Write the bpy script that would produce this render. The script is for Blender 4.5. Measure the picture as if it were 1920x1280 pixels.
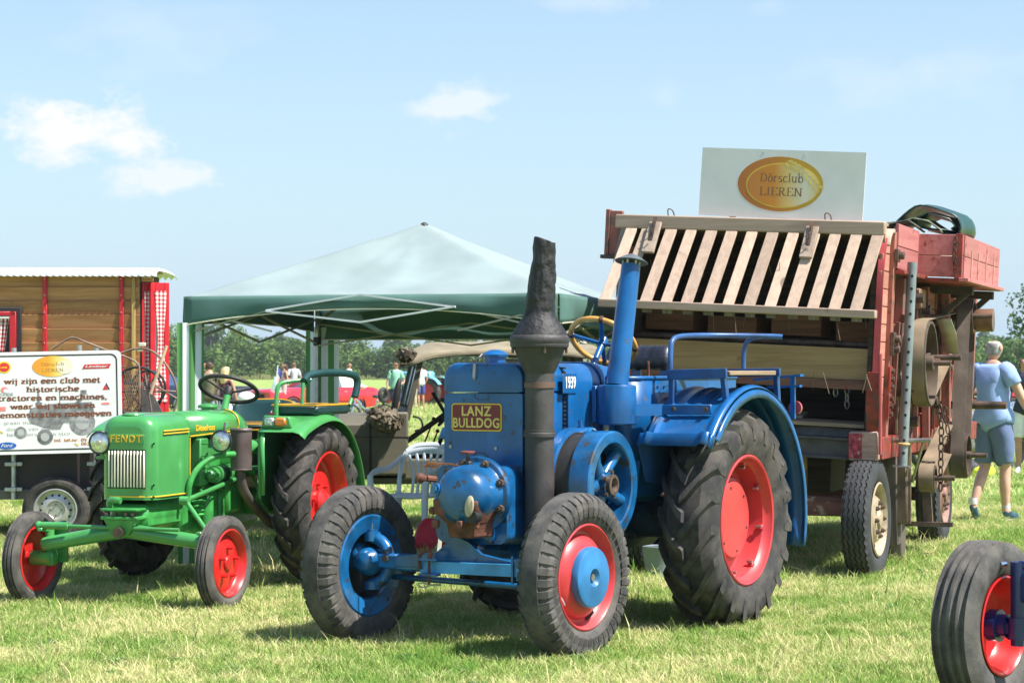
import bpy, bmesh, math, random
from mathutils import Matrix, Vector, Euler, noise
for _o in list(bpy.data.objects):
    bpy.data.objects.remove(_o)
S = bpy.context.scene
COL = S.collection
R = math.radians
PI = math.pi
rnd = random.Random(7)

# ------------------------------------------------------------------ camera, sky, sun, exposure
CAM_H = 1.575
HOR = 690.0            # horizon row of the 1920x1280 photograph
FPX = 4000.0
cd = bpy.data.cameras.new('camera')
cam = bpy.data.objects.new('camera', cd)
COL.objects.link(cam)
cd.lens = 75.0
cd.sensor_width = 36.0
cd.clip_start = 0.3
cd.clip_end = 6000
cam.location = (0, 0, CAM_H)
cam.rotation_euler = (R(90) + math.atan((HOR - 640) / FPX), 0, 0)
cd.dof.use_dof = True
cd.dof.focus_distance = 12.4
cd.dof.aperture_fstop = 9.0
S.camera = cam

SUN_EL = R(56)
SUN_V = Vector((0.912 * math.cos(SUN_EL), -0.41 * math.cos(SUN_EL), math.sin(SUN_EL)))
sl = bpy.data.lights.new('sun', 'SUN')
sl.energy = 4.8
sl.angle = R(0.53)
sl.color = (1.0, 0.955, 0.88)
sun = bpy.data.objects.new('sun', sl)
COL.objects.link(sun)
sun.rotation_euler = SUN_V.to_track_quat('Z', 'Y').to_euler()
sun.location = (8, -4, 14)

S.view_settings.view_transform = 'Standard'
S.view_settings.look = 'None'
S.view_settings.exposure = 0.98
S.view_settings.gamma = 1.0
S.view_settings.use_curve_mapping = False
S.render.engine = 'CYCLES'
S.cycles.max_bounces = 6
S.cycles.transparent_max_bounces = 8
S.cycles.use_denoising = True

def sky_dir(px, py):
    v = Vector(((px - 960) / FPX, 1.0, (HOR - py) / FPX))
    return v.normalized()

def make_world():
    w = bpy.data.worlds.new('World')
    S.world = w
    w.use_nodes = True
    nt = w.node_tree
    nt.nodes.clear()
    N = nt.nodes.new
    L = nt.links.new
    out = N('ShaderNodeOutputWorld')
    bg = N('ShaderNodeBackground')
    bg.inputs['Strength'].default_value = 0.095
    L(bg.outputs[0], out.inputs[0])
    sky = N('ShaderNodeTexSky')
    sky.sky_type = 'NISHITA'
    sky.sun_disc = False
    sky.sun_elevation = SUN_EL
    sky.sun_rotation = math.atan2(SUN_V.x, SUN_V.y)
    sky.altitude = 10
    sky.air_density = 1.1
    sky.dust_density = 0.8
    sky.ozone_density = 2.2
    tc = N('ShaderNodeTexCoord')
    # clouds: a few soft patches at fixed directions of the sky plus thin cirrus everywhere
    def math_n(op, a, b=None, clamp=False):
        m = N('ShaderNodeMath'); m.operation = op; m.use_clamp = clamp
        for i, x in enumerate((a, b)):
            if x is None: continue
            if isinstance(x, (int, float)): m.inputs[i].default_value = x
            else: L(x, m.inputs[i])
        return m.outputs[0]
    nz = N('ShaderNodeTexNoise'); nz.inputs['Scale'].default_value = 36; nz.inputs['Detail'].default_value = 8
    nz.inputs['Roughness'].default_value = 0.62
    mp = N('ShaderNodeMapping'); mp.inputs['Scale'].default_value = (1, 1, 1.7)
    L(tc.outputs['Generated'], mp.inputs[0]); L(mp.outputs[0], nz.inputs[0])
    total = None
    for px, py, rx, ry, dens in ((140, 244, 235, 66, 1.0), (310, 330, 135, 40, .7), (868, 196, 95, 42, .62), (1700, 150, 270, 60, .34),
                           (1850, 118, 160, 40, .3), (300, 60, 190, 90, .26), (1100, 2, 170, 26, .42), (1440, 8, 60, 24, .3), (1244, 182, 40, 34, .25), (40, 190, 80, 24, .2), (845, 255, 22, 14, .25),
                           (-500, 150, 300, 80, .9), (2400, 180, 300, 70, .9), (2900, 40, 260, 60, .8), (-1100, 60, 260, 90, .8)):
        d = sky_dir(px, py)
        sub = N('ShaderNodeVectorMath'); sub.operation = 'SUBTRACT'
        L(tc.outputs['Generated'], sub.inputs[0]); sub.inputs[1].default_value = d
        sc = N('ShaderNodeVectorMath'); sc.operation = 'MULTIPLY'
        L(sub.outputs[0], sc.inputs[0]); sc.inputs[1].default_value = (FPX / rx, FPX / rx, FPX / ry)
        ln = N('ShaderNodeVectorMath'); ln.operation = 'LENGTH'; L(sc.outputs[0], ln.inputs[0])
        core = math_n('SUBTRACT', 1.0, ln.outputs['Value'])
        n2 = math_n('MULTIPLY', math_n('SUBTRACT', nz.outputs[0], 0.5), 4.2 if dens > .6 else 3.0)
        s = math_n('ADD', core, n2)
        s = math_n('MULTIPLY', s, 1.25 if dens > .6 else 0.65, True)
        edge = math_n('MULTIPLY', math_n('SUBTRACT', 1.5, ln.outputs['Value']), 1.8, True)
        s = math_n('MULTIPLY', math_n('MULTIPLY', s, edge), dens)
        total = s if total is None else math_n('MAXIMUM', total, s)
    # horizon whitening by air: follows the elevation only
    sep = N('ShaderNodeSeparateXYZ'); L(tc.outputs['Generated'], sep.inputs[0])
    hz = math_n('POWER', math_n('SUBTRACT', 1.0, math_n('ABSOLUTE', sep.outputs[2]), True), 7.0)
    mix0 = N('ShaderNodeMix'); mix0.data_type = 'RGBA'
    L(math_n('MULTIPLY', hz, 0.92), mix0.inputs[0]); L(sky.outputs[0], mix0.inputs[6])
    mix0.inputs[7].default_value = (2.75, 3.98, 5.2, 1)
    mix = N('ShaderNodeMix'); mix.data_type = 'RGBA'
    L(total, mix.inputs[0]); L(mix0.outputs[2], mix.inputs[6])
    mix.inputs[7].default_value = (5.35, 5.45, 5.6, 1)
    L(mix.outputs[2], bg.inputs[0])
make_world()

# ------------------------------------------------------------------ materials
MATS = {}
def principled(name):
    m = bpy.data.materials.new(name)
    m.use_nodes = True
    nt = m.node_tree
    b = nt.nodes.get('Principled BSDF')
    return m, nt, b

def mat(name, col, rough=0.5, metal=0.0, var=0.12, vscale=6.0, bump=0.0, bscale=60.0, coat=0.0,
        wear=0.0, wearcol=(0.2, 0.1, 0.06), wscale=9.0, dust=0.0, dustcol=(0.30, 0.26, 0.20), stretch=None, spec=0.5, sheen=0.0, streak=0.0, streakcol=(.02, .02, .02)):
    """Painted / worn surface: colour drifting with noise, patches of wear, dust that gathers with a second noise, fine relief."""
    if name in MATS: return MATS[name]
    m, nt, b = principled(name)
    N = nt.nodes.new; L = nt.links.new
    tc = N('ShaderNodeTexCoord')
    src = tc.outputs['Object']
    if stretch:
        mp = N('ShaderNodeMapping'); mp.inputs['Scale'].default_value = stretch; L(src, mp.inputs[0]); src = mp.outputs[0]
    n1 = N('ShaderNodeTexNoise'); n1.inputs['Scale'].default_value = vscale; n1.inputs['Detail'].default_value = 5; L(src, n1.inputs[0])
    r1 = N('ShaderNodeValToRGB')
    c = Vector(col)
    lo = [max(0, x * (1 - var * 1.6)) for x in c]; hi = [min(1, x * (1 + var * 1.6)) for x in c]
    r1.color_ramp.elements[0].position = 0.3; r1.color_ramp.elements[0].color = (*lo, 1)
    r1.color_ramp.elements[1].position = 0.7; r1.color_ramp.elements[1].color = (*hi, 1)
    L(n1.outputs[0], r1.inputs[0])
    cur = r1.outputs[0]
    oi = N('ShaderNodeObjectInfo')
    rn = N('ShaderNodeMapRange'); rn.inputs[3].default_value = 1 - var * .55; rn.inputs[4].default_value = 1 + var * .55
    L(oi.outputs['Random'], rn.inputs[0])
    def mixn(fac, a, col2):
        x = N('ShaderNodeMix'); x.data_type = 'RGBA'
        L(fac, x.inputs[0]); L(a, x.inputs[6])
        x.inputs[7].default_value = (*col2, 1)
        return x.outputs[2]
    vm = N('ShaderNodeVectorMath'); vm.operation = 'SCALE'; L(cur, vm.inputs[0]); L(rn.outputs[0], vm.inputs['Scale']); cur = vm.outputs[0]
    rough_out = None
    def mask(scale, thr, soft, detail=9):
        n = N('ShaderNodeTexNoise'); n.inputs['Scale'].default_value = scale; n.inputs['Detail'].default_value = detail; n.inputs['Roughness'].default_value = .68
        L(src, n.inputs[0])
        mr = N('ShaderNodeMapRange'); mr.inputs[1].default_value = thr; mr.inputs[2].default_value = thr + soft
        L(n.outputs[0], mr.inputs[0]); return mr.outputs[0]
    if dust > 0:
        f = mask(vscale * 1.7, 0.62 - dust * .35, 0.35)
        k = N('ShaderNodeMath'); k.operation = 'MULTIPLY'; k.inputs[1].default_value = min(1, dust * 1.3); L(f, k.inputs[0])
        cur = mixn(k.outputs[0], cur, dustcol)
    if streak > 0:
        mp2 = N('ShaderNodeMapping'); mp2.inputs['Scale'].default_value = (34, 34, 1.6); L(tc.outputs['Object'], mp2.inputs[0])
        n3 = N('ShaderNodeTexNoise'); n3.inputs['Scale'].default_value = 1; n3.inputs['Detail'].default_value = 4; L(mp2.outputs[0], n3.inputs[0])
        mr3 = N('ShaderNodeMapRange'); mr3.inputs[1].default_value = .58; mr3.inputs[2].default_value = .80; mr3.inputs[4].default_value = streak; L(n3.outputs[0], mr3.inputs[0])
        cur = mixn(mr3.outputs[0], cur, streakcol)
    if wear > 0:
        f = mask(wscale, 0.70 - wear * .3, 0.05)
        cur = mixn(f, cur, wearcol)
        mr = N('ShaderNodeMapRange'); mr.inputs[3].default_value = rough; mr.inputs[4].default_value = min(1, rough + .35); L(f, mr.inputs[0]); rough_out = mr.outputs[0]
    L(cur, b.inputs['Base Color'])
    b.inputs['Metallic'].default_value = metal
    b.inputs['Specular IOR Level'].default_value = spec
    if rough_out is None:
        mr = N('ShaderNodeMapRange'); mr.inputs[3].default_value = max(0, rough - .08); mr.inputs[4].default_value = min(1, rough + .1); L(n1.outputs[0], mr.inputs[0]); rough_out = mr.outputs[0]
    L(rough_out, b.inputs['Roughness'])
    if coat: b.inputs['Coat Weight'].default_value = coat; b.inputs['Coat Roughness'].default_value = 0.12
    if sheen: b.inputs['Sheen Weight'].default_value = sheen
    if bump > 0:
        nb = N('ShaderNodeTexNoise'); nb.inputs['Scale'].default_value = bscale; nb.inputs['Detail'].default_value = 6; L(src, nb.inputs[0])
        bp = N('ShaderNodeBump'); bp.inputs['Strength'].default_value = bump; bp.inputs['Distance'].default_value = 0.01
        L(nb.outputs[0], bp.inputs['Height']); L(bp.outputs[0], b.inputs['Normal'])
    MATS[name] = m
    return m

def wood(name, col, dark, axis=0, rough=0.75, scale=1.0, knots=True, wear=None, wearfac=0.0):
    """Grain streaks along one local axis."""
    if name in MATS: return MATS[name]
    m, nt, b = principled(name)
    N = nt.nodes.new; L = nt.links.new
    tc = N('ShaderNodeTexCoord'); oi = N('ShaderNodeObjectInfo')
    add = N('ShaderNodeVectorMath'); add.operation = 'ADD'
    rs = N('ShaderNodeVectorMath'); rs.operation = 'SCALE'; rs.inputs[0].default_value = (3.1, 5.7, 7.3); L(oi.outputs['Random'], rs.inputs['Scale'])
    L(tc.outputs['Object'], add.inputs[0]); L(rs.outputs[0], add.inputs[1])
    mp = N('ShaderNodeMapping'); sc = [26 * scale] * 3; sc[axis] = 1.6 * scale; mp.inputs['Scale'].default_value = sc
    L(add.outputs[0], mp.inputs[0])
    n = N('ShaderNodeTexNoise'); n.inputs['Scale'].default_value = 1.0; n.inputs['Detail'].default_value = 6; n.inputs['Roughness'].default_value = .65; n.inputs['Distortion'].default_value = .6
    L(mp.outputs[0], n.inputs[0])
    r = N('ShaderNodeValToRGB'); r.color_ramp.elements[0].position = .32; r.color_ramp.elements[0].color = (*dark, 1)
    r.color_ramp.elements[1].position = .62; r.color_ramp.elements[1].color = (*col, 1)
    L(n.outputs[0], r.inputs[0]); cur = r.outputs[0]
    rn = N('ShaderNodeMapRange'); rn.inputs[3].default_value = .78; rn.inputs[4].default_value = 1.18; L(oi.outputs['Random'], rn.inputs[0])
    vm = N('ShaderNodeVectorMath'); vm.operation = 'SCALE'; L(cur, vm.inputs[0]); L(rn.outputs[0], vm.inputs['Scale']); cur = vm.outputs[0]
    if knots:
        v = N('ShaderNodeTexNoise'); v.inputs['Scale'].default_value = 7 * scale; v.inputs['Detail'].default_value = 2; L(add.outputs[0], v.inputs[0])
        mr = N('ShaderNodeMapRange'); mr.inputs[1].default_value = .70; mr.inputs[2].default_value = .76; L(v.outputs[0], mr.inputs[0])
        x = N('ShaderNodeMix'); x.data_type = 'RGBA'; L(mr.outputs[0], x.inputs[0]); L(cur, x.inputs[6]); x.inputs[7].default_value = (*[d * .6 for d in dark], 1); cur = x.outputs[2]
    if wear:
        v = N('ShaderNodeTexNoise'); v.inputs['Scale'].default_value = 9; v.inputs['Detail'].default_value = 9; v.inputs['Roughness'].default_value = .7; L(add.outputs[0], v.inputs[0])
        mr = N('ShaderNodeMapRange'); mr.inputs[1].default_value = .62 - wearfac * .3; mr.inputs[2].default_value = .68 - wearfac * .3; L(v.outputs[0], mr.inputs[0])
        x = N('ShaderNodeMix'); x.data_type = 'RGBA'; L(mr.outputs[0], x.inputs[0]); L(cur, x.inputs[6]); x.inputs[7].default_value = (*wear, 1); cur = x.outputs[2]
    L(cur, b.inputs['Base Color']); b.inputs['Roughness'].default_value = rough
    bp = N('ShaderNodeBump'); bp.inputs['Strength'].default_value = .35; bp.inputs['Distance'].default_value = .004
    L(n.outputs[0], bp.inputs['Height']); L(bp.outputs[0], b.inputs['Normal'])
    MATS[name] = m
    return m

def glass(name, col=(0.75, 0.85, 0.9), rough=0.03, alpha=0.35):
    if name in MATS: return MATS[name]
    m, nt, b = principled(name)
    b.inputs['Base Color'].default_value = (*col, 1)
    b.inputs['Roughness'].default_value = rough
    b.inputs['Alpha'].default_value = alpha
    b.inputs['Specular IOR Level'].default_value = 1.0
    MATS[name] = m
    return m

# ------------------------------------------------------------------ mesh builder
def rotm(axis_from, axis_to):
    return Vector(axis_from).rotation_difference(Vector(axis_to)).to_matrix().to_4x4()

class MB:
    def __init__(s):
        s.v = []; s.f = []; s.mi = []; s.cur = 0; s.M = None
    def add(s, vs, fs):
        o = len(s.v)
        if s.M is not None: vs = [s.M @ Vector(p) for p in vs]
        s.v.extend(tuple(p) for p in vs)
        s.f.extend(tuple(i + o for i in f) for f in fs)
        s.mi.extend([s.cur] * len(fs))
        return s
    def box(s, c, d, rot=None, ch=0.0):
        hx, hy, hz = d[0] / 2, d[1] / 2, d[2] / 2
        ch = min(ch, hx * .9, hy * .9, hz * .9)
        if ch <= 0:
            vs = [Vector((x * hx, y * hy, z * hz)) for x in (-1, 1) for y in (-1, 1) for z in (-1, 1)]
            fs = [(0, 1, 3, 2), (4, 6, 7, 5), (0, 4, 5, 1), (2, 3, 7, 6), (0, 2, 6, 4), (1, 5, 7, 3)]
        else:
            vs = []; idx = {}
            for x in (-1, 1):
                for y in (-1, 1):
                    for z in (-1, 1):
                        for k in range(3):
                            p = [x * (hx - ch), y * (hy - ch), z * (hz - ch)]
                            p[k] = (x * hx, y * hy, z * hz)[k]
                            idx[(x, y, z, k)] = len(vs); vs.append(Vector(p))
            fs = []
            I = idx
            for k in range(3):
                a, b_ = [q for q in range(3) if q != k]
                for sg in (-1, 1):
                    loop = []
                    for u, w in ((-1, -1), (1, -1), (1, 1), (-1, 1)):
                        q = [0, 0, 0]; q[k] = sg; q[a] = u; q[b_] = w
                        loop.append(I[(*q, k)])
                    fs.append(tuple(loop))
            for k in range(3):
                a, b_ = [q for q in range(3) if q != k]
                for u in (-1, 1):
                    for w in (-1, 1):
                        q0 = [0, 0, 0]; q0[k] = -1; q0[a] = u; q0[b_] = w
                        q1 = list(q0); q1[k] = 1
                        fs.append((I[(*q0, a)], I[(*q1, a)], I[(*q1, b_)], I[(*q0, b_)]))
            for x in (-1, 1):
                for y in (-1, 1):
                    for z in (-1, 1):
                        fs.append(tuple(I[(x, y, z, k)] for k in range(3)))
        m = Matrix.Translation(Vector(c))
        if rot is not None:
            m = m @ (rot if isinstance(rot, Matrix) else Euler(rot).to_matrix().to_4x4())
        return s.add([m @ v for v in vs], fs)
    def bar(s, p0, p1, w, h, up=(0, 0, 1), ch=0.0):
        p0 = Vector(p0); p1 = Vector(p1)
        x = (p1 - p0); ln = x.length; x.normalize()
        u = Vector(up)
        if abs(x.dot(u)) > .98: u = Vector((1, 0, 0))
        y = u.cross(x).normalized(); z = x.cross(y)
        m = Matrix((x, y, z)).transposed().to_4x4()
        return s.box((p0 + p1) / 2, (ln, w, h), m, ch)
    def tube(s, pts, r, n=10, closed=False, caps=True, squash=1.0):
        pts = [Vector(p) for p in pts]
        k = len(pts)
        rs = r if isinstance(r, (list, tuple)) else [r] * k
        vs = []; fs = []
        t0 = (pts[1] - pts[0]).normalized()
        a = Vector((0, 0, 1)) if abs(t0.z) < .9 else Vector((1, 0, 0))
        nrm = (a - t0 * a.dot(t0)).normalized()
        for i in range(k):
            if closed: t = (pts[(i + 1) % k] - pts[i - 1]).normalized()
            elif i == 0: t = t0
            elif i == k - 1: t = (pts[-1] - pts[-2]).normalized()
            else: t = ((pts[i + 1] - pts[i]).normalized() + (pts[i] - pts[i - 1]).normalized()).normalized()
            nrm = (nrm - t * nrm.dot(t)).normalized()
            bn = t.cross(nrm)
            for j in range(n):
                an = 2 * PI * j / n
                vs.append(pts[i] + (nrm * math.cos(an) + bn * math.sin(an) * squash) * rs[i])
        for i in range(k if closed else k - 1):
            for j in range(n):
                i2 = (i + 1) % k; j2 = (j + 1) % n
                fs.append((i * n + j, i * n + j2, i2 * n + j2, i2 * n + j))
        if caps and not closed:
            fs.append(tuple(range(n - 1, -1, -1)))
            fs.append(tuple((k - 1) * n + j for j in range(n)))
        return s.add(vs, fs)
    def lathe(s, prof, n=32, M=None, cap=False, wob=None):
        """prof: (r, h) around +z; M places it."""
        vs = []; fs = []
        k = len(prof)
        for i in range(n):
            a = 2 * PI * i / n
            for j, (r, h) in enumerate(prof):
                if wob: r, h = wob(i, j, r, h)
                vs.append(Vector((r * math.cos(a), r * math.sin(a), h)))
        for i in range(n):
            i2 = (i + 1) % n
            for j in range(k - 1):
                q = (i * k + j, i2 * k + j, i2 * k + j + 1, i * k + j + 1)
                fs.append(q)
        if cap:
            fs.append(tuple(i * k for i in range(n - 1, -1, -1)))
            fs.append(tuple(i * k + k - 1 for i in range(n)))
        if M is not None: vs = [M @ v for v in vs]
        return s.add(vs, fs)
    def cyl(s, p0, p1, r, n=20, r1=None):
        p0 = Vector(p0); p1 = Vector(p1); d = p1 - p0
        M = Matrix.Translation(p0) @ rotm((0, 0, 1), d.normalized())
        r1 = r if r1 is None else r1
        return s.lathe([(r, 0), (r1, d.length)], n, M, cap=True)
    def ball(s, c, r, n=16, m=10, M=None):
        rx, ry, rz = r if isinstance(r, (list, tuple)) else (r, r, r)
        vs = [Vector((0, 0, -rz))]; fs = []
        for j in range(1, m):
            t = -PI / 2 + PI * j / m
            for i in range(n):
                a = 2 * PI * i / n
                vs.append(Vector((rx * math.cos(t) * math.cos(a), ry * math.cos(t) * math.sin(a), rz * math.sin(t))))
        vs.append(Vector((0, 0, rz)))
        for i in range(n):
            i2 = (i + 1) % n
            fs.append((0, 1 + i2, 1 + i))
            for j in range(m - 2):
                fs.append((1 + j * n + i, 1 + j * n + i2, 1 + (j + 1) * n + i2, 1 + (j + 1) * n + i))
            fs.append((1 + (m - 2) * n + i, 1 + (m - 2) * n + i2, len(vs) - 1))
        T = Matrix.Translation(Vector(c))
        if M is not None: T = T @ M
        return s.add([T @ v for v in vs], fs)
    def loft(s, rings, caps=True, closed=True):
        k = len(rings[0]); vs = [p for r in rings for p in r]; fs = []
        for i in range(len(rings) - 1):
            for j in range(k if closed else k - 1):
                j2 = (j + 1) % k
                fs.append((i * k + j, i * k + j2, (i + 1) * k + j2, (i + 1) * k + j))
        if caps and closed:
            fs.append(tuple(range(k - 1, -1, -1))); o = (len(rings) - 1) * k
            fs.append(tuple(o + j for j in range(k)))
        return s.add(vs, fs)
    def prism(s, poly, o, u, v, d):
        """polygon (a,b) in plane o + a*u + b*v, extruded along vector d."""
        o = Vector(o); u = Vector(u); v = Vector(v); d = Vector(d)
        k = len(poly)
        vs = [o + u * a + v * b for a, b in poly] + [o + u * a + v * b + d for a, b in poly]
        fs = [tuple(range(k - 1, -1, -1)), tuple(range(k, 2 * k))]
        for i in range(k):
            j = (i + 1) % k
            fs.append((i, j, k + j, k + i))
        return s.add(vs, fs)
    def strip(s, poly, o, u, v, d, th):
        """open polyline in a plane extruded along d, with thickness th along its in-plane normal."""
        n = len(poly); off = []
        for i in range(n):
            a = Vector(poly[max(0, i - 1)]); b = Vector(poly[min(n - 1, i + 1)])
            t = (b - a).normalized(); off.append((poly[i][0] - t[1] * th, poly[i][1] + t[0] * th))
        return s.ribbon(poly, off, o, u, v, d)
    def ribbon(s, A, B, o, u, v, d):
        o = Vector(o); u = Vector(u); v = Vector(v); d = Vector(d); n = len(A)
        P = lambda q, e: o + u * q[0] + v * q[1] + e
        rings = [[P(A[i], Vector()), P(A[i], d), P(B[i], d), P(B[i], Vector())] for i in range(n)]
        return s.loft(rings)
    def grid(s, fn, nu, nv):
        vs = [fn(i / nu, j / nv) for i in range(nu + 1) for j in range(nv + 1)]
        fs = [(i * (nv + 1) + j, (i + 1) * (nv + 1) + j, (i + 1) * (nv + 1) + j + 1, i * (nv + 1) + j + 1) for i in range(nu) for j in range(nv)]
        return s.add(vs, fs)
    def mesh(s, name, mats, smooth=True, angle=38, fix=True):
        me = bpy.data.meshes.new(name)
        me.from_pydata(s.v, [], s.f)
        if not isinstance(mats, (list, tuple)): mats = [mats]
        for m in mats: me.materials.append(m)
        if len(mats) > 1: me.polygons.foreach_set('material_index', s.mi)
        if fix:
            bm = bmesh.new(); bm.from_mesh(me)
            bmesh.ops.recalc_face_normals(bm, faces=bm.faces)
            bm.to_mesh(me); bm.free()
        if smooth:
            me.polygons.foreach_set('use_smooth', [True] * len(me.polygons))
            me.set_sharp_from_angle(angle=R(angle))
        me.update()
        return me
    def build(s, name, mats, parent=None, smooth=True, angle=38, bevel=0, solid=0, sub=0, fix=True):
        me = s.mesh(name, mats, smooth, angle, fix)
        return put(name, me, parent, bevel=bevel, solid=solid, sub=sub)

def put(name, me, parent=None, loc=None, rot=None, bevel=0, solid=0, sub=0):
    o = bpy.data.objects.new(name, me)
    COL.objects.link(o)
    if parent is not None: o.parent = parent
    if loc is not None: o.location = loc
    if rot is not None: o.rotation_euler = rot
    if solid:
        md = o.modifiers.new('solid', 'SOLIDIFY'); md.thickness = solid; md.offset = 0
    if sub:
        md = o.modifiers.new('sub', 'SUBSURF'); md.levels = sub; md.render_levels = sub
    if bevel:
        md = o.modifiers.new('bev', 'BEVEL'); md.width = bevel; md.segments = 2; md.limit_method = 'ANGLE'; md.angle_limit = R(40); md.harden_normals = False
    return o

def tag(o, label, cat, group=None, kind=None):
    o['label'] = label; o['category'] = cat
    if group: o['group'] = group
    if kind: o['kind'] = kind
    return o
def thing(name, label, cat, loc=(0, 0, 0), rot=(0, 0, 0), group=None):
    o = bpy.data.objects.new(name, None); COL.objects.link(o)
    o.empty_display_size = .2
    o.location = loc; o.rotation_euler = rot
    return tag(o, label, cat, group)
def sub(name, parent, loc=(0, 0, 0), rot=(0, 0, 0)):
    o = bpy.data.objects.new(name, None); COL.objects.link(o); o.empty_display_size = .1
    o.parent = parent; o.location = loc; o.rotation_euler = rot
    return o
def copy_tree(o, parent=None):
    kids = [c for c in o.children]
    c = o.copy(); COL.objects.link(c)
    if parent is not None: c.parent = parent
    for k in kids: copy_tree(k, c)
    return c
def heading(th):           # local +x towards the camera, turned th degrees
    return (0, 0, -R(90 + th))
def at(px, depth, z=0.0):
    return Vector(((px - 960) * depth / FPX, depth, z))
def zat(py, depth):
    return CAM_H - (py - HOR) * depth / FPX

_fc = {}
def text_mesh(txt, size, ext=0.0015, bold=0.0, shear=0.0, xs=1.0, align='CENTER', spacing=1.0):
    cu = bpy.data.curves.new('lettering', 'FONT')
    cu.body = txt; cu.size = size; cu.extrude = ext; cu.offset = bold * size; cu.shear = shear
    cu.align_x = align; cu.align_y = 'CENTER'; cu.space_character = spacing; cu.resolution_u = 3
    o = bpy.data.objects.new('tmp', cu); COL.objects.link(o)
    dg = bpy.context.evaluated_depsgraph_get()
    me = bpy.data.meshes.new_from_object(o.evaluated_get(dg))
    bpy.data.objects.remove(o)
    if xs != 1.0:
        me.transform(Matrix.Diagonal((xs, 1, 1, 1)))
    return me
def lettering(txt, size, material, parent, M, name='lettering', **kw):
    """M: matrix taking text plane (x right, y up, z out) to the parent's frame."""
    me = text_mesh(txt, size, **kw)
    me.materials.clear(); me.materials.append(material)
    me.transform(M)
    me.name = name
    return put(name, me, parent)
def plane_m(o, u, v):
    u = Vector(u).normalized(); v = Vector(v).normalized(); n = u.cross(v)
    m = Matrix((u, v, n)).transposed().to_4x4(); m.translation = Vector(o)
    return m
def arc(c, r, a0, a1, n):
    return [(c[0] + r * math.cos(R(a0 + (a1 - a0) * i / n)), c[1] + r * math.sin(R(a0 + (a1 - a0) * i / n))) for i in range(n + 1)]
def smoothpath(pts, it=2):
    pts = [Vector(p) for p in pts]
    for _ in range(it):
        q = [pts[0]]
        for a, b in zip(pts, pts[1:]):
            q += [a * .75 + b * .25, a * .25 + b * .75]
        q.append(pts[-1]); pts = q
    return pts
YAX = Matrix.Rotation(-PI / 2, 4, 'X')     # lathe axis z -> +y
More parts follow.
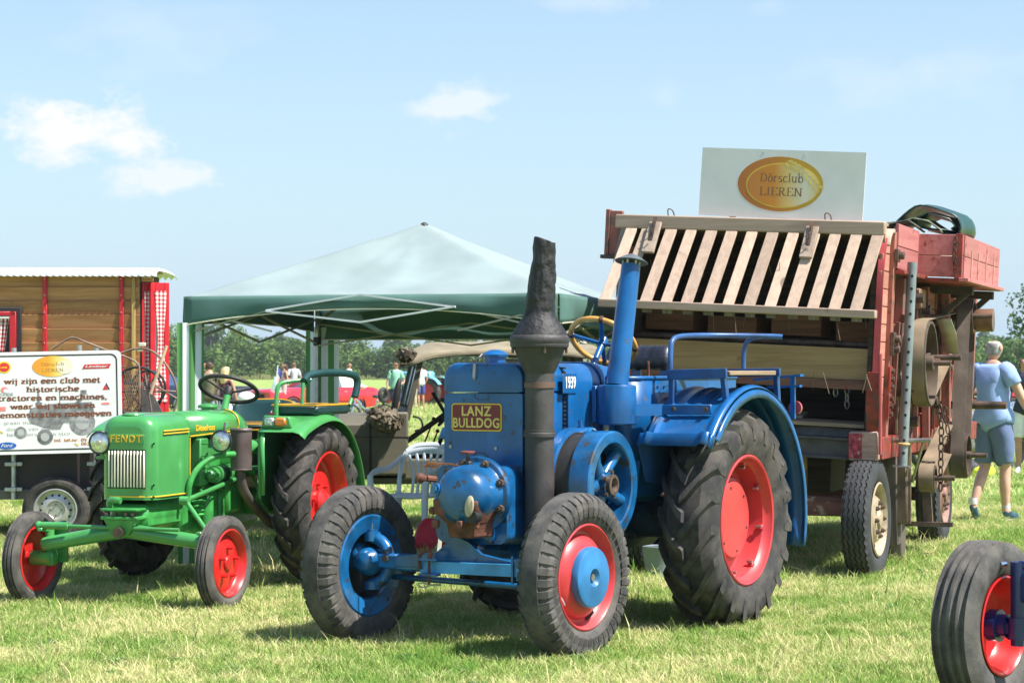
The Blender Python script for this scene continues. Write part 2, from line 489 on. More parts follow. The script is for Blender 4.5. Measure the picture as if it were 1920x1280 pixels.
# ------------------------------------------------------------------ small serif alphabet drawn as flat strokes (for printed lettering)
def _A(cx, cy, rx, ry, a0, a1, n=12): return [(cx + rx * math.cos(R(a0 + (a1 - a0) * i / n)), cy + ry * math.sin(R(a0 + (a1 - a0) * i / n))) for i in range(n + 1)]
_E = lambda cx, cy, rx, ry: _A(cx, cy, rx, ry, 90, 450, 18)
GLY = {
 'i': (.30, [([(.15, .46), (.15, 0)], 'se'), ([(.15, .57), (.15, .67)], '')]), 'j': (.30, [([(.17, .46), (.17, -.08)] + _A(.09, -.08, .08, .11, 0, -110, 5), 's'), ([(.17, .57), (.17, .67)], '')]),
 'l': (.30, [([(.15, .70), (.15, 0)], 'se')]), 'n': (.60, [([(.13, .46), (.13, 0)], 'se'), (_A(.30, .29, .16, .16, 165, 0, 8) + [(.46, 0)], 'e')]),
 'm': (.90, [([(.13, .46), (.13, 0)], 'se'), (_A(.29, .29, .155, .16, 165, 0, 8) + [(.445, 0)], 'e'), (_A(.60, .29, .155, .16, 165, 0, 8) + [(.755, 0)], 'e')]),
 'h': (.60, [([(.13, .70), (.13, 0)], 'se'), (_A(.30, .29, .16, .16, 165, 0, 8) + [(.46, 0)], 'e')]), 'u': (.60, [([(.13, .46), (.13, .16)] + _A(.28, .16, .15, .16, 180, 350, 8), 's'), ([(.45, .46), (.45, 0)], 'se')]),
 'r': (.46, [([(.14, .46), (.14, 0)], 'se'), (_A(.32, .28, .18, .17, 160, 55, 6), '')]), 'c': (.48, [(_A(.26, .23, .19, .23, 45, 320), '')]), 'e': (.50, [(_A(.26, .23, .19, .23, 5, 318), ''), ([(.08, .24), (.44, .24)], '')]),
 'o': (.52, [(_E(.26, .23, .19, .23), '')]), '\u00f6': (.52, [(_E(.26, .23, .19, .23), ''), ([(.17, .57), (.17, .66)], ''), ([(.35, .57), (.35, .66)], '')]),
 'b': (.56, [([(.12, .70), (.12, 0)], 's'), (_E(.31, .23, .18, .23), '')]), 'd': (.58, [([(.43, .70), (.43, 0)], 'se'), (_E(.25, .23, .18, .23), '')]), 'p': (.58, [([(.13, .46), (.13, -.2)], 'se'), (_E(.32, .23, .18, .23), '')]),
 'g': (.54, [(_E(.25, .27, .17, .19), ''), ([(.42, .46), (.42, -.06)] + _A(.25, -.06, .17, .14, 0, -160, 8), '')]), 'a': (.52, [(_E(.22, .14, .145, .145), ''), (_A(.24, .31, .145, .15, 150, 0, 7) + [(.385, 0)], 'e')]),
 's': (.44, [(_A(.22, .345, .13, .115, 35, 270, 8) + _A(.22, .115, .14, .115, 90, -145, 8), '')]), 't': (.38, [([(.16, .62), (.16, .11)] + _A(.26, .11, .10, .11, 180, 320, 6), ''), ([(.03, .45), (.33, .45)], '')]),
 'v': (.50, [([(.06, .46), (.25, 0), (.44, .46)], 'se')]), 'w': (.74, [([(.06, .46), (.21, 0), (.37, .46), (.53, 0), (.68, .46)], 'se')]), 'z': (.46, [([(.06, .42), (.40, .42)], ''), ([(.39, .42), (.06, .04)], ''), ([(.05, .04), (.41, .04)], '')]),
 'D': (.72, [([(.15, .66), (.15, 0)], 'se'), ([(.08, .64)] + _A(.28, .33, .34, .31, 90, -90, 12) + [(.08, .02)], '')]), 'L': (.58, [([(.16, .66), (.16, 0)], 'se'), ([(.1, .02), (.52, .02), (.53, .16)], '')]), 'I': (.34, [([(.17, .66), (.17, 0)], 'se')]),
 'E': (.60, [([(.16, .66), (.16, 0)], 'se'), ([(.1, .64), (.51, .64), (.52, .52)], ''), ([(.16, .34), (.42, .34)], ''), ([(.1, .02), (.53, .02), (.54, .15)], '')]),
 'R': (.66, [([(.16, .66), (.16, 0)], 'se'), ([(.1, .64), (.3, .64)] + _A(.32, .49, .16, .15, 90, -90, 8) + [(.16, .34)], ''), ([(.30, .34), (.56, .01)], 'e')]), 'N': (.74, [([(.15, .66), (.15, 0)], 'se'), ([(.12, .66), (.58, .0)], ''), ([(.58, .66), (.58, 0)], 's')]),
 ',': (.26, [([(.13, .06), (.12, -.02), (.07, -.10)], '')]), '.': (.26, [([(.13, 0), (.13, .10)], '')]), ' ': (.32, []),
 '0': (.54, [(_E(.27, .33, .19, .33), '')]), '5': (.54, [([(.42, .63), (.16, .63), (.13, .36)] + _A(.25, .21, .18, .21, 110, -140, 10), '')]), '6': (.54, [(_E(.27, .20, .17, .20), ''), ([(.10, .20), (.14, .45), (.38, .66)], '')]), '3': (.54, [(_A(.25, .48, .16, .17, 140, -80, 8) + _A(.25, .18, .19, .19, 80, -140, 8), '')]),
}
def serif_mesh(txt, m, tv=.13, th=.08, M=None, fit=None, height=None):
    """flat lettering centred on the origin; fit = total width, height = x-height scale of one em"""
    b = MB(); x = 0; z = 0
    for ch in txt:
        adv, st = GLY.get(ch, GLY[' '])
        runs = []
        for pts, fl in st:
            cut = [0]
            for i in range(1, len(pts) - 1):
                u_ = Vector(pts[i]) - Vector(pts[i - 1]); w2 = Vector(pts[i + 1]) - Vector(pts[i])
                if u_.length > 1e-6 and w2.length > 1e-6 and u_.angle(w2) > R(58): cut.append(i)
            cut.append(len(pts) - 1)
            for a_, b_ in zip(cut, cut[1:]): runs.append((pts[a_:b_ + 1], ('s' if a_ == 0 and 's' in fl else '') + ('e' if b_ == len(pts) - 1 and 'e' in fl else '')))
        for pts, fl in runs:
            z += .00003; P = [Vector((x + p[0], p[1])) for p in pts]; n = len(P); L_ = []; R_ = []
            for i in range(n):
                t = (P[min(n - 1, i + 1)] - P[max(0, i - 1)]).normalized(); w_ = abs(t.y) * tv + abs(t.x) * th; nn = Vector((-t.y, t.x)) * w_ / 2; L_.append(P[i] + nn); R_.append(P[i] - nn)
            o = [(q.x, q.y, z) for q in L_] + [(q.x, q.y, z) for q in R_]
            b.add(o, [(i, i + 1, n + i + 1, n + i) for i in range(n - 1)])
            for f, q in (('s', P[0]), ('e', P[-1])):
                if f in fl:
                    z += .00003; hw = tv * .5 + .065; cy_ = q.y + (-th / 2 if f == 's' else th / 2) * (1 if q.y > .2 else -1) * (1 if f == 's' else -1)
                    cy_ = q.y - th / 2 if q.y > .2 else q.y + th / 2
                    b.add([(q.x - hw, cy_ - th / 2, z), (q.x + hw, cy_ - th / 2, z), (q.x + hw, cy_ + th / 2, z), (q.x - hw, cy_ + th / 2, z)], [(0, 1, 2, 3)])
        x += adv
    sx = fit / x; sy = height
    T_ = (M or Matrix()) @ Matrix.Diagonal((sx, sy, 1, 1)) @ Matrix.Translation((-x / 2, -.25, 0))
    b.v = [tuple(T_ @ Vector(p)) for p in b.v]
    return b.mesh('lettering', m, smooth=False, fix=False)
# ------------------------------------------------------------------ palette
BLUE = mat('blue_enamel', (0.004, 0.092, 0.275), .32, var=.2, vscale=4, coat=.2, wear=.34, wearcol=(.05, .045, .04), wscale=18, dust=.06, dustcol=(.12, .17, .24), streak=.55, streakcol=(.008, .03, .07), bump=.06, bscale=22)
BLUEG = mat('blue_enamel_greasy', (0.006, 0.098, 0.26), .28, var=.3, vscale=7, coat=.4, wear=.42, wearcol=(.03, .03, .03), wscale=9, bump=.12, bscale=30)
RED = mat('red_enamel', (0.52, 0.016, 0.016), .34, var=.1, coat=.3, wear=.16, wearcol=(.12, .05, .04), wscale=14)
GREEN = mat('green_enamel', (0.062, 0.29, 0.078), .26, var=.1, vscale=3, coat=.5, dust=.10, dustcol=(.16, .26, .14), wear=.10, wearcol=(.05, .06, .04), wscale=22, streak=.2, streakcol=(.02, .08, .02))
GREEN2 = mat('green_enamel_engine', (0.045, 0.28, 0.06), .36, var=.2, vscale=9, coat=.2, wear=.25, wearcol=(.03, .05, .03), wscale=12)
REDF = mat('faded_red_enamel', (0.50, 0.040, 0.045), .42, var=.12, vscale=5, coat=.15, wear=.2, wearcol=(.16, .06, .05), wscale=15, dust=.12, dustcol=(.45, .20, .18))
YELLOW = mat('yellow_paint', (0.75, 0.47, 0.03), .4, var=.06)
CREAM = mat('cream_paint', (0.78, 0.71, 0.56), .35, var=.05, coat=.2)
RUBBER = mat('dusty_rubber', (0.035, 0.034, 0.034), .82, var=.3, vscale=5, dust=.55, dustcol=(.16, .135, .11), bump=.18, bscale=110, spec=.3)
RUBBERW = mat('worn_grey_rubber', (0.055, 0.054, 0.054), .85, var=.25, vscale=5, dust=.65, dustcol=(.165, .15, .13), bump=.2, bscale=110, spec=.3)
RUBBERB = mat('clean_black_rubber', (0.022, 0.022, 0.024), .62, var=.3, vscale=5, dust=.28, dustcol=(.13, .11, .10), bump=.12, bscale=110, spec=.4)
BLACK = mat('black_iron', (0.020, 0.019, 0.019), .55, var=.3, vscale=7, dust=.3, dustcol=(.10, .08, .07), bump=.2, bscale=70)
SOOT = mat('sooty_sheet_iron', (0.045, 0.041, 0.040), .6, var=.25, vscale=6, dust=.35, dustcol=(.11, .09, .085), bump=.2, bscale=55)
RUST = mat('rusted_cast_iron', (0.13, 0.048, 0.028), .75, var=.4, vscale=12, dust=.3, dustcol=(.20, .10, .06), bump=.3, bscale=60)
STEEL = mat('bare_steel', (0.33, 0.32, 0.31), .38, .85, var=.2, vscale=14, wear=.2, wearcol=(.18, .09, .05))
GALV = mat('galvanised_steel', (0.46, 0.47, 0.48), .45, .6, var=.15, vscale=10, dust=.15)
BOLT = mat('greasy_bolt', (0.12, 0.085, 0.065), .45, .5, var=.3, vscale=20)
CHROME = mat('chrome', (0.75, 0.75, 0.77), .12, 1.0, var=.04)
LEATHER = mat('dark_leather', (0.014, 0.016, 0.026), .38, var=.25, vscale=9, bump=.3, bscale=90, coat=.15)
DARKRED = mat('maroon_plate', (0.17, 0.012, 0.022), .4, var=.05)
WHITE = mat('white_paint', (0.78, 0.78, 0.77), .45, var=.03)
DARKG = mat('dark_green_leatherette', (0.012, 0.05, 0.05), .35, var=.15, coat=.1)
OLIVE = mat('olive_drab', (0.115, 0.105, 0.075), .62, var=.1, vscale=3, dust=.18, dustcol=(.2, .17, .12), bump=.05, bscale=40)
KHAKI = mat('khaki_canvas', (0.25, 0.215, 0.145), .9, var=.15, vscale=5, bump=.35, bscale=22, dust=.15, dustcol=(.32, .28, .2))
DARK = mat('dark_interior', (0.012, 0.011, 0.010), .9, var=.3)
LENS = mat('lamp_glass', (0.70, 0.72, 0.72), .08, .75, var=.2, vscale=26, bump=.35, bscale=40)
ORANGE = mat('orange_lens', (0.75, 0.20, 0.02), .15, coat=.8, var=.1)
PALEPL = mat('pale_pine', (0.62, 0.46, 0.31), .7)

# ------------------------------------------------------------------ ground: one sheet to the horizon
def ground_mat():
    m, nt, b = principled('field_soil_and_turf')
    N = nt.nodes.new; L = nt.links.new
    g = N('ShaderNodeNewGeometry')
    n1 = N('ShaderNodeTexNoise'); n1.inputs['Scale'].default_value = .55; n1.inputs['Detail'].default_value = 6; n1.inputs['Roughness'].default_value = .62
    n2 = N('ShaderNodeTexNoise'); n2.inputs['Scale'].default_value = 14; n2.inputs['Detail'].default_value = 8; n2.inputs['Roughness'].default_value = .7
    L(g.outputs['Position'], n1.inputs[0]); L(g.outputs['Position'], n2.inputs[0])
    ad = N('ShaderNodeMath'); ad.operation = 'MULTIPLY_ADD'; ad.inputs[1].default_value = .55; L(n2.outputs[0], ad.inputs[0]); L(n1.outputs[0], ad.inputs[2])
    r = N('ShaderNodeValToRGB'); e = r.color_ramp.elements
    e[0].position = .52; e[0].color = (.13, .27, .04, 1)
    e[1].position = .95; e[1].color = (.38, .38, .16, 1)
    x = e.new(.72); x.color = (.22, .34, .08, 1)
    L(ad.outputs[0], r.inputs[0]); L(r.outputs[0], b.inputs['Base Color'])
    b.inputs['Roughness'].default_value = .95; b.inputs['Specular IOR Level'].default_value = .1
    bp = N('ShaderNodeBump'); bp.inputs['Strength'].default_value = .8; bp.inputs['Distance'].default_value = .04
    L(n2.outputs[0], bp.inputs['Height']); L(bp.outputs[0], b.inputs['Normal'])
    return m
gb = MB()
def gz(x, y):
    return 0.0
def gfn(u, v):
    X = -800 + 1600 * u; Y = -30 + 1640 * v
    return Vector((X, Y, 0))
gb.grid(gfn, 10, 10)
ground = gb.build('ground', ground_mat(), smooth=False)
ground['kind'] = 'structure'

# ------------------------------------------------------------------ grass: tufts scattered over patches of the field
def grass_mat(name, a, b_, c):
    m, nt, b = principled(name)
    N = nt.nodes.new; L = nt.links.new
    oi = N('ShaderNodeObjectInfo'); g = N('ShaderNodeNewGeometry')
    n1 = N('ShaderNodeTexNoise'); n1.inputs['Scale'].default_value = .75; n1.inputs['Detail'].default_value = 5; n1.inputs['Roughness'].default_value = .65
    L(g.outputs['Position'], n1.inputs[0])
    n2 = N('ShaderNodeTexNoise'); n2.inputs['Scale'].default_value = 60; L(g.outputs['Position'], n2.inputs[0])
    ad = N('ShaderNodeMath'); ad.operation = 'MULTIPLY_ADD'; ad.inputs[1].default_value = .34; L(oi.outputs['Random'], ad.inputs[0]); L(n1.outputs[0], ad.inputs[2])
    ad2 = N('ShaderNodeMath'); ad2.operation = 'MULTIPLY_ADD'; ad2.inputs[1].default_value = .42; L(n2.outputs[0], ad2.inputs[0]); L(ad.outputs[0], ad2.inputs[2])
    r = N('ShaderNodeValToRGB'); e = r.color_ramp.elements
    e[0].position = .63; e[0].color = (*a, 1); e[1].position = 1.0; e[1].color = (*c, 1)
    x = e.new(.87); x.color = (*b_, 1)
    L(ad2.outputs[0], r.inputs[0]); L(r.outputs[0], b.inputs['Base Color'])
    b.inputs['Roughness'].default_value = .6; b.inputs['Specular IOR Level'].default_value = .25
    tr = N('ShaderNodeBsdfTranslucent'); L(r.outputs[0], tr.inputs[0])
    mx = N('ShaderNodeMixShader'); mx.inputs[0].default_value = .3
    L(b.outputs[0], mx.inputs[1]); L(tr.outputs[0], mx.inputs[2])
    L(mx.outputs[0], nt.nodes['Material Output'].inputs[0])
    return m
GRASSM = grass_mat('lawn_grass', (.12, .27, .035), (.31, .41, .10), (.70, .63, .33))

def tuft(seed, blades, rad, h0, h1, w):
    r = random.Random(seed); b = MB()
    for _ in range(blades):
        a = r.uniform(0, 2 * PI); d = rad * math.sqrt(r.random())
        x, y = d * math.cos(a), d * math.sin(a)
        h = r.uniform(h0, h1) * (1.5 if r.random() < .08 else 1); an = r.uniform(0, 2 * PI); lean = r.uniform(.15, 1.0) ** .7 * h * 1.7; q = an + r.uniform(-.8, .8)
        dx, dy = math.cos(an + PI / 2) * w / 2, math.sin(an + PI / 2) * w / 2
        lx, ly = math.cos(q) * lean, math.sin(q) * lean
        b.add([(x - dx, y - dy, -.01), (x + dx, y + dy, -.01), (x + lx * .35 + dx * .8, y + ly * .35 + dy * .8, h * .6), (x + lx * .35 - dx * .8, y + ly * .35 - dy * .8, h * .6), (x + lx, y + ly, h)],
              [(0, 1, 2, 3), (3, 2, 4)])
    me = b.mesh('grass_tuft', GRASSM, smooth=False, fix=False)
    o = bpy.data.objects.new('grass_tuft', me)
    return o
tufts_near = [tuft(i, 30, .080, .014, .055, .0042) for i in range(5)]
tufts_far = [tuft(20 + i, 22, .16, .025, .075, .009) for i in range(4)]
SRC = bpy.data.collections.new('grass_sources')
SRCF = bpy.data.collections.new('grass_sources_far')
for o in tufts_near: SRC.objects.link(o)
for o in tufts_far: SRCF.objects.link(o)

def stems(seed):
    r = random.Random(seed); b = MB()
    for _ in range(3):
        a = r.uniform(0, 6.28); x, y = r.uniform(-.03, .03), r.uniform(-.03, .03); h = r.uniform(.07, .15); l = h * r.uniform(.2, .9); w = .0028
        px_, py_ = math.cos(a), math.sin(a); q = [(x, y, 0), (x + px_ * l * .3, y + py_ * l * .3, h * .6), (x + px_ * l, y + py_ * l, h)]
        b.add([(q[0][0] - py_ * w, q[0][1] + px_ * w, 0), (q[0][0] + py_ * w, q[0][1] - px_ * w, 0), (q[1][0] + py_ * w, q[1][1] - px_ * w, q[1][2]), (q[1][0] - py_ * w, q[1][1] + px_ * w, q[1][2]), (*q[2][:2], q[2][2])], [(0, 1, 2, 3), (3, 2, 4)])
    return bpy.data.objects.new('grass_stems', b.mesh('grass_stems', GRASSM, smooth=False, fix=False))
WEEDM = None
def weed(seed):
    r = random.Random(seed); b = MB(); n = r.randint(6, 9)
    for i in range(n):
        a = 6.28 * i / n + r.uniform(-.3, .3); L_ = r.uniform(.05, .10); w = r.uniform(.012, .02); c, s_ = math.cos(a), math.sin(a)
        P = lambda t, e, z: (c * L_ * t - s_ * e, s_ * L_ * t + c * e, z)
        b.add([P(.05, 0, .005), P(.5, w, .03), P(.5, -w, .03), P(1, 0, .015)], [(0, 2, 1), (1, 2, 3)])
    return bpy.data.objects.new('broadleaf_weed', b.mesh('broadleaf_weed', mat('weed_leaf', (.05, .13, .02), .55, var=.25), smooth=False, fix=False))
SRCS = bpy.data.collections.new('stem_sources'); SRCW = bpy.data.collections.new('weed_sources')
for i in range(4): SRCS.objects.link(stems(70 + i))
for i in range(3): SRCW.objects.link(weed(80 + i))
def scatter(name, x0f, x1f, y0, y1, density, src, seed, smin, smax):
    """grass over a trapezoid between two depths; x limits are fractions of the depth"""
    b = MB()
    ny = 6
    vs = []; fs = []
    for i in range(ny + 1):
        y = y0 + (y1 - y0) * i / ny
        vs += [(x0f * y, y, .0), (x1f * y, y, .0)]
    for i in range(ny): fs.append((2 * i, 2 * i + 1, 2 * i + 3, 2 * i + 2))
    b.add(vs, fs)
    o = b.build(name, GRASSM, smooth=False)
    ng = bpy.data.node_groups.new(name + '_nodes', 'GeometryNodeTree')
    ng.interface.new_socket('Geometry', in_out='INPUT', socket_type='NodeSocketGeometry')
    ng.interface.new_socket('Geometry', in_out='OUTPUT', socket_type='NodeSocketGeometry')
    N = ng.nodes.new; L = ng.links.new
    gi = N('NodeGroupInput'); go = N('NodeGroupOutput')
    dp = N('GeometryNodeDistributePointsOnFaces'); dp.inputs['Density'].default_value = density; dp.inputs['Seed'].default_value = seed
    ci = N('GeometryNodeCollectionInfo'); ci.inputs['Collection'].default_value = src; ci.inputs['Separate Children'].default_value = True; ci.inputs['Reset Children'].default_value = True
    ip = N('GeometryNodeInstanceOnPoints'); ip.inputs['Pick Instance'].default_value = True
    rv = N('FunctionNodeRandomValue'); rv.data_type = 'FLOAT_VECTOR'; rv.inputs['Min'].default_value = (-.12, -.12, 0); rv.inputs['Max'].default_value = (.12, .12, 6.283)
    sv = N('FunctionNodeRandomValue'); sv.data_type = 'FLOAT'
    for s_ in sv.inputs:
        if s_.type == 'VALUE' and s_.name == 'Min': s_.default_value = smin
        if s_.type == 'VALUE' and s_.name == 'Max': s_.default_value = smax
    L(gi.outputs[0], dp.inputs['Mesh']); L(dp.outputs['Points'], ip.inputs['Points']); L(ci.outputs[0], ip.inputs['Instance'])
    L(rv.outputs[0], ip.inputs['Rotation'])
    so = [q for q in sv.outputs if q.type == 'VALUE'][0]
    L(so, ip.inputs['Scale']); L(ip.outputs[0], go.inputs[0])
    md = o.modifiers.new('scatter', 'NODES'); md.node_group = ng
    return tag(o, 'short mown grass, half straw coloured, covering the show field', 'grass', kind='stuff')
scatter('grass', -.33, .33, 8.6, 15.5, 320, SRC, 3, .65, 1.15)
scatter('grass', -.33, .33, 8.6, 20, 14, SRCS, 11, .6, 1.3)
scatter('weeds', -.33, .33, 8.6, 20, 2.2, SRCW, 12, .5, 1.1)
scatter('grass', -.31, .31, 15.5, 26, 95, SRC, 5, .85, 1.5)
scatter('grass', -.30, .30, 26, 60, 14, SRCF, 6, 1.0, 1.7)
scatter('grass', -.29, .29, 60, 140, 1.6, SRCF, 8, 2.0, 3.4)

# ------------------------------------------------------------------ hedge, far trees
def leaf_mat(name, dark, light, trans=.25, scale=.5):
    m, nt, b = principled(name)
    N = nt.nodes.new; L = nt.links.new
    g = N('ShaderNodeNewGeometry'); oi = N('ShaderNodeObjectInfo')
    n1 = N('ShaderNodeTexNoise'); n1.inputs['Scale'].default_value = scale; n1.inputs['Detail'].default_value = 3; L(g.outputs['Position'], n1.inputs[0])
    n2 = N('ShaderNodeMath'); n2.operation = 'MULTIPLY_ADD'; n2.inputs[1].default_value = .3; L(g.outputs['Random Per Island'], n2.inputs[0]); L(n1.outputs[0], n2.inputs[2])
    n3 = N('ShaderNodeMath'); n3.operation = 'MULTIPLY_ADD'; n3.inputs[1].default_value = .35; L(oi.outputs['Random'], n3.inputs[0]); L(n2.outputs[0], n3.inputs[2])
    r = N('ShaderNodeValToRGB'); e = r.color_ramp.elements; e[0].position = .45; e[0].color = (*dark, 1); e[1].position = 1.1 if False else 1.0; e[1].color = (*light, 1)
    L(n3.outputs[0], r.inputs[0]); L(r.outputs[0], b.inputs['Base Color'])
    b.inputs['Roughness'].default_value = .6; b.inputs['Specular IOR Level'].default_value = .25
    tr = N('ShaderNodeBsdfTranslucent'); L(r.outputs[0], tr.inputs[0])
    mx = N('ShaderNodeMixShader'); mx.inputs[0].default_value = trans
    L(b.outputs[0], mx.inputs[1]); L(tr.outputs[0], mx.inputs[2]); L(mx.outputs[0], nt.nodes['Material Output'].inputs[0])
    return m
HEDGEM = leaf_mat('hedge_leaves', (.036, .085, .018), (.15, .24, .055), .22, .35)
FARM_ = leaf_mat('far_tree_leaves', (.035, .085, .025), (.10, .17, .05), .2, .15)
OAKM = leaf_mat('broad_tree_leaves', (.018, .055, .012), (.07, .15, .03), .2, .6)
BARK = mat('bark', (.09, .07, .05), .9, var=.3, vscale=4, bump=.6, bscale=12)

def crown_mesh(name, seed, blobs, leaves, size, m):
    """leaf-sized faces spread near the surface of many overlapping clumps"""
    r = random.Random(seed); b = MB(); vs = []; fs = []
    for (cx, cy, cz, rr) in blobs:
        k = int(leaves * rr * rr)
        for _ in range(k):
            d = Vector((r.gauss(0, 1), r.gauss(0, 1), r.gauss(0, 1)))
            if d.length < 1e-3: continue
            d.normalize()
            q = rr * (1 - .45 * r.random() ** 1.6)
            p = Vector((cx, cy, cz)) + d * q
            if p.z < .03: continue
            nrm = (d + Vector((r.gauss(0, .6), r.gauss(0, .6), r.gauss(0, .6)))).normalized()
            t = nrm.orthogonal().normalized(); t.rotate(Matrix.Rotation(r.uniform(0, 6.28), 3, nrm))
            u = nrm.cross(t); s_ = size * r.uniform(.6, 1.4)
            o = len(vs)
            vs += [p - t * s_, p - u * s_ * .55, p + t * s_, p + u * s_ * .55]
            fs.append((o, o + 1, o + 2, o + 3))
    b.add(vs, fs)
    return b.mesh(name, m, smooth=False, fix=False)

def bush_mesh(name, seed, w, h, n, size, m):
    r = random.Random(seed); bl = []
    for i in range(n):
        z = h * (r.random() ** .8) * .85
        sp = w * (1 - .5 * z / h)
        bl.append((r.uniform(-sp, sp) * .5, r.uniform(-1, 1) * 1.0, z, r.uniform(.14, .26) * h))
    bl += [(w * (q / 4 - .5) * .9, -.3, h * .16, h * .20) for q in range(5)] + [(w * (q / 5 - .5) * 1.0, .3, h * r.uniform(.36, .52), h * .23) for q in range(6)]
    return crown_mesh(name, seed, bl, 62, size, m)
SHRUB = [bush_mesh('foliage', 40 + i, 7.0, 5.6 + .7 * i, 26, .24, HEDGEM) for i in range(4)]
r = random.Random(5)
hx = -92.0
k = 0
while hx < 104:
    w = r.uniform(.75, 1.3)
    Y = 300 + r.uniform(-6, 6)
    t = thing('shrub', 'bushy green hedge shrub in the tall hedgerow along the far field edge', 'shrub', (hx, Y, 0), (0, 0, r.uniform(-.2, .2)), 'hedgerow shrubs along the far field edge')
    f = put('foliage', SHRUB[k % 4], t); f.scale = (w, 1, r.uniform(.82, 1.12) * .92)
    st = MB(); 
    for q in range(3): st.tube([(q * .5 - .5, 0, 0), (q * .8 - .8, .1, 1.2), (q * 1.2 - 1.2, .1, 2.6)], [.09, .06, .03], 6)
    if k == 0: STEM = st.mesh('stem', BARK)
    put('stem', STEM, t)
    hx += 3.5 * w * r.uniform(.85, 1.1); k += 1
# tall dry grass along the foot of the hedge
dg = MB(); r = random.Random(11)
DRYM = leaf_mat('tall_dry_grass_blades', (.14, .17, .05), (.42, .38, .18), .25, .12)
vs = []; fs = []
for i in range(3000):
    x = r.uniform(-95, 110); cl = noise.noise(Vector((x * .17, 3.3, 0)))
    y = 290 + r.uniform(-6, 4); h = r.uniform(.1, .25) + 1.7 * max(0, cl - .12) * r.uniform(.3, 1); w_ = .06
    l = r.uniform(-.3, .3) * h; o = len(vs)
    vs += [(x - w_, y, 0), (x + w_, y, 0), (x + l + w_ * 1.6, y, h), (x + l - w_ * 1.6, y, h)]; fs.append((o, o + 1, o + 2, o + 3))
dg.add(vs, fs)
o = dg.build('tall_dry_grass', DRYM, smooth=False, fix=False)
tag(o, 'tall dry straw coloured grass along the foot of the hedge', 'tall grass', kind='stuff')

def tree(name, label, x, y, h, cr, cz, seed, m, n=30, leaves=22, size=.3, group=None, me=None, flat=1.0):
    t = thing(name, label, 'tree', (x, y, 0), (0, 0, seed), group)
    r = random.Random(seed)
    if me is None:
        bl = []
        for i in range(n):
            d = Vector((r.gauss(0, 1), r.gauss(0, 1), r.gauss(0, .8))); d.normalize(); d *= cr * r.uniform(.3, .95)
            bl.append((d.x, d.y, max(.5, cz + d.z * flat), r.uniform(.18, .38) * cr))
        me = crown_mesh('crown', seed, bl, leaves * 9 / cr ** .5, size, m)
    put('crown', me, t)
    tb = MB(); tb.tube([(0, 0, -.1), (.1, 0, cz * .5), (0, .1, cz), (.1, .1, h * .85)], [cr * .09, cr * .07, cr * .05, cr * .015], 8)
    for q in range(5):
        a = q * 1.3 + seed; tb.tube([(0, 0, cz * (.55 + .08 * q)), (cr * .35 * math.cos(a), cr * .35 * math.sin(a), cz * (.8 + .08 * q)), (cr * .7 * math.cos(a), cr * .7 * math.sin(a), cz * (1 + .1 * q))], [cr * .04, cr * .025, cr * .01], 6)
    tb.build('trunk', BARK, t)
    return me
meA = None
r = random.Random(9); FT = []
for i in range(19):
    x = -92 + i * 11.5 + r.uniform(-3, 3); y = 420 + r.uniform(-20, 25); h = r.uniform(6.5, 9.8)
    if i < 3: FT.append(tree('broadleaf_tree', 'hazy green tree standing beyond the hedgerow', x, y, 9, 3.9, 5.4, 60 + i, FARM_, 26, 20, .42, 'trees beyond the hedgerow'))
    else: tree('broadleaf_tree', 'hazy green tree standing beyond the hedgerow', x, y, 9, 3.9, 5.2, 60 + i, FARM_, group='trees beyond the hedgerow', me=FT[i % 3])
p = at(2000, 120); tree('oak_tree', 'tall dark broadleaf tree cut by the right edge of the photo', p.x, p.y, 8.6, 3.1, 4.9, 91, OAKM, 46, 30, .13)
p = at(1905, 150); tree('oak_tree', 'low round dark green tree behind the man in the light blue t-shirt', p.x, p.y, 3.9, 2.0, 2.0, 92, OAKM, 30, 30, .12)
p = at(1825, 150); tree('young_tree', 'small bright green tree seen beside the rear of the threshing machine', p.x, p.y, 3.2, 1.5, 1.7, 93, HEDGEM, 24, 30, .11)
# ------------------------------------------------------------------ tyres (wheel axis = y, outer face = +y)
def carcass_profile(Rt, W, rim, crown=.012, n=7):
    """(r, y) from inner bead over the tread to the outer bead; Rt is the carcass radius at the middle"""
    w = W / 2; sh = Rt - .16 * (Rt - rim) - crown
    side = rim + (sh - rim) * .5
    pts = [(rim - .004, -w * .66), (rim + .012, -w * .80), (side, -w * 1.0), (sh - .03 * (Rt / .6), -w * .99), (sh, -w * .90), (Rt - crown * .55, -w * .6), (Rt, -w * .2)]
    return pts + [(a, -b) for a, b in reversed(pts)]
def prof_r(prof, y):
    """carcass radius at y over the tread side of the profile"""
    best = None
    for (r0, y0), (r1, y1) in zip(prof, prof[1:]):
        if (y0 <= y <= y1) and r0 > prof[0][0] + .02:
            t = (y - y0) / (y1 - y0 + 1e-9); v = r0 + (r1 - r0) * t
            best = v if best is None else max(best, v)
    return best if best is not None else prof[3][0]
def lug(b, stations, wfun, hfun, prof, a0, side):
    """one tread bar: stations = [(t, y, dangle, rbase)]"""
    rings = []
    for (t, y, da, rb) in stations:
        w = wfun(t); h = hfun(t); a = a0 + da
        hw = w / 2
        q = []
        for (dw, rr) in ((-hw * 1.15, rb - .012), (-hw * .85, rb + h), (hw * .85, rb + h), (hw * 1.15, rb - .012)):
            an = a + dw / max(rb, .1)
            q.append(Vector((rr * math.cos(an), y * side, rr * math.sin(an))))
        rings.append(q)
    b.loft(rings)
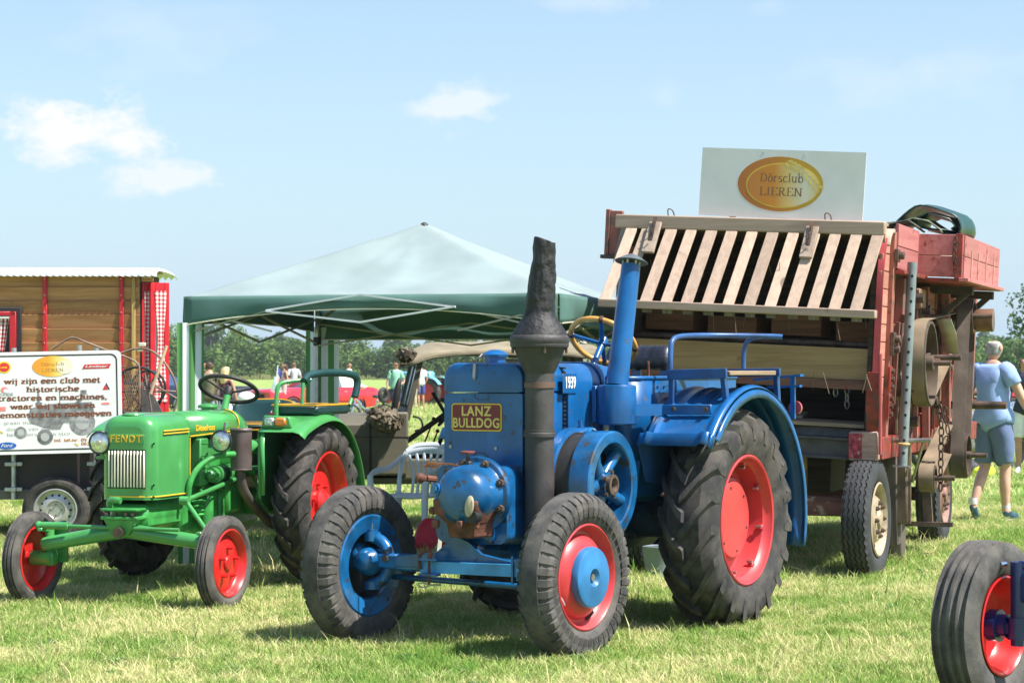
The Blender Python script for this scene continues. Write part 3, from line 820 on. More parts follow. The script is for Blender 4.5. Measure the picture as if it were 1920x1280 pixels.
def tractor_tyre(Rt, W, rim, nl, lugh, lugw, sweep, name, dirn=1):
    b = MB(); prof = carcass_profile(Rt - lugh, W, rim)
    b.lathe(prof, 56, YAX)
    w = W / 2
    shr = prof[4][0]
    for side in (1, -1):
        for i in range(nl):
            a0 = 2 * PI * (i + (.5 if side < 0 else 0)) / nl
            st = []
            for t in (0, .2, .4, .6, .8, .93):
                y = -w * .06 + (w * 1.02) * t
                st.append((t, y, dirn * sweep * (t ** 1.25), prof_r(prof, min(y, w * .9)) ))
            # over the shoulder and down the side wall
            st.append((1.0, w * 1.015, dirn * sweep * 1.06, shr - .015))
            st.append((1.1, w * 1.02, dirn * sweep * 1.10, shr - .085 * Rt / .68))
            lug(b, st, lambda t: lugw * (1 - .1 * t) if t <= 1 else lugw * .55, lambda t: lugh * 1.0 if t < .95 else (lugh * .95 if t < 1.05 else .004), prof, a0, side)
    return b.mesh('tyre', RUBBER, angle=30)
def block_tyre(Rt, W, rim, nb, m):
    """worn all-terrain tyre: smooth centre band, square shoulder blocks"""
    b = MB(); prof = carcass_profile(Rt - .012, W, rim, .008)
    b.lathe(prof, 64, YAX)
    w = W / 2; shr = prof[4][0]
    b.lathe([(Rt - .016, -w * .52), (Rt - .002, -w * .5), (Rt, -w * .2), (Rt, w * .2), (Rt - .002, w * .5), (Rt - .016, w * .52)], 64, YAX)
    for side in (1, -1):
        for i in range(nb):
            a0 = 2 * PI * (i + (.5 if side < 0 else 0)) / nb
            wd = 2 * PI * Rt / nb * .66
            st = [(0, w * .46, 0, Rt - .012), (.5, w * .74, 0, prof_r(prof, w * .74)), (.9, w * .97, 0, shr - .002), (1, w * 1.03, 0, shr - .022), (1.1, w * 1.03, 0, shr - .068)]
            lug(b, st, lambda t: wd if t < .95 else wd * .8, lambda t: .011 if t < .95 else (.006 if t < 1.05 else .001), prof, a0, side)
    return b.mesh('tyre', m, angle=30)
def rib_tyre(Rt, W, rim, grooves, m, depth=.014, gw=.012):
    """circumferential ribs: grooves at the given fractions of the half width"""
    w = W / 2; prof = carcass_profile(Rt, W, rim, .01)
    left = prof[:5]; right = prof[-5:]
    mid = []
    for g in grooves:
        y = g * w; r0 = Rt - .012 * (g * g) * 1.2
        mid += [(r0, y - gw), (r0 - depth, y - gw * .45), (r0 - depth, y + gw * .45), (r0, y + gw)]
    b = MB(); b.lathe(left + mid + right, 64, YAX)
    return b.mesh('tyre', m, angle=25)
def zigzag_tyre(Rt, W, rim, ng, m):
    w = W / 2; prof = carcass_profile(Rt, W, rim, .008)
    left = prof[:5]; right = prof[-5:]; mid = []; gi = []
    for k in range(ng):
        g = -.72 + 1.44 * k / (ng - 1); y = g * w; gw = .006
        o = len(left) + len(mid); gi += [o, o + 1, o + 2, o + 3]
        r0 = Rt - .010 * g * g
        mid += [(r0, y - gw), (r0 - .013, y - gw * .5), (r0 - .013, y + gw * .5), (r0, y + gw)]
    gi = set(gi)
    def wob(i, j, r, h):
        if j in gi: return r, h + (.0055 if (i // 2) % 2 else -.0055)
        if j in (3, 4) or j >= len(left) + len(mid) and j < len(left) + len(mid) + 2: return (r - (.006 if i % 2 else 0), h)
        return r, h
    b = MB(); b.lathe(left + mid + right, 168, YAX, wob=wob)
    return b.mesh('tyre', m, angle=25)
def disc(b, prof, n=40):
    b.lathe(prof, n, YAX)
def bolts(b, r, y, n, rad, ln, off=0, sides=6):
    for i in range(n):
        a = off + 2 * PI * i / n
        c = Vector((r * math.cos(a), y, r * math.sin(a)))
        b.cyl(c, c + Vector((0, ln, 0)), rad, sides)
# ------------------------------------------------------------------ blue tractor (local: x forward, y to its left, z up; origin under the front axle)
TH = 30
lz = thing('vintage_tractor', 'old blue single-cylinder tractor with tall black chimney and maroon name plate', 'tractor', (-.28, 12.1, 0), heading(TH))
# ---- wheels
FT_ME = block_tyre(.46, .205, .286, 44, RUBBERW)
RT_ME = tractor_tyre(.685, .345, .395, 19, .042, .062, .36, 'tyre')
def lanz_front(y, yaw):
    s = 1 if y > 0 else -1
    w = sub('wheel', lz, (0, y, .432), (0, 0, yaw))
    put('tyre', FT_ME, w)
    b = MB()
    # outer face is +y on the left wheel, mirrored on the right
    pr = [(.288, .075), (.294, .083), (.285, .088), (.276, .080), (.268, .050), (.250, .030), (.236, .030), (.225, .046), (.205, .066), (.170, .082), (.12, .088), (.001, .09)]
    M = YAX if s > 0 else YAX @ Matrix.Rotation(PI, 4, 'X')
    b.lathe(pr, 48, M)
    bl = MB(); dr = MB(); dr.lathe([(.194, -.062), (.190, .0), (.17, .03), (.08, .04), (.001, .04)], 40, M)
    pin = [(.294, -.072), (.296, -.082), (.286, -.088), (.272, -.084), (.200, -.074), (.192, -.06)]
    bl.lathe(pin, 48, M)
    if s > 0:
        b.build('rim', REDF, w); bl.build('inner_rim', BLUEG, w)
        c = MB(); c.lathe([(.166, .080), (.168, .112), (.162, .124), (.150, .129), (.05, .132), (.035, .118), (.03, .106), (.001, .104)], 44, YAX)
        c.build('hub_cap', mat('blue_cap_paint', (.025, .15, .34), .45, var=.2, wear=.2, wearcol=(.1, .12, .13), dust=.1), w)
        n = MB(); n.cyl((.0, .10, 0), (.0, .122, 0), .022, 6); n.build('hub_nut', STEEL, w)
        d = MB()
        for a in (62, 245):
            d = MB(); d.M = Matrix.Rotation(R(-a), 4, 'Y')
            d.box((.245, .034, 0), (.022, .006, .09), ch=.002); d.M = None; d.build('rim_slot', DARK, w)
        e = MB(); e.tube([(.215, .05, -.095), (.225, .075, -.12), (.232, .085, -.135)], .006, 6); e.build('valve', STEEL, w)
    else:
        b.build('rim', REDF, w); bl.build('inner_rim', BLUEG, w); dr.build('brake_drum', mat('oily_drum', (.012, .02, .03), .5, var=.4, wear=.3, wearcol=(.02, .06, .12)), w)
    return w
lanz_front(.72, R(-4))
wf = lanz_front(-.70, R(-4))
def lanz_rear(y):
    s = 1 if y > 0 else -1
    w = sub('wheel', lz, (-1.72, y, .645), (0, 0, 0 if s > 0 else PI))
    t = put('tyre', RT_ME, w); t.rotation_euler = (0, R(5), 0)
    if s < 0: t.scale = (1, 1, 1)
    b = MB()
    b.lathe([(.398, .125), (.402, .140), (.392, .146), (.380, .140), (.372, .105), (.352, .085), (.345, .02), (.335, -.02), (.30, -.03), (.285, -.02), (.262, .015), (.255, .028), (.24, .03), (.15, .03), (.001, .03)], 56, YAX)
    b.build('rim', REDF, w)
    c = MB(); c.lathe([(.235, .030), (.235, .040), (.228, .046), (.02, .046), (.001, .046)], 44, YAX); c.build('centre_disc', REDF, w)
    bo = MB(); bolts(bo, .20, .046, 6, .008, .004, .3); bo.build('disc_rivet', BLACK, w)
    for i in range(8):
        a = 2 * PI * i / 8 + .2
        k = MB(); k.M = Matrix.Rotation(-a, 4, 'Y')
        k.box((.352, .075, 0), (.03, .035, .035), ch=.004); k.bar((.355, .055, .035), (.355, .055, -.035), .012, .012)
        k.M = None; k.build('rim_clamp', REDF, w)
        k = MB(); k.M = Matrix.Rotation(-a, 4, 'Y'); k.cyl((.325, .055, 0), (.325, .09, 0), .011, 6); k.M = None; k.build('wheel_bolt', STEEL, w)
    return w
lanz_rear(.86); lanz_rear(-.62)

# ---- front axle
ax = MB()
ax.box((0, 0, .46), (.085, .86, .095), ch=.012)
ax.box((0, .52, .465), (.085, .2, .085), ch=.012); ax.box((0, -.52, .465), (.085, .2, .085), ch=.012)
axo = ax.build('front_axle', BLUEG, lz)
k = MB(); k.prism([(-.42, .44), (.36, .44), (.36, .50), (.16, .535), (.08, .60), (.0, .63), (-.05, .60), (-.14, .53), (-.42, .50)], (.035, 0, 0), (0, 1, 0), (0, 0, 1), (.03, 0, 0))
k.build('axle_bracket', BLUEG, lz, bevel=.004)
k = MB(); k.prism([(-.20, .420), (.44, .425), (.44, .495), (-.20, .485)], (.125, 0, 0), (0, 1, 0), (0, 0, 1), (.012, 0, 0))
k.bar((.06, .44, .46), (.14, .44, .46), .02, .11); k.build('drawbar_plate', mat('light_blue_bar', (.05, .27, .55), .4, var=.2, wear=.25, wearcol=(.12, .08, .06), dust=.1), lz, bevel=.002)
k = MB(); k.box((.145, .41, .462), (.012, .016, .15), ch=.003); k.box((.13, .45, .505), (.05, .05, .05), ch=.006); k.build('plate_end', BLUEG, lz)
k = MB(); k.box((.16, -.12, .500), (.05, .12, .014), ch=.003); k.box((.16, -.12, .415), (.05, .12, .014), ch=.003); k.build('hitch_cheek', BLUEG, lz)
k = MB(); k.tube([(.165, -.12, .53), (.165, -.12, .36)], .008, 8); k.tube(smoothpath([(.15, -.19, .44), (.155, -.195, .52), (.16, -.15, .55), (.165, -.10, .54), (.165, -.115, .50)], 2), .009, 8); k.build('hitch_pin', RUST, lz)
k = MB(); k.tube([(.17 , -.16 + .035 * math.cos(a), .355 + .012 * math.sin(a)) for a in [i * PI / 6 for i in range(12)]], .004, 6, closed=True); k.tube([(.17, -.125, .357), (.17, -.04, .362)], .005, 6); k.build('split_pin', STEEL, lz)
for s in (1, -1):
    kn = sub('steering_knuckle', lz, (0, s * .60, .46))
    y = MB()
    # C shaped yoke seen from the front, opening outward
    pts = [(.0, s * (.03 + .0), .135)] + [(.0, s * (.02 - .13 * math.cos(t)), .135 * math.sin(t)) for t in [R(70 - i * 14) for i in range(11)]] + [(.0, s * .03, -.135)]
    y.tube(pts, [.03] + [.036] * 11 + [.03], 10)
    y.box((0, -s * .14, 0), (.08, .09, .09), ch=.012)
    y.build('yoke', BLUEG, kn)
    p = MB(); p.cyl((0, s * .015, .115), (0, s * .015, .165), .05, 18); p.cyl((0, s * .015, .165), (0, s * .015, .18), .032, 14); p.build('king_pin', BLUEG, kn); p = MB(); p.cyl((0, s * .015, -.12), (0, s * .015, -.165), .048, 18); p.build('king_pin', BLUEG, kn)
    p = MB(); p.lathe([(.075, -.10), (.085, -.03), (.08, .0), (.07, .012), (.055, .05), (.042, .058), (.001, .06)], 24, Matrix.Translation((.05, s * .02, .0)) @ rotm((0, 0, 1), (1, -.10 * s, .1)))
    p.build('hub_cone', BLUEG, kn)
    p = MB(); p.ball((-.0, s * .10, .02), (.07, .06, .085), 18, 12); p.cyl((0, s * .05, 0), (0, s * .16, 0), .06, 16); p.build('stub_axle', BLUEG, kn)
    g = MB(); g.tube([(0.02, s * .0, .18), (.02, s * .0, .215)], .005, 6); g.tube([(0.0, s * .03, .18), (.0, s * .035, .20)], .006, 6); g.build('grease_nipple', STEEL, kn)
    g = MB(); g.cyl((.04, -s * .11, .02), (.058, -s * .11, .02), .02, 6); g.build('yoke_bolt', BOLT, kn)
tr = MB(); tr.tube([(-.12, -.55, .36), (-.12, .55, .34)], .018, 10); tr.build('track_rod', BLUEG, lz)

# ---- engine block, cylinder, crankcase
def rrect(cy, cz, hy, hz, rad, x, n=5, top_only=False):
    pts = []
    for (sy, sz, a0) in ((1, 1, 0), (-1, 1, 90), (-1, -1, 180), (1, -1, 270)):
        rr = rad if (sz > 0 or not top_only) else .012
        for i in range(n + 1):
            a = R(a0 + 90 * i / n)
            pts.append(Vector((x, cy + sy * (hy - rr) + rr * math.cos(a), cz + sz * (hz - rr) + rr * math.sin(a))))
    return pts
cy = MB()
cy.loft([rrect(.02, .80, .235, .22, .06, -.06), rrect(.02, .80, .235, .22, .06, -.72)])
cy.loft([rrect(.02, .66, .16, .08, .05, -.03), rrect(.02, .62, .16, .10, .05, -.9)])
cy.build('engine_block', BLUEG, lz)
cr = MB(); cr.lathe([(.34, -.26), (.355, -.24), (.355, .24), (.34, .26), (.001, .27)], 40, Matrix.Translation((-.62, 0, .90)) @ YAX); cr.lathe([(.001, -.27), (.34, -.26)], 40, Matrix.Translation((-.62, 0, .90)) @ YAX)
cr.box((-1.2, 0, .80), (1.0, .46, .50), ch=.05)
cr.build('crankcase', BLUE, lz)
gb_ = MB(); gb_.box((-1.7, 0, .72), (.7, .55, .55), ch=.06); gb_.cyl((-1.72, -.75, .645), (-1.72, .75, .645), .13, 20); gb_.build('rear_axle_housing', mat('dark_blue_underside', (.010, .04, .11), .6, var=.3, wear=.4, wearcol=(.02, .02, .02), dust=.2), lz)
un = MB(); un.box((-.85, 0, .47), (1.0, .28, .16), ch=.03); un.build('sump', BLUEG, lz)
# cylinder head with dome
hd = sub('cylinder_head', lz, (0, .085, .862))
b = MB(); b.lathe([(.21, -.05), (.218, -.035), (.218, -.012), (.208, .0), (.185, .004), (.174, .03), (.172, .10), (.164, .15), (.142, .195), (.10, .222), (.05, .232), (.001, .234)], 40, Matrix.Translation((.0, 0, 0)) @ rotm((0, 0, 1), (1, 0, 0)))
b.build('dome', BLUEG, hd)
for i in range(8):
    a = R(22 + 45 * i); k = MB(); c = Vector((.004, .188 * math.cos(a), .188 * math.sin(a))); k.cyl(c, c + Vector((.03, 0, 0)), .022, 6); k.cyl(c, c + Vector((.048, 0, 0)), .012, 8); k.build('head_bolt', BOLT, hd)
k = MB(); k.cyl((.14, -.11, .03), (.215, -.135, .035), .036, 18); k.cyl((.2, -.13, .035), (.225, -.138, .035), .022, 6); k.build('plug', BLUEG, hd)
k = MB(); k.tube([(.05, -.02, .15), (.05, -.02, .235)], .012, 8); k.box((.05, -.02, .175), (.04, .05, .03), ch=.006); k.build('valve_stem', BLACK, hd)
k = MB(); k.tube([(.05 + .035 * math.cos(a), -.02 + .035 * math.sin(a), .24) for a in [i * PI / 7 for i in range(14)]], .007, 6, closed=True)
for i in range(3):
    a = i * 2.1; k.tube([(.05, -.02, .24), (.05 + .035 * math.cos(a), -.02 + .035 * math.sin(a), .24)], .005, 5)
k.build('hand_wheel', mat('red_oxide', (.22, .05, .04), .6, var=.2, wear=.3), hd)
k = MB(); k.tube(smoothpath([(.06, -.05, .16), (.07, -.13, .175), (.06, -.2, .17), (.06, -.27, .18), (.05, -.30, .165), (.06, -.25, .15), (.06, -.19, .165), (.06, -.27, .175), (.05, -.31, .15)], 3), .006, 6)
k.build('copper_pipe', mat('copper_pipe', (.45, .17, .09), .35, .8, var=.2), hd)
k = MB(); k.cyl((-.02, -.28, .08), (.09, -.30, .09), .018, 8); k.ball((.1, -.305, .09), .03, 8, 6); k.build('side_valve', RUST, hd)
k = MB(); k.cyl((.16, -.16, -.085), (.20, -.17, -.085), .022, 6); k.cyl((.17, -.08, -.08), (.215, -.08, -.08), .02, 6); k.build('drain_cock', RUST, hd)
k = MB(); k.ball((.02, -.22, -.03), (.03, .035, .03), 10, 8); k.cyl((.0, -.19, -.03), (.02, -.26, -.03), .012, 8); k.build('fuel_cock', STEEL, hd)
# rusty burner box under the dome
b = MB()
def ring(x0, x1, y0, y1, z): return [Vector((x0, y0, z)), Vector((x1, y0 + .03, z)), Vector((x1, y1 - .03, z)), Vector((x0, y1, z))]
b.loft([ring(-.04, .215, -.185, .165, -.02), ring(-.03, .21, -.178, .158, -.095), ring(-.02, .17, -.125, .12, -.15), ring(-.02, .155, -.11, .105, -.235)])
b.build('burner_box', RUST, hd, bevel=.012)
for yy in (-.13, .03, .10):
    k = MB(); k.box((.215 if yy < .1 else .17, yy, -.155), (.035, .04, .045), ch=.005); k.build('box_foot', RUST, hd)
k = MB(); k.lathe([(.001, .012), (.035, .01), (.045, .0), (.001, -.002)], 18, Matrix.Translation((.232, .10, -.05)) @ rotm((0, 0, 1), (1, .15, 0)) @ Matrix.Diagonal((1.35, .62, 1, 1))); k.build('swing_cover', mat('tan_cover', (.42, .36, .24), .5, var=.1), hd)
k = MB(); k.tube([(.165, .11, -.11), (.222, .11, -.11)], .034, 14); k.build('peep_hole', BLACK, hd)

# ---- radiator tank
tk = MB()
tk.loft([rrect(-.004, 1.225, .262, .205, .012, -.232), rrect(-.004, 1.225, .266, .205, .012, -.245), rrect(-.004, 1.225, .266, .205, .012, -.70)])
tk.build('radiator', BLUE, lz)
tp = MB()
def toprings(x, zt, hy, rad=.10):
    return rrect(-.004, (1.436 + zt) / 2, hy, (zt - 1.436) / 2, rad, x, 7, True)
tp.loft([toprings(-.222, 1.575, .245, .07), toprings(-.231, 1.597, .261, .085), toprings(-.25, 1.606, .268, .09), toprings(-.70, 1.606, .268, .09)])
tp.build('header_tank', BLUE, lz)
k = MB(); k.cyl((-.40, -.02, 1.60), (-.40, -.02, 1.645), .062, 8); k.lathe([(.075, 0), (.078, .012), (.06, .028), (.03, .04), (.001, .042)], 8, Matrix.Translation((-.40, -.02, 1.642))); k.build('filler_cap', BLUE, lz)
k = MB(); k.tube([(-.222, -.05, 1.60), (-.216, -.052, 1.52)], .012, 8); k.tube([(-.30, -.05, 1.655), (-.225, -.05, 1.61)], .006, 6); k.ball((-.22, -.052, 1.515), .011, 8, 6); k.build('cap_spring', STEEL, lz)
k = MB(); k.box((-.23, -.055, 1.565), (.012, .15, .05), ch=.004); k.build('cap_bracket', BLUE, lz)
k = MB()
for yy, zz in ((-.20, 1.50), (-.22, 1.12), (.085, 1.115), (-.085, 1.53), (-.05, 1.505)):
    k.cyl((-.234, yy, zz), (-.224, yy, zz), .010, 8)
k.build('radiator_bolt', STEEL, lz)
k = MB(); k.lathe([(.05, .002), (.04, -.012), (.001, -.014)], 20, Matrix.Translation((-.2305, -.01, 1.415)) @ rotm((0, 0, 1), (1, 0, 0)) @ Matrix.Diagonal((.45, 1, 1, 1))); k.lathe([(.05, .003), (.04, -.01), (.001, -.012)], 20, Matrix.Translation((-.2295, -.02, 1.06)) @ rotm((0, 0, 1), (1, 0, 0)) @ Matrix.Diagonal((.6, 1, 1, 1))); k.build('lifting_slot', DARK, lz)
# name plate
pl = MB()
def rr2(cy_, cz_, hy, hz, rad, n=5):
    p = []
    for (sy, sz, a0) in ((1, 1, 0), (-1, 1, 90), (-1, -1, 180), (1, -1, 270)):
        for i in range(n + 1):
            a = R(a0 + 90 * i / n); p.append((cy_ + sy * (hy - rad) + rad * math.cos(a), cz_ + sz * (hz - rad) + rad * math.sin(a)))
    return p
pl.prism(rr2(-.044, 1.292, .168, .080, .02), (-.233, 0, 0), (0, 1, 0), (0, 0, 1), (.008, 0, 0))
plate = pl.build('name_plate', YELLOW, lz)
pl = MB(); pl.prism(rr2(-.044, 1.292, .160, .072, .015), (-.233, 0, 0), (0, 1, 0), (0, 0, 1), (.0105, 0, 0)); pl.build('plate_field', DARKRED, plate)
YELP = mat('pale_yellow_letters', (.72, .56, .14), .5, var=.08)
Mx = lambda y, z, x: plane_m((x, y, z), (0, 1, 0), (0, 0, 1))
lettering('LANZ', .078, YELP, plate, Mx(-.044, 1.325, -.2215), bold=.02, xs=.93, spacing=1.12)
lettering('BULLDOG', .078, YELP, plate, Mx(-.044, 1.257, -.2215), bold=.02, xs=.86, spacing=1.06)
fl = MB(); fl.box((-.238, .01, .995), (.02, .50, .055), ch=.005); fl.build('radiator_flange', BLUEG, lz)
k = MB()
for yy in (-.19, -.15, -.11, .17, .225): k.cyl((-.232, yy, .995), (-.224, yy, .995), .015, 10)
k.build('flange_hole', DARK, lz)
# fins between tank and hood (ribbed side)
k = MB()
for i in range(22): k.box((-.715, .24, 1.05 + i * .025), (.03, .06, .012))
k.build('radiator_fin', BLACK, lz)['kind'] = 'stuff'
# ---- hood / fuel tank behind
hd_ = MB()
def hoodr(x, zt, hy, z0=1.02, rad=.13): return rrect(0, (z0 + zt) / 2, hy, (zt - z0) / 2, rad, x, 8, True)
hd_.loft([hoodr(-.73, 1.600, .285), hoodr(-.735, 1.604, .29), hoodr(-1.13, 1.604, .29)])
hd_.build('hood', BLUE, lz)
h2 = MB(); h2.loft([hoodr(-1.135, 1.612, .297, 1.05), hoodr(-1.155, 1.615, .30, 1.05), hoodr(-1.45, 1.585, .31, 1.05, .15), hoodr(-1.62, 1.545, .30, 1.05, .15)]); h2.build('scuttle', BLUE, lz)
k = MB(); k.cyl((-.86, -.02, 1.6), (-.86, -.02, 1.635), .05, 18); k.cyl((-.86, -.02, 1.632), (-.86, -.02, 1.645), .058, 18); k.build('fuel_cap', BLUE, lz)
k = MB(); k.box((-.725, .296, 1.485), (.17, .004, .115), ch=.001)
pl2 = k.build('year_plate', BLUE, lz)
lettering('1939', .098, WHITE, pl2, plane_m((-.73, .300, 1.487), (-1, 0, 0), (0, 0, 1)), bold=.012, xs=.68)
# belly side plate curving to the crankcase
k = MB(); k.grid(lambda u, v: Vector((-.70 - .50 * u, .285 + .14 * v ** 2, 1.06 - .30 * v)), 6, 8); k.build('side_skirt', BLUE, lz, solid=.006)
# pump, oiler
k = MB(); k.cyl((-.74, .36, 1.19), (-.74, .36, 1.23), .022, 12); k.cyl((-.74, .36, 1.23), (-.74, .36, 1.27), .012, 8); k.cyl((-.74, .36, 1.10), (-.74, .36, 1.19), .014, 8); k.build('oil_cup', BLUE, lz)
oi_ = sub('drip_oiler', lz, (-1.07, .36, 1.17))
k = MB(); k.cyl((0, 0, .03), (0, 0, .10), .022, 14); k.build('glass_bowl', glass('oiler_glass', (.8, .7, .5), .05, .45), oi_)
k = MB(); k.cyl((0, 0, .10), (0, 0, .115), .025, 14); k.cyl((0, 0, .115), (0, 0, .17), .008, 8); k.cyl((0, 0, -.09), (0, 0, .03), .010, 8); k.cyl((0, 0, .02), (0, 0, .035), .024, 14); k.build('brass_body', mat('brass', (.55, .38, .12), .35, .8, var=.2), oi_)
k = MB(); k.cyl((-1.135, .33, 1.06), (-1.135, .33, 1.5), .007, 8); k.cyl((-1.135, .33, 1.40), (-1.135, .33, 1.5), .011, 8); k.build('drain_rod', STEEL, lz)

# ---- flywheel pulley, belt
fw = sub('flywheel', lz, (-.585, 0, .905))
b = MB(); b.lathe([(.235, .52), (.235, .655), (.245, .662), (.300, .662), (.310, .655), (.310, .535), (.303, .525), (.235, .52)], 64, YAX); b.build('pulley_rim', BLUEG, fw, angle=30)
b = MB(); b.lathe([(.25, .43), (.285, .43), (.285, .515), (.25, .515), (.25, .43)], 56, YAX); b.build('inner_pulley', BLACK, fw, angle=30)
b = MB(); b.lathe([(.30, .36), (.325, .37), (.325, .425), (.30, .43)], 56, YAX); b.build('clutch_rim', BLUE, fw, angle=30)
b = MB(); b.lathe([(.001, .35), (.3, .36), (.3, .43), (.001, .44)], 40, YAX); b.build('clutch_drum', DARK, fw)
for i in range(5):
    a = R(62 + 72 * i); b = MB(); d = Vector((math.cos(a), 0, math.sin(a)))
    b.tube([d * .04 + Vector((0, .57, 0)), d * .14 + Vector((0, .575, 0)), d * .242 + Vector((0, .59, 0))], [.046, .034, .038], 12); b.build('spoke', BLUEG, fw)
b = MB(); b.cyl((0, .44, 0), (0, .64, 0), .075, 24); b.build('hub', BLUEG, fw)
b = MB(); b.lathe([(.058, .63), (.060, .665), (.040, .668), (.032, .64), (.001, .64)], 20, YAX); b.build('shaft_claw', BOLT, fw)
b = MB(); bolts(b, .075, .62, 5, .013, .03, .5); b.build('hub_bolt', BOLT, fw)
bt = MB()
fan = Vector((-.70, .40, 1.17))
bt.bar(fan + Vector((.02, .06, .045)), Vector((-.70, .47, .905 + .275)) + Vector((-.12, 0, .0)), .035, .008)
bt.bar(fan + Vector((.045, .06, -.02)), Vector((-.585 + .275, .47, .88)), .035, .008); bt.build('drive_belt', BLACK, lz)
k = MB(); k.lathe([(.001, 0), (.055, .0), (.06, .01), (.06, .06), (.055, .07), (.001, .07)], 24, Matrix.Translation(fan) @ YAX); k.cyl(fan + Vector((0, .07, 0)), fan + Vector((0, .10, 0)), .016, 6); k.build('fan_pulley', BLUEG, lz)
k = MB(); k.lathe([(.05, 0), (.07, .03), (.065, .1), (.04, .13), (.001, .135)], 20, Matrix.Translation((-.69, .37, 1.04))); k.build('oil_pump', BLUEG, lz)

# ---- chimney
ch = sub('chimney', lz, (-.25, .36, 0))
b = MB(); b.lathe([(.083, .80), (.083, 1.19), (.083, 1.545)], 32); b.tube(smoothpath([(0, 0, .84), (0, 0, .74), (-.03, -.02, .66), (-.12, -.08, .60), (-.22, -.16, .58)], 2), .083, 24); b.build('flue_pipe', SOOT, ch)
b = MB(); b.lathe([(.083, 1.185), (.094, 1.186), (.094, 1.206), (.090, 1.21), (.090, 1.225), (.083, 1.226)], 32); b.build('collar', SOOT, ch)
b = MB(); b.lathe([(.084, 1.462), (.089, 1.463), (.089, 1.495), (.084, 1.496)], 32); b.build('clamp_band', mat('rusty_band', (.10, .06, .045), .6, var=.3), ch)
b = MB(); b.lathe([(.083, 1.545), (.095, 1.565), (.148, 1.690), (.152, 1.70)], 36); b.build('spark_cone', SOOT, ch)
b = MB(); b.lathe([(.150, 1.690), (.164, 1.694), (.168, 1.705), (.166, 1.715), (.170, 1.722), (.170, 1.745), (.160, 1.762), (.152, 1.766)], 36); b.build('spark_ring', SOOT, ch)
for i in range(4):
    a = R(40 + 90 * i); k = MB(); k.cyl((.155 * math.cos(a), .155 * math.sin(a), 1.66), (.155 * math.cos(a), .155 * math.sin(a), 1.70), .008, 6); k.build('clamp_bolt', BOLT, ch)
CLOTH = mat('black_tar_cloth', (.013, .0125, .014), .6, var=.4, vscale=14, bump=.9, bscale=30, dust=.12, dustcol=(.05, .047, .047))
b = MB()
def slv(i, j, r_, h):
    a = i * 2 * PI / 72; w_ = noise.fractal(Vector((math.cos(a) * 1.2, math.sin(a) * 1.2, h * 7)), .8, 2.0, 4) * .0085 + noise.noise(Vector((math.cos(a) * 2, math.sin(a) * 2, h * 26))) * .005
    f = max(0, min(1, (h - 1.80) / .1))
    return r_ + w_ * f, h + (0.02 * math.cos(a + 1.0) if h > 2.29 else 0)
prof = [(.158, 1.762), (.150, 1.785), (.125, 1.825), (.100, 1.862), (.090, 1.885)] + [(.088 - .029 * t, 1.90 + .40 * t) for t in [i / 30 for i in range(31)]] + [(.055, 2.303), (.05, 2.24)]
b.lathe(prof, 72, wob=slv); o = b.build('cloth_sleeve', CLOTH, ch, angle=70)
# lean of the sleeve
for v in o.data.vertices:
    if v.co.z > 1.88: f = (v.co.z - 1.88); v.co.y += f * .085

# ---- air intake pipe (blue)
ai = sub('air_intake', lz, (-1.055, .44, 0))
b = MB(); b.lathe([(.001, 1.236), (.112, 1.236), (.118, 1.244), (.118, 1.462), (.112, 1.474), (.075, 1.478)], 40); b.build('filter_drum', BLUE, ai, angle=30)
b = MB()
top = Vector((-.165, .012, 2.20)); bot = Vector((0, 0, 1.470))
b.tube([bot, bot.lerp(top, .14)], [.070, .0665], 28); b.tube([bot.lerp(top, .139), bot.lerp(top, .6), top], [.0665, .062, .058], 28); b.build('intake_pipe', BLUE, ai, angle=30)
b = MB(); d = (top - bot).normalized(); M = Matrix.Translation(top) @ rotm((0, 0, 1), d)
b.lathe([(.100, .016), (.102, .020), (.055, .048), (.02, .066), (.001, .069)], 28, M); b.lathe([(.001, .03), (.100, .016)], 28, M); b.build('rain_cap', mat('grey_green_cap', (.09, .11, .12), .5, var=.2), ai)
b = MB()
for i in range(6):
    a = i * PI / 3; c = M @ Vector((.05 * math.cos(a), .05 * math.sin(a), -.005)); c2 = M @ Vector((.05 * math.cos(a), .05 * math.sin(a), .025)); b.cyl(c, c2, .006, 6)
b.build('cap_stay', CREAM, ai)
k = MB(); k.box((.02, -.12, 1.36), (.10, .03, .22), ch=.004); k.bar((-.02, -.05, 1.238), (-.02, -.05, 1.06), .04, .02); k.build('drum_bracket', BLUE, ai)

# ---- platform, cowl, seat, steering
cw = MB(); poly = [(-1.10, .34), (-1.12, .46), (-1.20, .53), (-1.34, .545), (-1.62, .545)]
cw.loft([[Vector((x, y, 1.02)) for x, y in poly], [Vector((x, y, 1.515)) for x, y in poly]], closed=False, caps=False); cw.build('side_cowl', BLUE, lz, solid=.008)
k = MB(); k.tube([(x, y, 1.515) for x, y in poly] + [(-1.9, .55, 1.515), (-2.55, .55, 1.515)], .013, 10); k.build('cowl_rail', BLUE, lz)
k = MB(); k.box((-2.1, .548, 1.46), (.9, .008, .09), ch=.002); k.build('cowl_strip', BLUE, lz)
k = MB()
for x, z in ((-1.38, 1.46), (-1.47, 1.46), (-1.55, 1.47), (-1.55, 1.44), (-1.55, 1.39)): k.cyl((x, .55, z), (x, .556, z), .008, 8)
k.build('cowl_bolt', DARK, lz)
k = MB(); k.loft([[Vector((-1.12, .30, .75)), Vector((-1.20, .50, .80)), Vector((-1.5, .52, .80)), Vector((-1.6, .4, .75))], [Vector((-1.12, .30, 1.03)), Vector((-1.2, .525, 1.03)), Vector((-1.6, .54, 1.03)), Vector((-1.62, .4, 1.03))]]); k.build('lower_cowl', BLUE, lz)
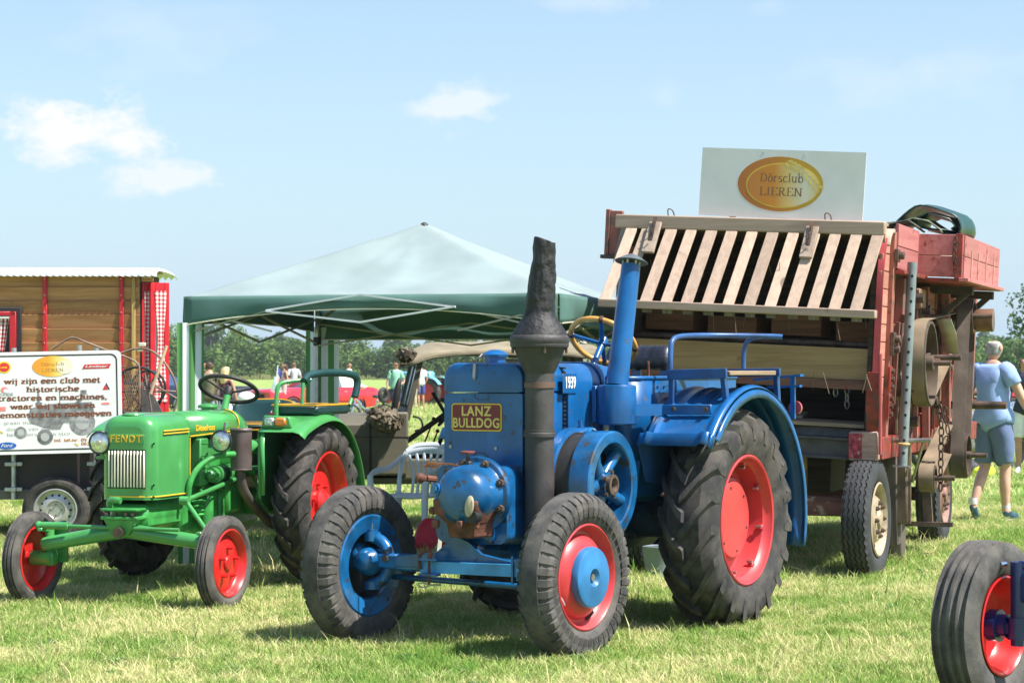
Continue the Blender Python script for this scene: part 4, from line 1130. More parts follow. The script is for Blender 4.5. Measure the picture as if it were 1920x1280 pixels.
pf = MB(); pf.box((-2.1, 0, 1.0), (1.1, 1.1, .03)); pf.build('platform', BLACK, lz)
c0 = Vector((-1.72, 0, 1.745)); nrm = Vector((-.66, 0, .75)).normalized()
sw = sub('steering_wheel', lz, c0, rotm((0, 0, 1), nrm).to_euler())
WOODY = mat('varnished_yellow_wood', (.62, .30, .055), .28, var=.25, vscale=8, coat=.5, wear=.2, wearcol=(.2, .08, .02))
b = MB(); b.tube([(.215 * math.cos(a), .215 * math.sin(a), 0) for a in [2 * PI * i / 40 for i in range(40)]], .0175, 12, closed=True); b.build('wheel_rim', WOODY, sw)
for i in range(4):
    a = R(18 + 90 * i); d = Vector((math.cos(a), math.sin(a), 0)); b = MB(); b.bar(d * .02 + Vector((0, 0, -.02)), d * .213 + Vector((0, 0, 0)), .03, .014, ch=.004)
    b.build('spoke', BLUE, sw)
    b = MB(); b.box(d * .216, (.012, .034, .045) if 0 else (.04, .032, .043), Matrix.Rotation(a, 4, 'Z'), ch=.008); b.build('spoke_clip', mat('dark_tape', (.06, .03, .02), .5), sw)
b = MB(); b.cyl((0, 0, -.03), (0, 0, .02), .03, 16); b.build('hub', BLUE, sw)
k = MB(); k.tube([c0, c0 - nrm * .45], .021, 14); k.build('steering_column', BLUE, lz)
k = MB(); k.ball((-1.98, .02, 1.79), (.035, .02, .045), 12, 8); k.tube([(-1.98, .02, 1.75), (-1.98, .02, 1.5)], .008, 6); k.build('lever', BLACK, lz)
st = MB()
def seatf(u, v):
    a = 2 * PI * u; y = -.33 + .49 * v
    pk = (1 - .10 * abs(math.sin(v * 8 * PI)) ** .5) * min(1, (min(v, 1 - v) / .07 + 1e-6) ** .4)
    return Vector((-2.40 + .06 * pk * math.cos(a) - .02 * math.sin(a), y, 1.645 + .088 * pk * math.sin(a)))
st.grid(seatf, 20, 42); st.build('seat_back', LEATHER, lz, angle=60)
k = MB(); k.box((-2.18, 0, 1.46), (.42, .5, .09), ch=.03); k.build('seat_cushion', LEATHER, lz)
k = MB(); k.bar((-2.4, .1, 1.57), (-2.4, .1, 1.2), .06, .015); k.bar((-2.4, -.1, 1.57), (-2.4, -.1, 1.2), .06, .015); k.build('seat_bracket', BLUE, lz)
k = MB(); k.tube([(-1.9, .25, 1.02), (-1.86, .25, 1.62)], .009, 8); k.build('hand_brake', RUST, lz)

# ---- rear fenders
def fender(s, ya, yb):
    f = sub('fender', lz)
    cx, cz, r0 = -1.72, .655, .79
    y0, y1 = ya * s, yb * s
    b = MB(); n = 30
    # cross-section with three raised ridges, swept round the arc, straight skirt in front
    ys = []; K = 26
    for i in range(K + 1):
        t = i / K; y = y0 + (y1 - y0) * t
        h = 0; h2 = 0
        for c, w, q in ((.12, .05, .018), (.34, .035, .012), (.52, .035, .012), (.70, .035, .012), (.93, .09, .030)):
            e = q * max(0, 1 - abs(t - c) / w) ** .6
            if .2 < c < .8: h2 += e
            else: h += e
        ys.append((y, h, h2))
    path = [(-.995, 1.12, Vector((.78, 0, .62)).normalized())]
    path += [(-1.045, 1.19, Vector((.8, 0, .6)).normalized())]
    for i in range(n + 1):
        a = R(40 + 156 * i / n) if i else R(40)
        path.append((cx + r0 * math.cos(a), cz + r0 * math.sin(a), Vector((math.cos(a), 0, math.sin(a)))))
    rings = []
    for qi, (x, z, nn) in enumerate(path):
        k2 = max(0, min(1, (qi - 4) / 3))
        rings.append([Vector((x, y, z)) + nn * (h + h2 * k2) for y, h, h2 in ys])
    b.loft(rings, caps=False, closed=False)
    # outer lip turned down
    b.loft([[Vector((x, y1, z)), Vector((x, y1 + .012 * s, z)) - nn * .012, Vector((x, y1 + .012 * s, z)) - nn * .05] for x, z, nn in path], caps=False, closed=False)
    b.build('fender_skin', BLUE, f, angle=50, solid=.004)
    # inner side wall
    w = MB(); pts = [(x, z) for x, z, nn in path]
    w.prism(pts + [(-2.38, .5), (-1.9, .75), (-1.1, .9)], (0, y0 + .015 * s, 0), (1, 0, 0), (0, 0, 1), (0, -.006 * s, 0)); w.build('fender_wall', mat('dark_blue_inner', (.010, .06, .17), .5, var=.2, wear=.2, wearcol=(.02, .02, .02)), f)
    return f
f1 = fender(1, .60, 1.06); fender(-1, .36, .78)
k = MB(); k.bar((-1.02, .50, 1.325), (-1.235, .66, 1.325), .02, .07); k.bar((-1.233, .655, 1.325), (-1.238, .98, 1.33), .025, .06, ch=.004); k.build('fender_stay', BLUE, lz)
k = MB()
for y in (.74, .95): k.cyl((-1.235, y, 1.33), (-1.205, y, 1.33), .014, 6)
k.build('stay_bolt', BOLT, lz)
# ---- passenger bench over the left fender
bench = sub('passenger_bench', lz)
b = MB()
b.box((-1.42, .66, 1.535), (.03, .05, .055)); 
b.bar((-1.33, .645, 1.535), (-1.34, 1.03, 1.545), .025, .06); b.bar((-1.36, .66, 1.53), (-1.36, .66, 1.33), .03, .045); b.bar((-1.36, 1.0, 1.53), (-1.40, 1.0, 1.38), .03, .045)
b.bar((-2.10, .66, 1.545), (-2.11, 1.05, 1.55), .025, .05); b.bar((-2.12, 1.02, 1.54), (-2.14, 1.02, 1.36), .03, .04); b.bar((-1.36, .655, 1.545), (-2.12, .655, 1.545), .03, .04)
b.build('bench_frame', mat('dark_blue_frame', (.014, .07, .22), .4, var=.2, wear=.25, wearcol=(.05, .05, .05)), bench, bevel=.003)
b = MB(); b.box((-1.72, .86, 1.545), (.70, .36, .028), ch=.004); b.build('bench_plank', wood('weathered_plank', (.42, .30, .20), (.2, .13, .08), 0), bench)
RAILM = mat('violet_blue_tube', (.025, .085, .235), .4, var=.25, vscale=10, wear=.3, wearcol=(.12, .10, .14))
b = MB(); b.tube(smoothpath([(-1.345, .655, 1.50), (-1.345, .655, 1.68), (-1.37, .655, 1.755), (-1.52, .66, 1.775), (-1.8, .75, 1.78), (-2.0, 1.03, 1.775), (-2.03, 1.10, 1.77)], 2), .016, 12)
b.tube(smoothpath([(-2.11, .80, 1.55), (-2.11, .80, 1.70), (-2.10, .84, 1.76), (-2.04, .95, 1.772)], 2), .015, 12); b.build('hand_rail', RAILM, bench)
k = MB(); k.cyl((-2.47, 1.0, 1.32), (-2.49, 1.0, 1.32), .045, 18); k.build('reflector', mat('red_reflector', (.5, .05, .05), .2, coat=1), lz)
k = MB(); k.bar((-2.42, 1.07, 1.53), (-2.52, .7, 1.50), .04, .015); k.bar((-2.45, 1.05, 1.46), (-2.5, .8, 1.45), .03, .015); k.bar((-2.44, 1.0, 1.52), (-2.44, 1.0, 1.25), .03, .02); k.build('rear_rack', BLUE, lz)
k = MB(); k.box((-2.65, .55, .50), (.08, .28, .05), ch=.005); k.box((-2.72, .62, .47), (.05, .08, .015)); k.build('drawbar', STEEL, lz)
# ------------------------------------------------------------------ small green tractor
fd = thing('vintage_tractor', 'small bright green tractor with red wheels, cream grille bars and round headlamps', 'tractor', (-2.56, 14.2, 0), heading(17))
FF_ME = rib_tyre(.312, .12, .214, [-.5, 0, .5], RUBBERW, .010, .008)
FR_ME = tractor_tyre(.575, .265, .362, 20, .034, .045, .30, 'tyre')
def dish_front(b, s):
    b.lathe([(.218, .040), (.226, .050), (.216, .056), (.207, .048), (.200, .020), (.188, .004), (.165, .012), (.12, .024), (.08, .026), (.001, .028)], 40, YAX if s > 0 else YAX @ Matrix.Rotation(PI, 4, 'X'))
def fendt_front(y, yaw):
    s = 1 if y > 0 else -1
    w = sub('wheel', fd, (.0, y, .30), (0, 0, yaw))
    put('tyre', FF_ME, w)
    b = MB(); dish_front(b, s)
    b.lathe([(.218, -.04 * s), (.224, -.05 * s), (.21, -.052 * s), (.195, -.02 * s), (.19, .0)], 40, YAX)
    b.build('rim', RED, w)
    for i in range(5):
        a = R(20 + 72 * i); c = Vector((.10 * math.cos(a), .024 * s, .10 * math.sin(a))); k = MB(); k.cyl(c, c + Vector((0, .03 * s, 0)), .012, 6); k.cyl(c + Vector((0, .03 * s, 0)), c + Vector((0, .045 * s, 0)), .007, 6); k.build('wheel_nut', RED, w)
    k = MB(); k.lathe([(.048, .022), (.048, .036), (.04, .044), (.001, .046)], 24, YAX if s > 0 else YAX @ Matrix.Rotation(PI, 4, 'X')); k.build('hub', RED, w)
    if s < 0:
        k = MB(); k.cyl((0, .0, 0), (0, .16, 0), .05, 16); k.build('stub_axle', GREEN2, w)
    return w
fendt_front(.70, R(-4)); fendt_front(-.70, R(-4))
def fendt_rear(y):
    s = 1 if y > 0 else -1
    w = sub('wheel', fd, (-1.6, y, .605), (0, 0, 0 if s > 0 else PI))
    t = put('tyre', FR_ME, w); t.rotation_euler = (0, R(3), 0)
    b = MB(); b.lathe([(.362, .09), (.369, .102), (.356, .108), (.345, .098), (.336, .06), (.322, .045), (.315, .0), (.29, -.012), (.25, .012), (.20, .022), (.12, .024), (.001, .026)], 52, YAX); b.build('rim', RED, w)
    for i in range(6):
        a = R(10 + 60 * i); c = Vector((.14 * math.cos(a), .024, .14 * math.sin(a))); k = MB(); k.cyl(c, c + Vector((0, .03, 0)), .014, 6); k.build('wheel_nut', RED, w)
    k = MB(); k.lathe([(.10, .022), (.095, .05), (.05, .09), (.001, .095)], 24, YAX); k.build('hub', RED, w)
    for i in range(3):
        a = R(75 + 120 * i); c = Vector((.27 * math.cos(a), .006, .27 * math.sin(a))); k = MB(); k.cyl(c, c + Vector((0, .006, 0)), .022, 12); k.build('disc_hole', DARK, w)
    return w
fendt_rear(.70); fendt_rear(-.74)
# axle
for s in (1, -1):
    k = MB(); k.tube([(.03, 0, .50), (.03, s * .60, .43 - (.035 if s < 0 else 0))], [.052, .047], 20)
    k.build('axle_tube', GREEN, fd)
    k = MB(); k.cyl((.0, s * .575, .30), (.0, s * .575, .50), .032, 14); k.box((.0, s * .575, .30), (.09, .09, .10), ch=.015)
    k.build('king_pin', GREEN, fd)
    k = MB(); k.bar((.0, s * .58, .49), (-.16, s * .56, .53), .035, .03, ch=.006); k.bar((.0, s * .58, .49), (.13, s * .58, .50), .035, .025, ch=.006); k.build('steering_arm', GREEN, fd)
    k = MB(); k.box((-.06, s * .54, .38), (.02, .14, .22), ch=.004); k.build('axle_plate', GREEN2, fd)
k = MB(); k.loft([[Vector((.10, -.06, .47)), Vector((.10, .06, .47)), Vector((-.02, .06, .47)), Vector((-.02, -.06, .47))], [Vector((.11, -.12, .58)), Vector((.11, .12, .58)), Vector((-.10, .12, .58)), Vector((-.10, -.12, .58))]]); k.box((.02, 0, .585), (.20, .27, .025), ch=.005); k.box((.02, .0, .64), (.20, .27, .02), ch=.005)
k.build('axle_pivot', GREEN2, fd, bevel=.005)
k = MB(); k.cyl((.10, 0, .49), (.14, 0, .49), .035, 14); k.build('pivot_pin', BOLT, fd)
k = MB()
for y in (-.09, -.03, .05, .1): k.cyl((.10, y, .612), (.122, y, .612), .012, 6)
k.build('pivot_bolt', BOLT, fd)
k = MB(); k.tube(smoothpath([(.05, -.10, .64), (.06, -.10, .70), (.09, -.04, .705), (.09, .0, .70)], 2), .022, 12); k.build('tow_hook', GREEN, fd)
k = MB(); k.tube([(.10, -.60, .525), (.10, -.38, .525)], .026, 12); k.tube([(.10, -.39, .525), (.08, .42, .515)], .013, 10); k.ball((.10, -.6, .525), .03, 10, 8); k.build('track_rod', GREEN, fd)
k = MB(); k.tube([(-.20, .33, .69), (-1.15, .30, .80)], .017, 10); k.tube([(-.20, .33, .69), (-.12, .52, .50)], .016, 10); k.cyl((-.19, .30, .69), (-.19, .36, .69), .03, 14); k.build('drag_link', GREEN, fd)
k = MB(); k.box((-.5, 0, .585), (1.0, .28, .17), ch=.03); k.lathe([(.14, -.36), (.145, -.3), (.145, .3), (.14, .36)], 20, Matrix.Translation((-.4, 0, .60)) @ rotm((0, 0, 1), (1, 0, 0))); k.build('front_frame', GREEN2, fd)

# hood
def hoodring(x, hw, zt, z0, rad, n=6):
    p = [Vector((x, -hw, z0))]
    for i in range(n + 1):
        a = R(180 - 90 * i / n); p.append(Vector((x, -hw + rad + rad * math.cos(a), zt - rad + rad * math.sin(a))))
    for i in range(n + 1):
        a = R(90 - 90 * i / n); p.append(Vector((x, hw - rad + rad * math.cos(a), zt - rad + rad * math.sin(a))))
    p.append(Vector((x, hw, z0)))
    return p
nose = [(0.012, .125, 1.185, .06), (.008, .145, 1.215, .075), (-.008, .172, 1.240, .09), (-.04, .192, 1.254, .10), (-.09, .20, 1.260, .105)]
b = MB()
rg = [hoodring(x, hw, zt, .70, r_) for x, hw, zt, r_ in nose] + [hoodring(-.525, .205, 1.262, .70, .105)]
b.loft(rg, caps=False, closed=False); b.add(rg[0], [tuple(range(len(rg[0])))])
b.build('grille_shell', GREEN, fd, angle=50)
b = MB(); b.loft([hoodring(-.525, .206, 1.263, 1.095, .105), hoodring(-1.30, .215, 1.272, 1.115, .11), hoodring(-1.305, .21, 1.268, 1.115, .11)], caps=False, closed=False); b.build('hood', GREEN, fd, angle=50, solid=.003)
b = MB(); b.loft([hoodring(-1.312, .219, 1.275, 1.0, .11), hoodring(-1.38, .219, 1.272, 1.0, .11), hoodring(-1.50, .205, 1.245, 1.0, .13), hoodring(-1.60, .18, 1.19, 1.0, .14), hoodring(-1.64, .15, 1.14, 1.0, .10)], caps=False, closed=False); b.build('dash_cowl', GREEN, fd, angle=60, solid=.003)
for i in range(12):
    y = -.128 + i * .0236
    k = MB(); k.box((.018 - (.006 if i < 2 else 0), y, .905), (.014, .013, .245), ch=.005); k.build('grille_bar', CREAM, fd)
k = MB(); k.box((.0105, 0, .905), (.004, .28, .26)); k.build('grille_backing', mat('dark_green_shade', (.01, .05, .015), .7), fd)
k = MB(); k.box((.012, -.005, 1.105), (.006, .27, .062), ch=.002); bd = k.build('badge_strip', GREEN, fd)
lettering('FENDT', .066, YELLOW, bd, plane_m((.0165, .0, 1.105), (0, 1, 0), (0, 0, 1)), ext=.004, bold=.02, xs=1.0, spacing=1.22)
def pline(pts, name='pinstripe'):
    k = MB(); k.tube(pts, .0045, 6); k.build(name, YELLOW, fd)
pline([(-.10, .206, .722), (-.515, .211, .722)]); pline([(.014, -.12, .722), (.014, .12, .722), (-.01, .176, .722), (-.05, .198, .722), (-.10, .206, .722)])
pline([(-.515, .211, .722), (-.515, .211, 1.098)]); pline([(-.515, .212, 1.108), (-1.28, .220, 1.128)])
pline([(-.12, .206, 1.155), (-.50, .211, 1.160)]); pline([(-.12, .206, 1.135), (-.50, .211, 1.140)])
pline([(-1.309, .2145, 1.07), (-1.309, .2155, 1.165)] + [(-1.309, .108 + .112 * math.cos(R(a)), 1.166 + .112 * math.sin(R(a))) for a in range(0, 91, 15)])
lettering('Dieselross', .058, YELLOW, fd, plane_m((-.755, .2125, 1.160), (-1, .012, 0), (0, 0, 1)), bold=.02, shear=.25, xs=1.22)
k = MB()
for x, z in ((-.02, 1.075), (-.02, .80), (-.02, .72)): k.cyl((x + .0, .176, z), (x + .01, .19, z), .008, 8)
k.build('hood_screw', CHROME, fd)
k = MB(); k.lathe([(.001, 0), (.07, 0), (.075, .01), (.07, .022), (.05, .03), (.001, .034)], 24, Matrix.Translation((-1.38, -.06, 1.285))); k.cyl((-1.38, -.06, 1.26), (-1.38, -.06, 1.29), .05, 16); k.build('fuel_cap', GREEN, fd)
k = MB(); k.lathe([(.06, 0), (.075, .004), (.07, .012), (.001, .014)], 20, Matrix.Translation((-.12, -.02, 1.258))); k.build('radiator_cap', GREEN, fd)
k = MB(); k.cyl((-1.27, .205, 1.10), (-1.27, .224, 1.10), .035, 16); k.build('hood_hole', DARK, fd)
# headlamps
def lamp(par, p, arm):
    l = sub('headlamp', par, p)
    b = MB(); b.lathe([(.001, -.075), (.03, -.07), (.06, -.045), (.075, -.01), (.078, .0), (.078, .018), (.072, .024), (.066, .018)], 32, rotm((0, 0, 1), (1, 0, 0))); b.build('lamp_shell', mat('blue_black_enamel', (.015, .02, .035), .25, coat=.5), l)
    b = MB(); b.lathe([(.070, .012), (.068, .016), (.05, .024), (.025, .029), (.001, .030)], 28, rotm((0, 0, 1), (1, 0, 0))); b.build('lamp_lens', LENS, l)
    b = MB(); b.lathe([(.020, .0285), (.018, .032), (.001, .034)], 16, rotm((0, 0, 1), (1, 0, 0))); b.build('lamp_centre', mat('lamp_centre', (.55, .5, .35), .3, .4), l)
    return l
lamp(fd, (-.0, -.20, 1.078), None)
k = MB(); k.tube([(-.04, -.20, .98), (-.04, -.20, 1.03)], .02, 8); k.bar((-.04, -.25, .975), (-.10, .0, .975), .05, .018, ch=.003); k.build('lamp_arm', GREEN, fd)
lamp(fd, (-.62, .40, 1.075), None)
k = MB(); k.tube(smoothpath([(-.46, .225, .70), (-.46, .235, .80), (-.52, .27, .90), (-.60, .33, .96), (-.68, .40, .98), (-.76, .43, .98)], 2), .021, 10); k.tube([(-.66, .40, .98), (-.66, .40, 1.03)], .018, 8); k.build('lamp_arm', GREEN2, fd)
k = MB(); k.tube(smoothpath([(-.66, .40, 1.14), (-.68, .395, 1.20), (-.74, .37, 1.19), (-.75, .35, 1.12), (-.76, .28, 1.08)], 2), .006, 6); k.build('lamp_cable', BLACK, fd)
# muffler
mu = sub('muffler', fd, (-.90, .42, 0))
MUF = mat('heat_stained_muffler', (.11, .085, .08), .55, .3, var=.3, vscale=5, dust=.4, dustcol=(.16, .08, .06), bump=.12, bscale=90)
b = MB(); b.lathe([(.001, 1.155), (.074, 1.155), (.08, 1.145), (.078, 1.135), (.074, 1.13), (.074, .872), (.078, .868), (.074, .86), (.001, .858)], 28); b.build('silencer', MUF, mu, angle=30)
b = MB(); b.tube(smoothpath([(0, 0, .87), (0, 0, .78), (-.06, -.0, .70), (-.18, .0, .62), (-.36, .0, .53), (-.52, 0, .45), (-.7, 0, .42)], 2), .034, 14); b.build('exhaust_pipe', MUF, mu)
# engine side
e = MB(); e.box((-.95, 0, .62), (.9, .30, .40), ch=.03); e.box((-1.0, 0, .92), (.62, .30, .36), ch=.03); e.build('engine_block', GREEN2, fd)
k = MB(); k.box((-.70, .19, .925), (.13, .09, .33), ch=.008)
k.build('fan_cowl', GREEN, fd, bevel=.004)
for i in range(4):
    k = MB(); k.box((-.70 + .0, .237, .80 + i * .085), (.11, .004, .004)); k.build('cowl_seam', GREEN2, fd)
k = MB()
for i in range(14): k.box((-.58, .06, .76 + i * .024), (.02, .26, .010))
k.build('radiator_core', BLACK, fd)['kind'] = 'stuff'
k = MB(); k.loft([[Vector((-.77, .12, 1.03)), Vector((-.77, .22, 1.03)), Vector((-.77, .22, .92)), Vector((-.77, .12, .92))], [Vector((-.93, .12, .99)), Vector((-.93, .2, .99)), Vector((-.93, .2, .95)), Vector((-.93, .12, .95))]]); k.build('manifold', GREEN, fd, bevel=.01)
k = MB(); k.cyl((-.80, .26, .835), (-1.12, .24, .835), .062, 22); k.cyl((-.74, .262, .835), (-.80, .26, .835), .05, 20); k.ball((-.73, .262, .835), (.03, .035, .035), 12, 8); k.build('dynamo', GREEN, fd)
k = MB(); k.cyl((-.86, .259, .835), (-.94, .256, .835), .0645, 22); k.build('dynamo_band', mat('dark_green_band', (.01, .06, .03), .4), fd)
k = MB(); k.box((-1.12, .2, .72), (.22, .14, .34), ch=.02); k.box((-.86, .18, .58), (.14, .10, .34), ch=.015); k.box((-1.0, .19, .56), (.10, .10, .36), ch=.012); k.cyl((-.76, .22, .48), (-.76, .22, .66), .05, 16); k.build('engine_cover', GREEN2, fd, bevel=.004)
k = MB(); k.lathe([(.03, 0), (.05, .015), (.03, .03), (.05, .045), (.03, .06), (.05, .075), (.03, .09), (.05, .105), (.03, .12)], 18, Matrix.Translation((-.66, .2, .55))); k.build('bellows', GREEN2, fd)
for n_, pts, r_ in (('fuel_line', [(-.60, .25, .74), (-.64, .28, .70), (-.76, .27, .70), (-.82, .25, .74), (-1.0, .27, .72)], .008), ('oil_line', [(-.9, .24, 1.02), (-1.0, .30, .96), (-1.05, .3, .88), (-1.14, .27, .92), (-1.2, .28, 1.02)], .010), ('brake_rod', [(-1.3, .40, .98), (-1.36, .40, .80), (-1.25, .36, .62), (-1.5, .36, .55)], .010), ('control_rod', [(-1.2, .26, .90), (-1.35, .33, .78), (-1.42, .34, .62)], .012)):
    k = MB(); k.tube(smoothpath(pts, 2), r_, 8); k.build(n_, GREEN2, fd)
k = MB(); k.box((-1.30, .12, .98), (.34, .3, .22), ch=.03); k.cyl((-1.25, .27, 1.0), (-1.62, .42, 1.02), .055, 18); k.box((-1.55, .40, .90), (.16, .06, .09), ch=.01); k.build('gear_housing', GREEN, fd, bevel=.006)
k = MB(); k.box((-1.45, .0, .62), (.7, .34, .42), ch=.05); k.cyl((-1.6, -.66, .605), (-1.6, .66, .605), .10, 18); k.build('rear_axle_housing', GREEN2, fd)
RDM = mat('red_linkage', (.45, .02, .02), .4, var=.12, wear=.2)
k = MB(); k.box((-2.3, .10, .98), (.05, .20, .40), ch=.01); k.box((-2.32, .18, .78), (.06, .34, .10), ch=.01); k.box((-2.3, .26, .70), (.22, .22, .07), ch=.01); k.bar((-2.2, .35, .45), (-2.3, .1, .8), .06, .03); k.build('rear_linkage', RDM, fd)
k = MB(); k.loft([[Vector((-2.35, .55, .45)), Vector((-2.35, .2, .55)), Vector((-2.37, .2, .55)), Vector((-2.37, .55, .45))], [Vector((-2.2, .45, .12)), Vector((-2.2, .25, .16)), Vector((-2.22, .25, .16)), Vector((-2.22, .45, .12))]]); k.build('plough_share', STEEL, fd)
k = MB(); k.box((-1.6, 0, .83), (.6, .7, .03)); k.build('footplate', GREEN2, fd)
# fenders
def f_fender(s):
    f = sub('fender', fd)
    path = [(-1.02, 1.125), (-1.06, 1.155), (-1.20, 1.195), (-1.38, 1.232), (-1.55, 1.248), (-1.72, 1.232), (-1.88, 1.175), (-2.02, 1.07), (-2.13, .93), (-2.20, .76), (-2.23, .60)]
    path = [(p.x, p.z) for p in smoothpath([(x, 0, z) for x, z in path], 2)]
    y0, y1 = .50 * s, .85 * s
    b = MB(); K = 8
    def sec(t):
        return -.05 * max(0, (t - .75) / .25) ** 2
    b.loft([[Vector((x, y0 + (y1 - y0) * i / K, z + sec(i / K))) for i in range(K + 1)] for x, z in path], caps=False, closed=False)
    b.build('fender_skin', GREEN, f, solid=.006, angle=60)
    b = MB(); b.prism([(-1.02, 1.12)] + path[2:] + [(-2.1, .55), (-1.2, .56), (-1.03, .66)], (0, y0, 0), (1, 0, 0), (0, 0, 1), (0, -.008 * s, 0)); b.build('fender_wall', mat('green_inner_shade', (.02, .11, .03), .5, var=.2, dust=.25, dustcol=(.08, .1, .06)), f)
    b = MB(); b.loft([[Vector((-1.03, y0, 1.12)), Vector((-1.03, y0 + .04 * s, 1.12))], [Vector((-1.04, y0, .68)), Vector((-1.04, y0 + .04 * s, .68))]], caps=False, closed=False); b.build('fender_edge', GREEN, f, solid=.006)
f_fender(1); f_fender(-1)
k = MB(); k.loft([[Vector((-1.05, .50, 1.15)), Vector((-1.05, .74, 1.15)), Vector((-1.05, .72, 1.235)), Vector((-1.05, .52, 1.245))], [Vector((-1.30, .50, 1.20)), Vector((-1.30, .74, 1.20)), Vector((-1.30, .70, 1.225)), Vector((-1.30, .52, 1.235))]]); k.build('lamp_box', GREEN, fd, bevel=.012)
k = MB(); k.box((-1.045, .57, 1.197), (.03, .075, .062), ch=.012); k.build('side_light', LENS, fd)
k = MB(); k.box((-1.045, .655, 1.197), (.03, .085, .062), ch=.012); k.build('indicator_lamp', ORANGE, fd)
# driver seat: wide shell with yellow piping
OCH = mat('ochre_piping', (.60, .30, .02), .5)
k = MB()
def sb(u, v):
    a = -.95 + 1.9 * u; rr = .30
    z = 1.145 + (.185 * v) * (1 - .25 * abs(a) ** 3)
    return Vector((-2.02 - rr * .82 * math.cos(a) - .05 * v, .02 + rr * 1.05 * math.sin(a), z))
k.grid(sb, 18, 6); st_ = k.build('seat_back', DARKG, fd, solid=.035)
k = MB(); k.tube([sb(u / 18, 1) + Vector((0, 0, .004)) for u in range(19)], .009, 8); k.build('piping', OCH, st_)
k = MB(); k.lathe([(.001, 0), (.24, 0), (.27, .012), (.285, .035), (.27, .055), (.001, .06)], 32, Matrix.Translation((-1.98, .02, 1.11)) @ Matrix.Diagonal((.95, 1.05, 1, 1))); st2 = k.build('seat_cushion', DARKG, fd)
for zz in (1.118, 1.16):
    k = MB(); k.tube([(-1.98 + .273 * .95 * math.cos(a), .02 + .273 * 1.05 * math.sin(a), zz) for a in [2 * PI * i / 32 for i in range(32)]], .007, 6, closed=True); k.build('piping', OCH, st2)
# emblem on the seat back: plain generic peak and red bar
k = MB(); k.box((-2.272, .10, 1.215), (.012, .13, .035), ch=.003); k.build('emblem_bar', RED, st_)
k = MB()
for d in (-.045, -.01, .03): k.tube([(-2.270, .10 + d, 1.235), (-2.285, .115 + d * .2, 1.315)], .005, 5)
k.tube([(-2.270, .05, 1.235), (-2.285, .115, 1.325), (-2.272, .165, 1.235)], .005, 5); k.build('emblem_peak', WHITE, st_)
k = MB(); k.bar((-1.98, .02, 1.11), (-2.0, .02, .85), .1, .05); k.bar((-1.75, .2, 1.1), (-2.2, .34, 1.17), .04, .04); k.build('seat_post', BLACK, fd)
# steering wheel
c0 = Vector((-1.60, .005, 1.42)); nrm = Vector((-.46, 0, .89)).normalized()
sw = sub('steering_wheel', fd, c0, rotm((0, 0, 1), nrm).to_euler())
b = MB(); b.tube([(.215 * math.cos(a), .215 * math.sin(a), .0) for a in [2 * PI * i / 40 for i in range(40)]], .0155, 12, closed=True); b.build('wheel_rim', BLACK, sw)
for i in range(3):
    a = R(85 + 120 * i); b = MB(); b.tube([(0, 0, -.03), (.1 * math.cos(a), .1 * math.sin(a), -.02), (.21 * math.cos(a), .21 * math.sin(a), 0)], .008, 8); b.build('spoke', BLACK, sw)
b = MB(); b.lathe([(.001, .02), (.03, .015), (.04, -.01), (.03, -.05), (.001, -.05)], 20); b.build('hub', BLACK, sw)
k = MB(); k.tube([c0 - nrm * .05, c0 - nrm * .22], .026, 14); k.tube([c0 - nrm * .20, c0 - nrm * .235], .034, 14); k.build('steering_column', GREEN, fd)
k = MB(); k.tube([c0 - nrm * .195, c0 - nrm * .207], .037, 14); k.build('column_collar', CREAM, fd)
# passenger seat on the fender
ps = sub('passenger_seat', fd)
k = MB(); k.box((-1.70, .62, 1.275), (.66, .36, .075), ch=.022); k.build('cushion', DARKG, ps)
k = MB(); k.tube([(-1.37 - .66 * 0, .45, 1.308), (-1.37, .79, 1.308), (-2.03, .79, 1.308), (-2.03, .45, 1.308)], .008, 6, closed=True); k.build('piping', OCH, ps)
k = MB(); k.tube(smoothpath([(-1.33, .50, 1.22), (-1.33, .50, 1.42), (-1.36, .52, 1.475), (-1.50, .64, 1.49), (-1.54, .68, 1.49)], 2), .016, 10); k.build('arm_tube', GREEN, ps); k = MB(); k.tube([(-1.42, .66, 1.23), (-1.44, .66, 1.47)], .015, 10); k.build('arm_tube', GREEN, ps); k = MB(); k.tube([(-2.0, .80, 1.30), (-2.06, .80, 1.36)], .015, 10); k.build('arm_tube', GREEN, ps)
k = MB(); k.tube(smoothpath([(-1.46, .66, 1.48), (-1.55, .66, 1.53), (-1.80, .74, 1.545), (-2.06, .82, 1.53), (-2.10, .83, 1.47), (-2.06, .82, 1.36)], 2), .028, 14); k.build('arm_pad', DARKG, ps)
# ------------------------------------------------------------------ threshing machine (local: x forward, y to image right, z up), body leans a little
th = thing('threshing_machine', 'weathered red wooden threshing machine with slatted front, belts and pulleys', 'threshing machine', (2.51, 16.355, 0), heading(20))
body_tilt = Matrix.Translation((0, -.8, 1.0)) @ Matrix.Rotation(R(-2.9), 4, 'X') @ Matrix.Translation((0, .8, -1.0))
PINE = wood('slat_pine', (.50, .365, .275), (.37, .265, .20), 2, scale=.8, rough=.8)
PINEY = wood('beam_pine', (.48, .35, .265), (.34, .24, .18), 1, scale=.7, rough=.8)
BOARD = wood('warm_board', (.46, .30, .165), (.30, .18, .09), 1, scale=.6, rough=.8)
DKW = wood('dark_dusty_wood', (.085, .06, .045), (.035, .025, .02), 1, rough=.9)
REDW = wood('faded_red_planks', (.52, .225, .165), (.38, .15, .105), 0, scale=.8, rough=.8, wear=(.30, .17, .12), wearfac=.18)
REDV = wood('faded_red_uprights', (.36, .125, .095), (.24, .075, .055), 2, scale=.8, rough=.75, wear=(.15, .085, .06), wearfac=.3)
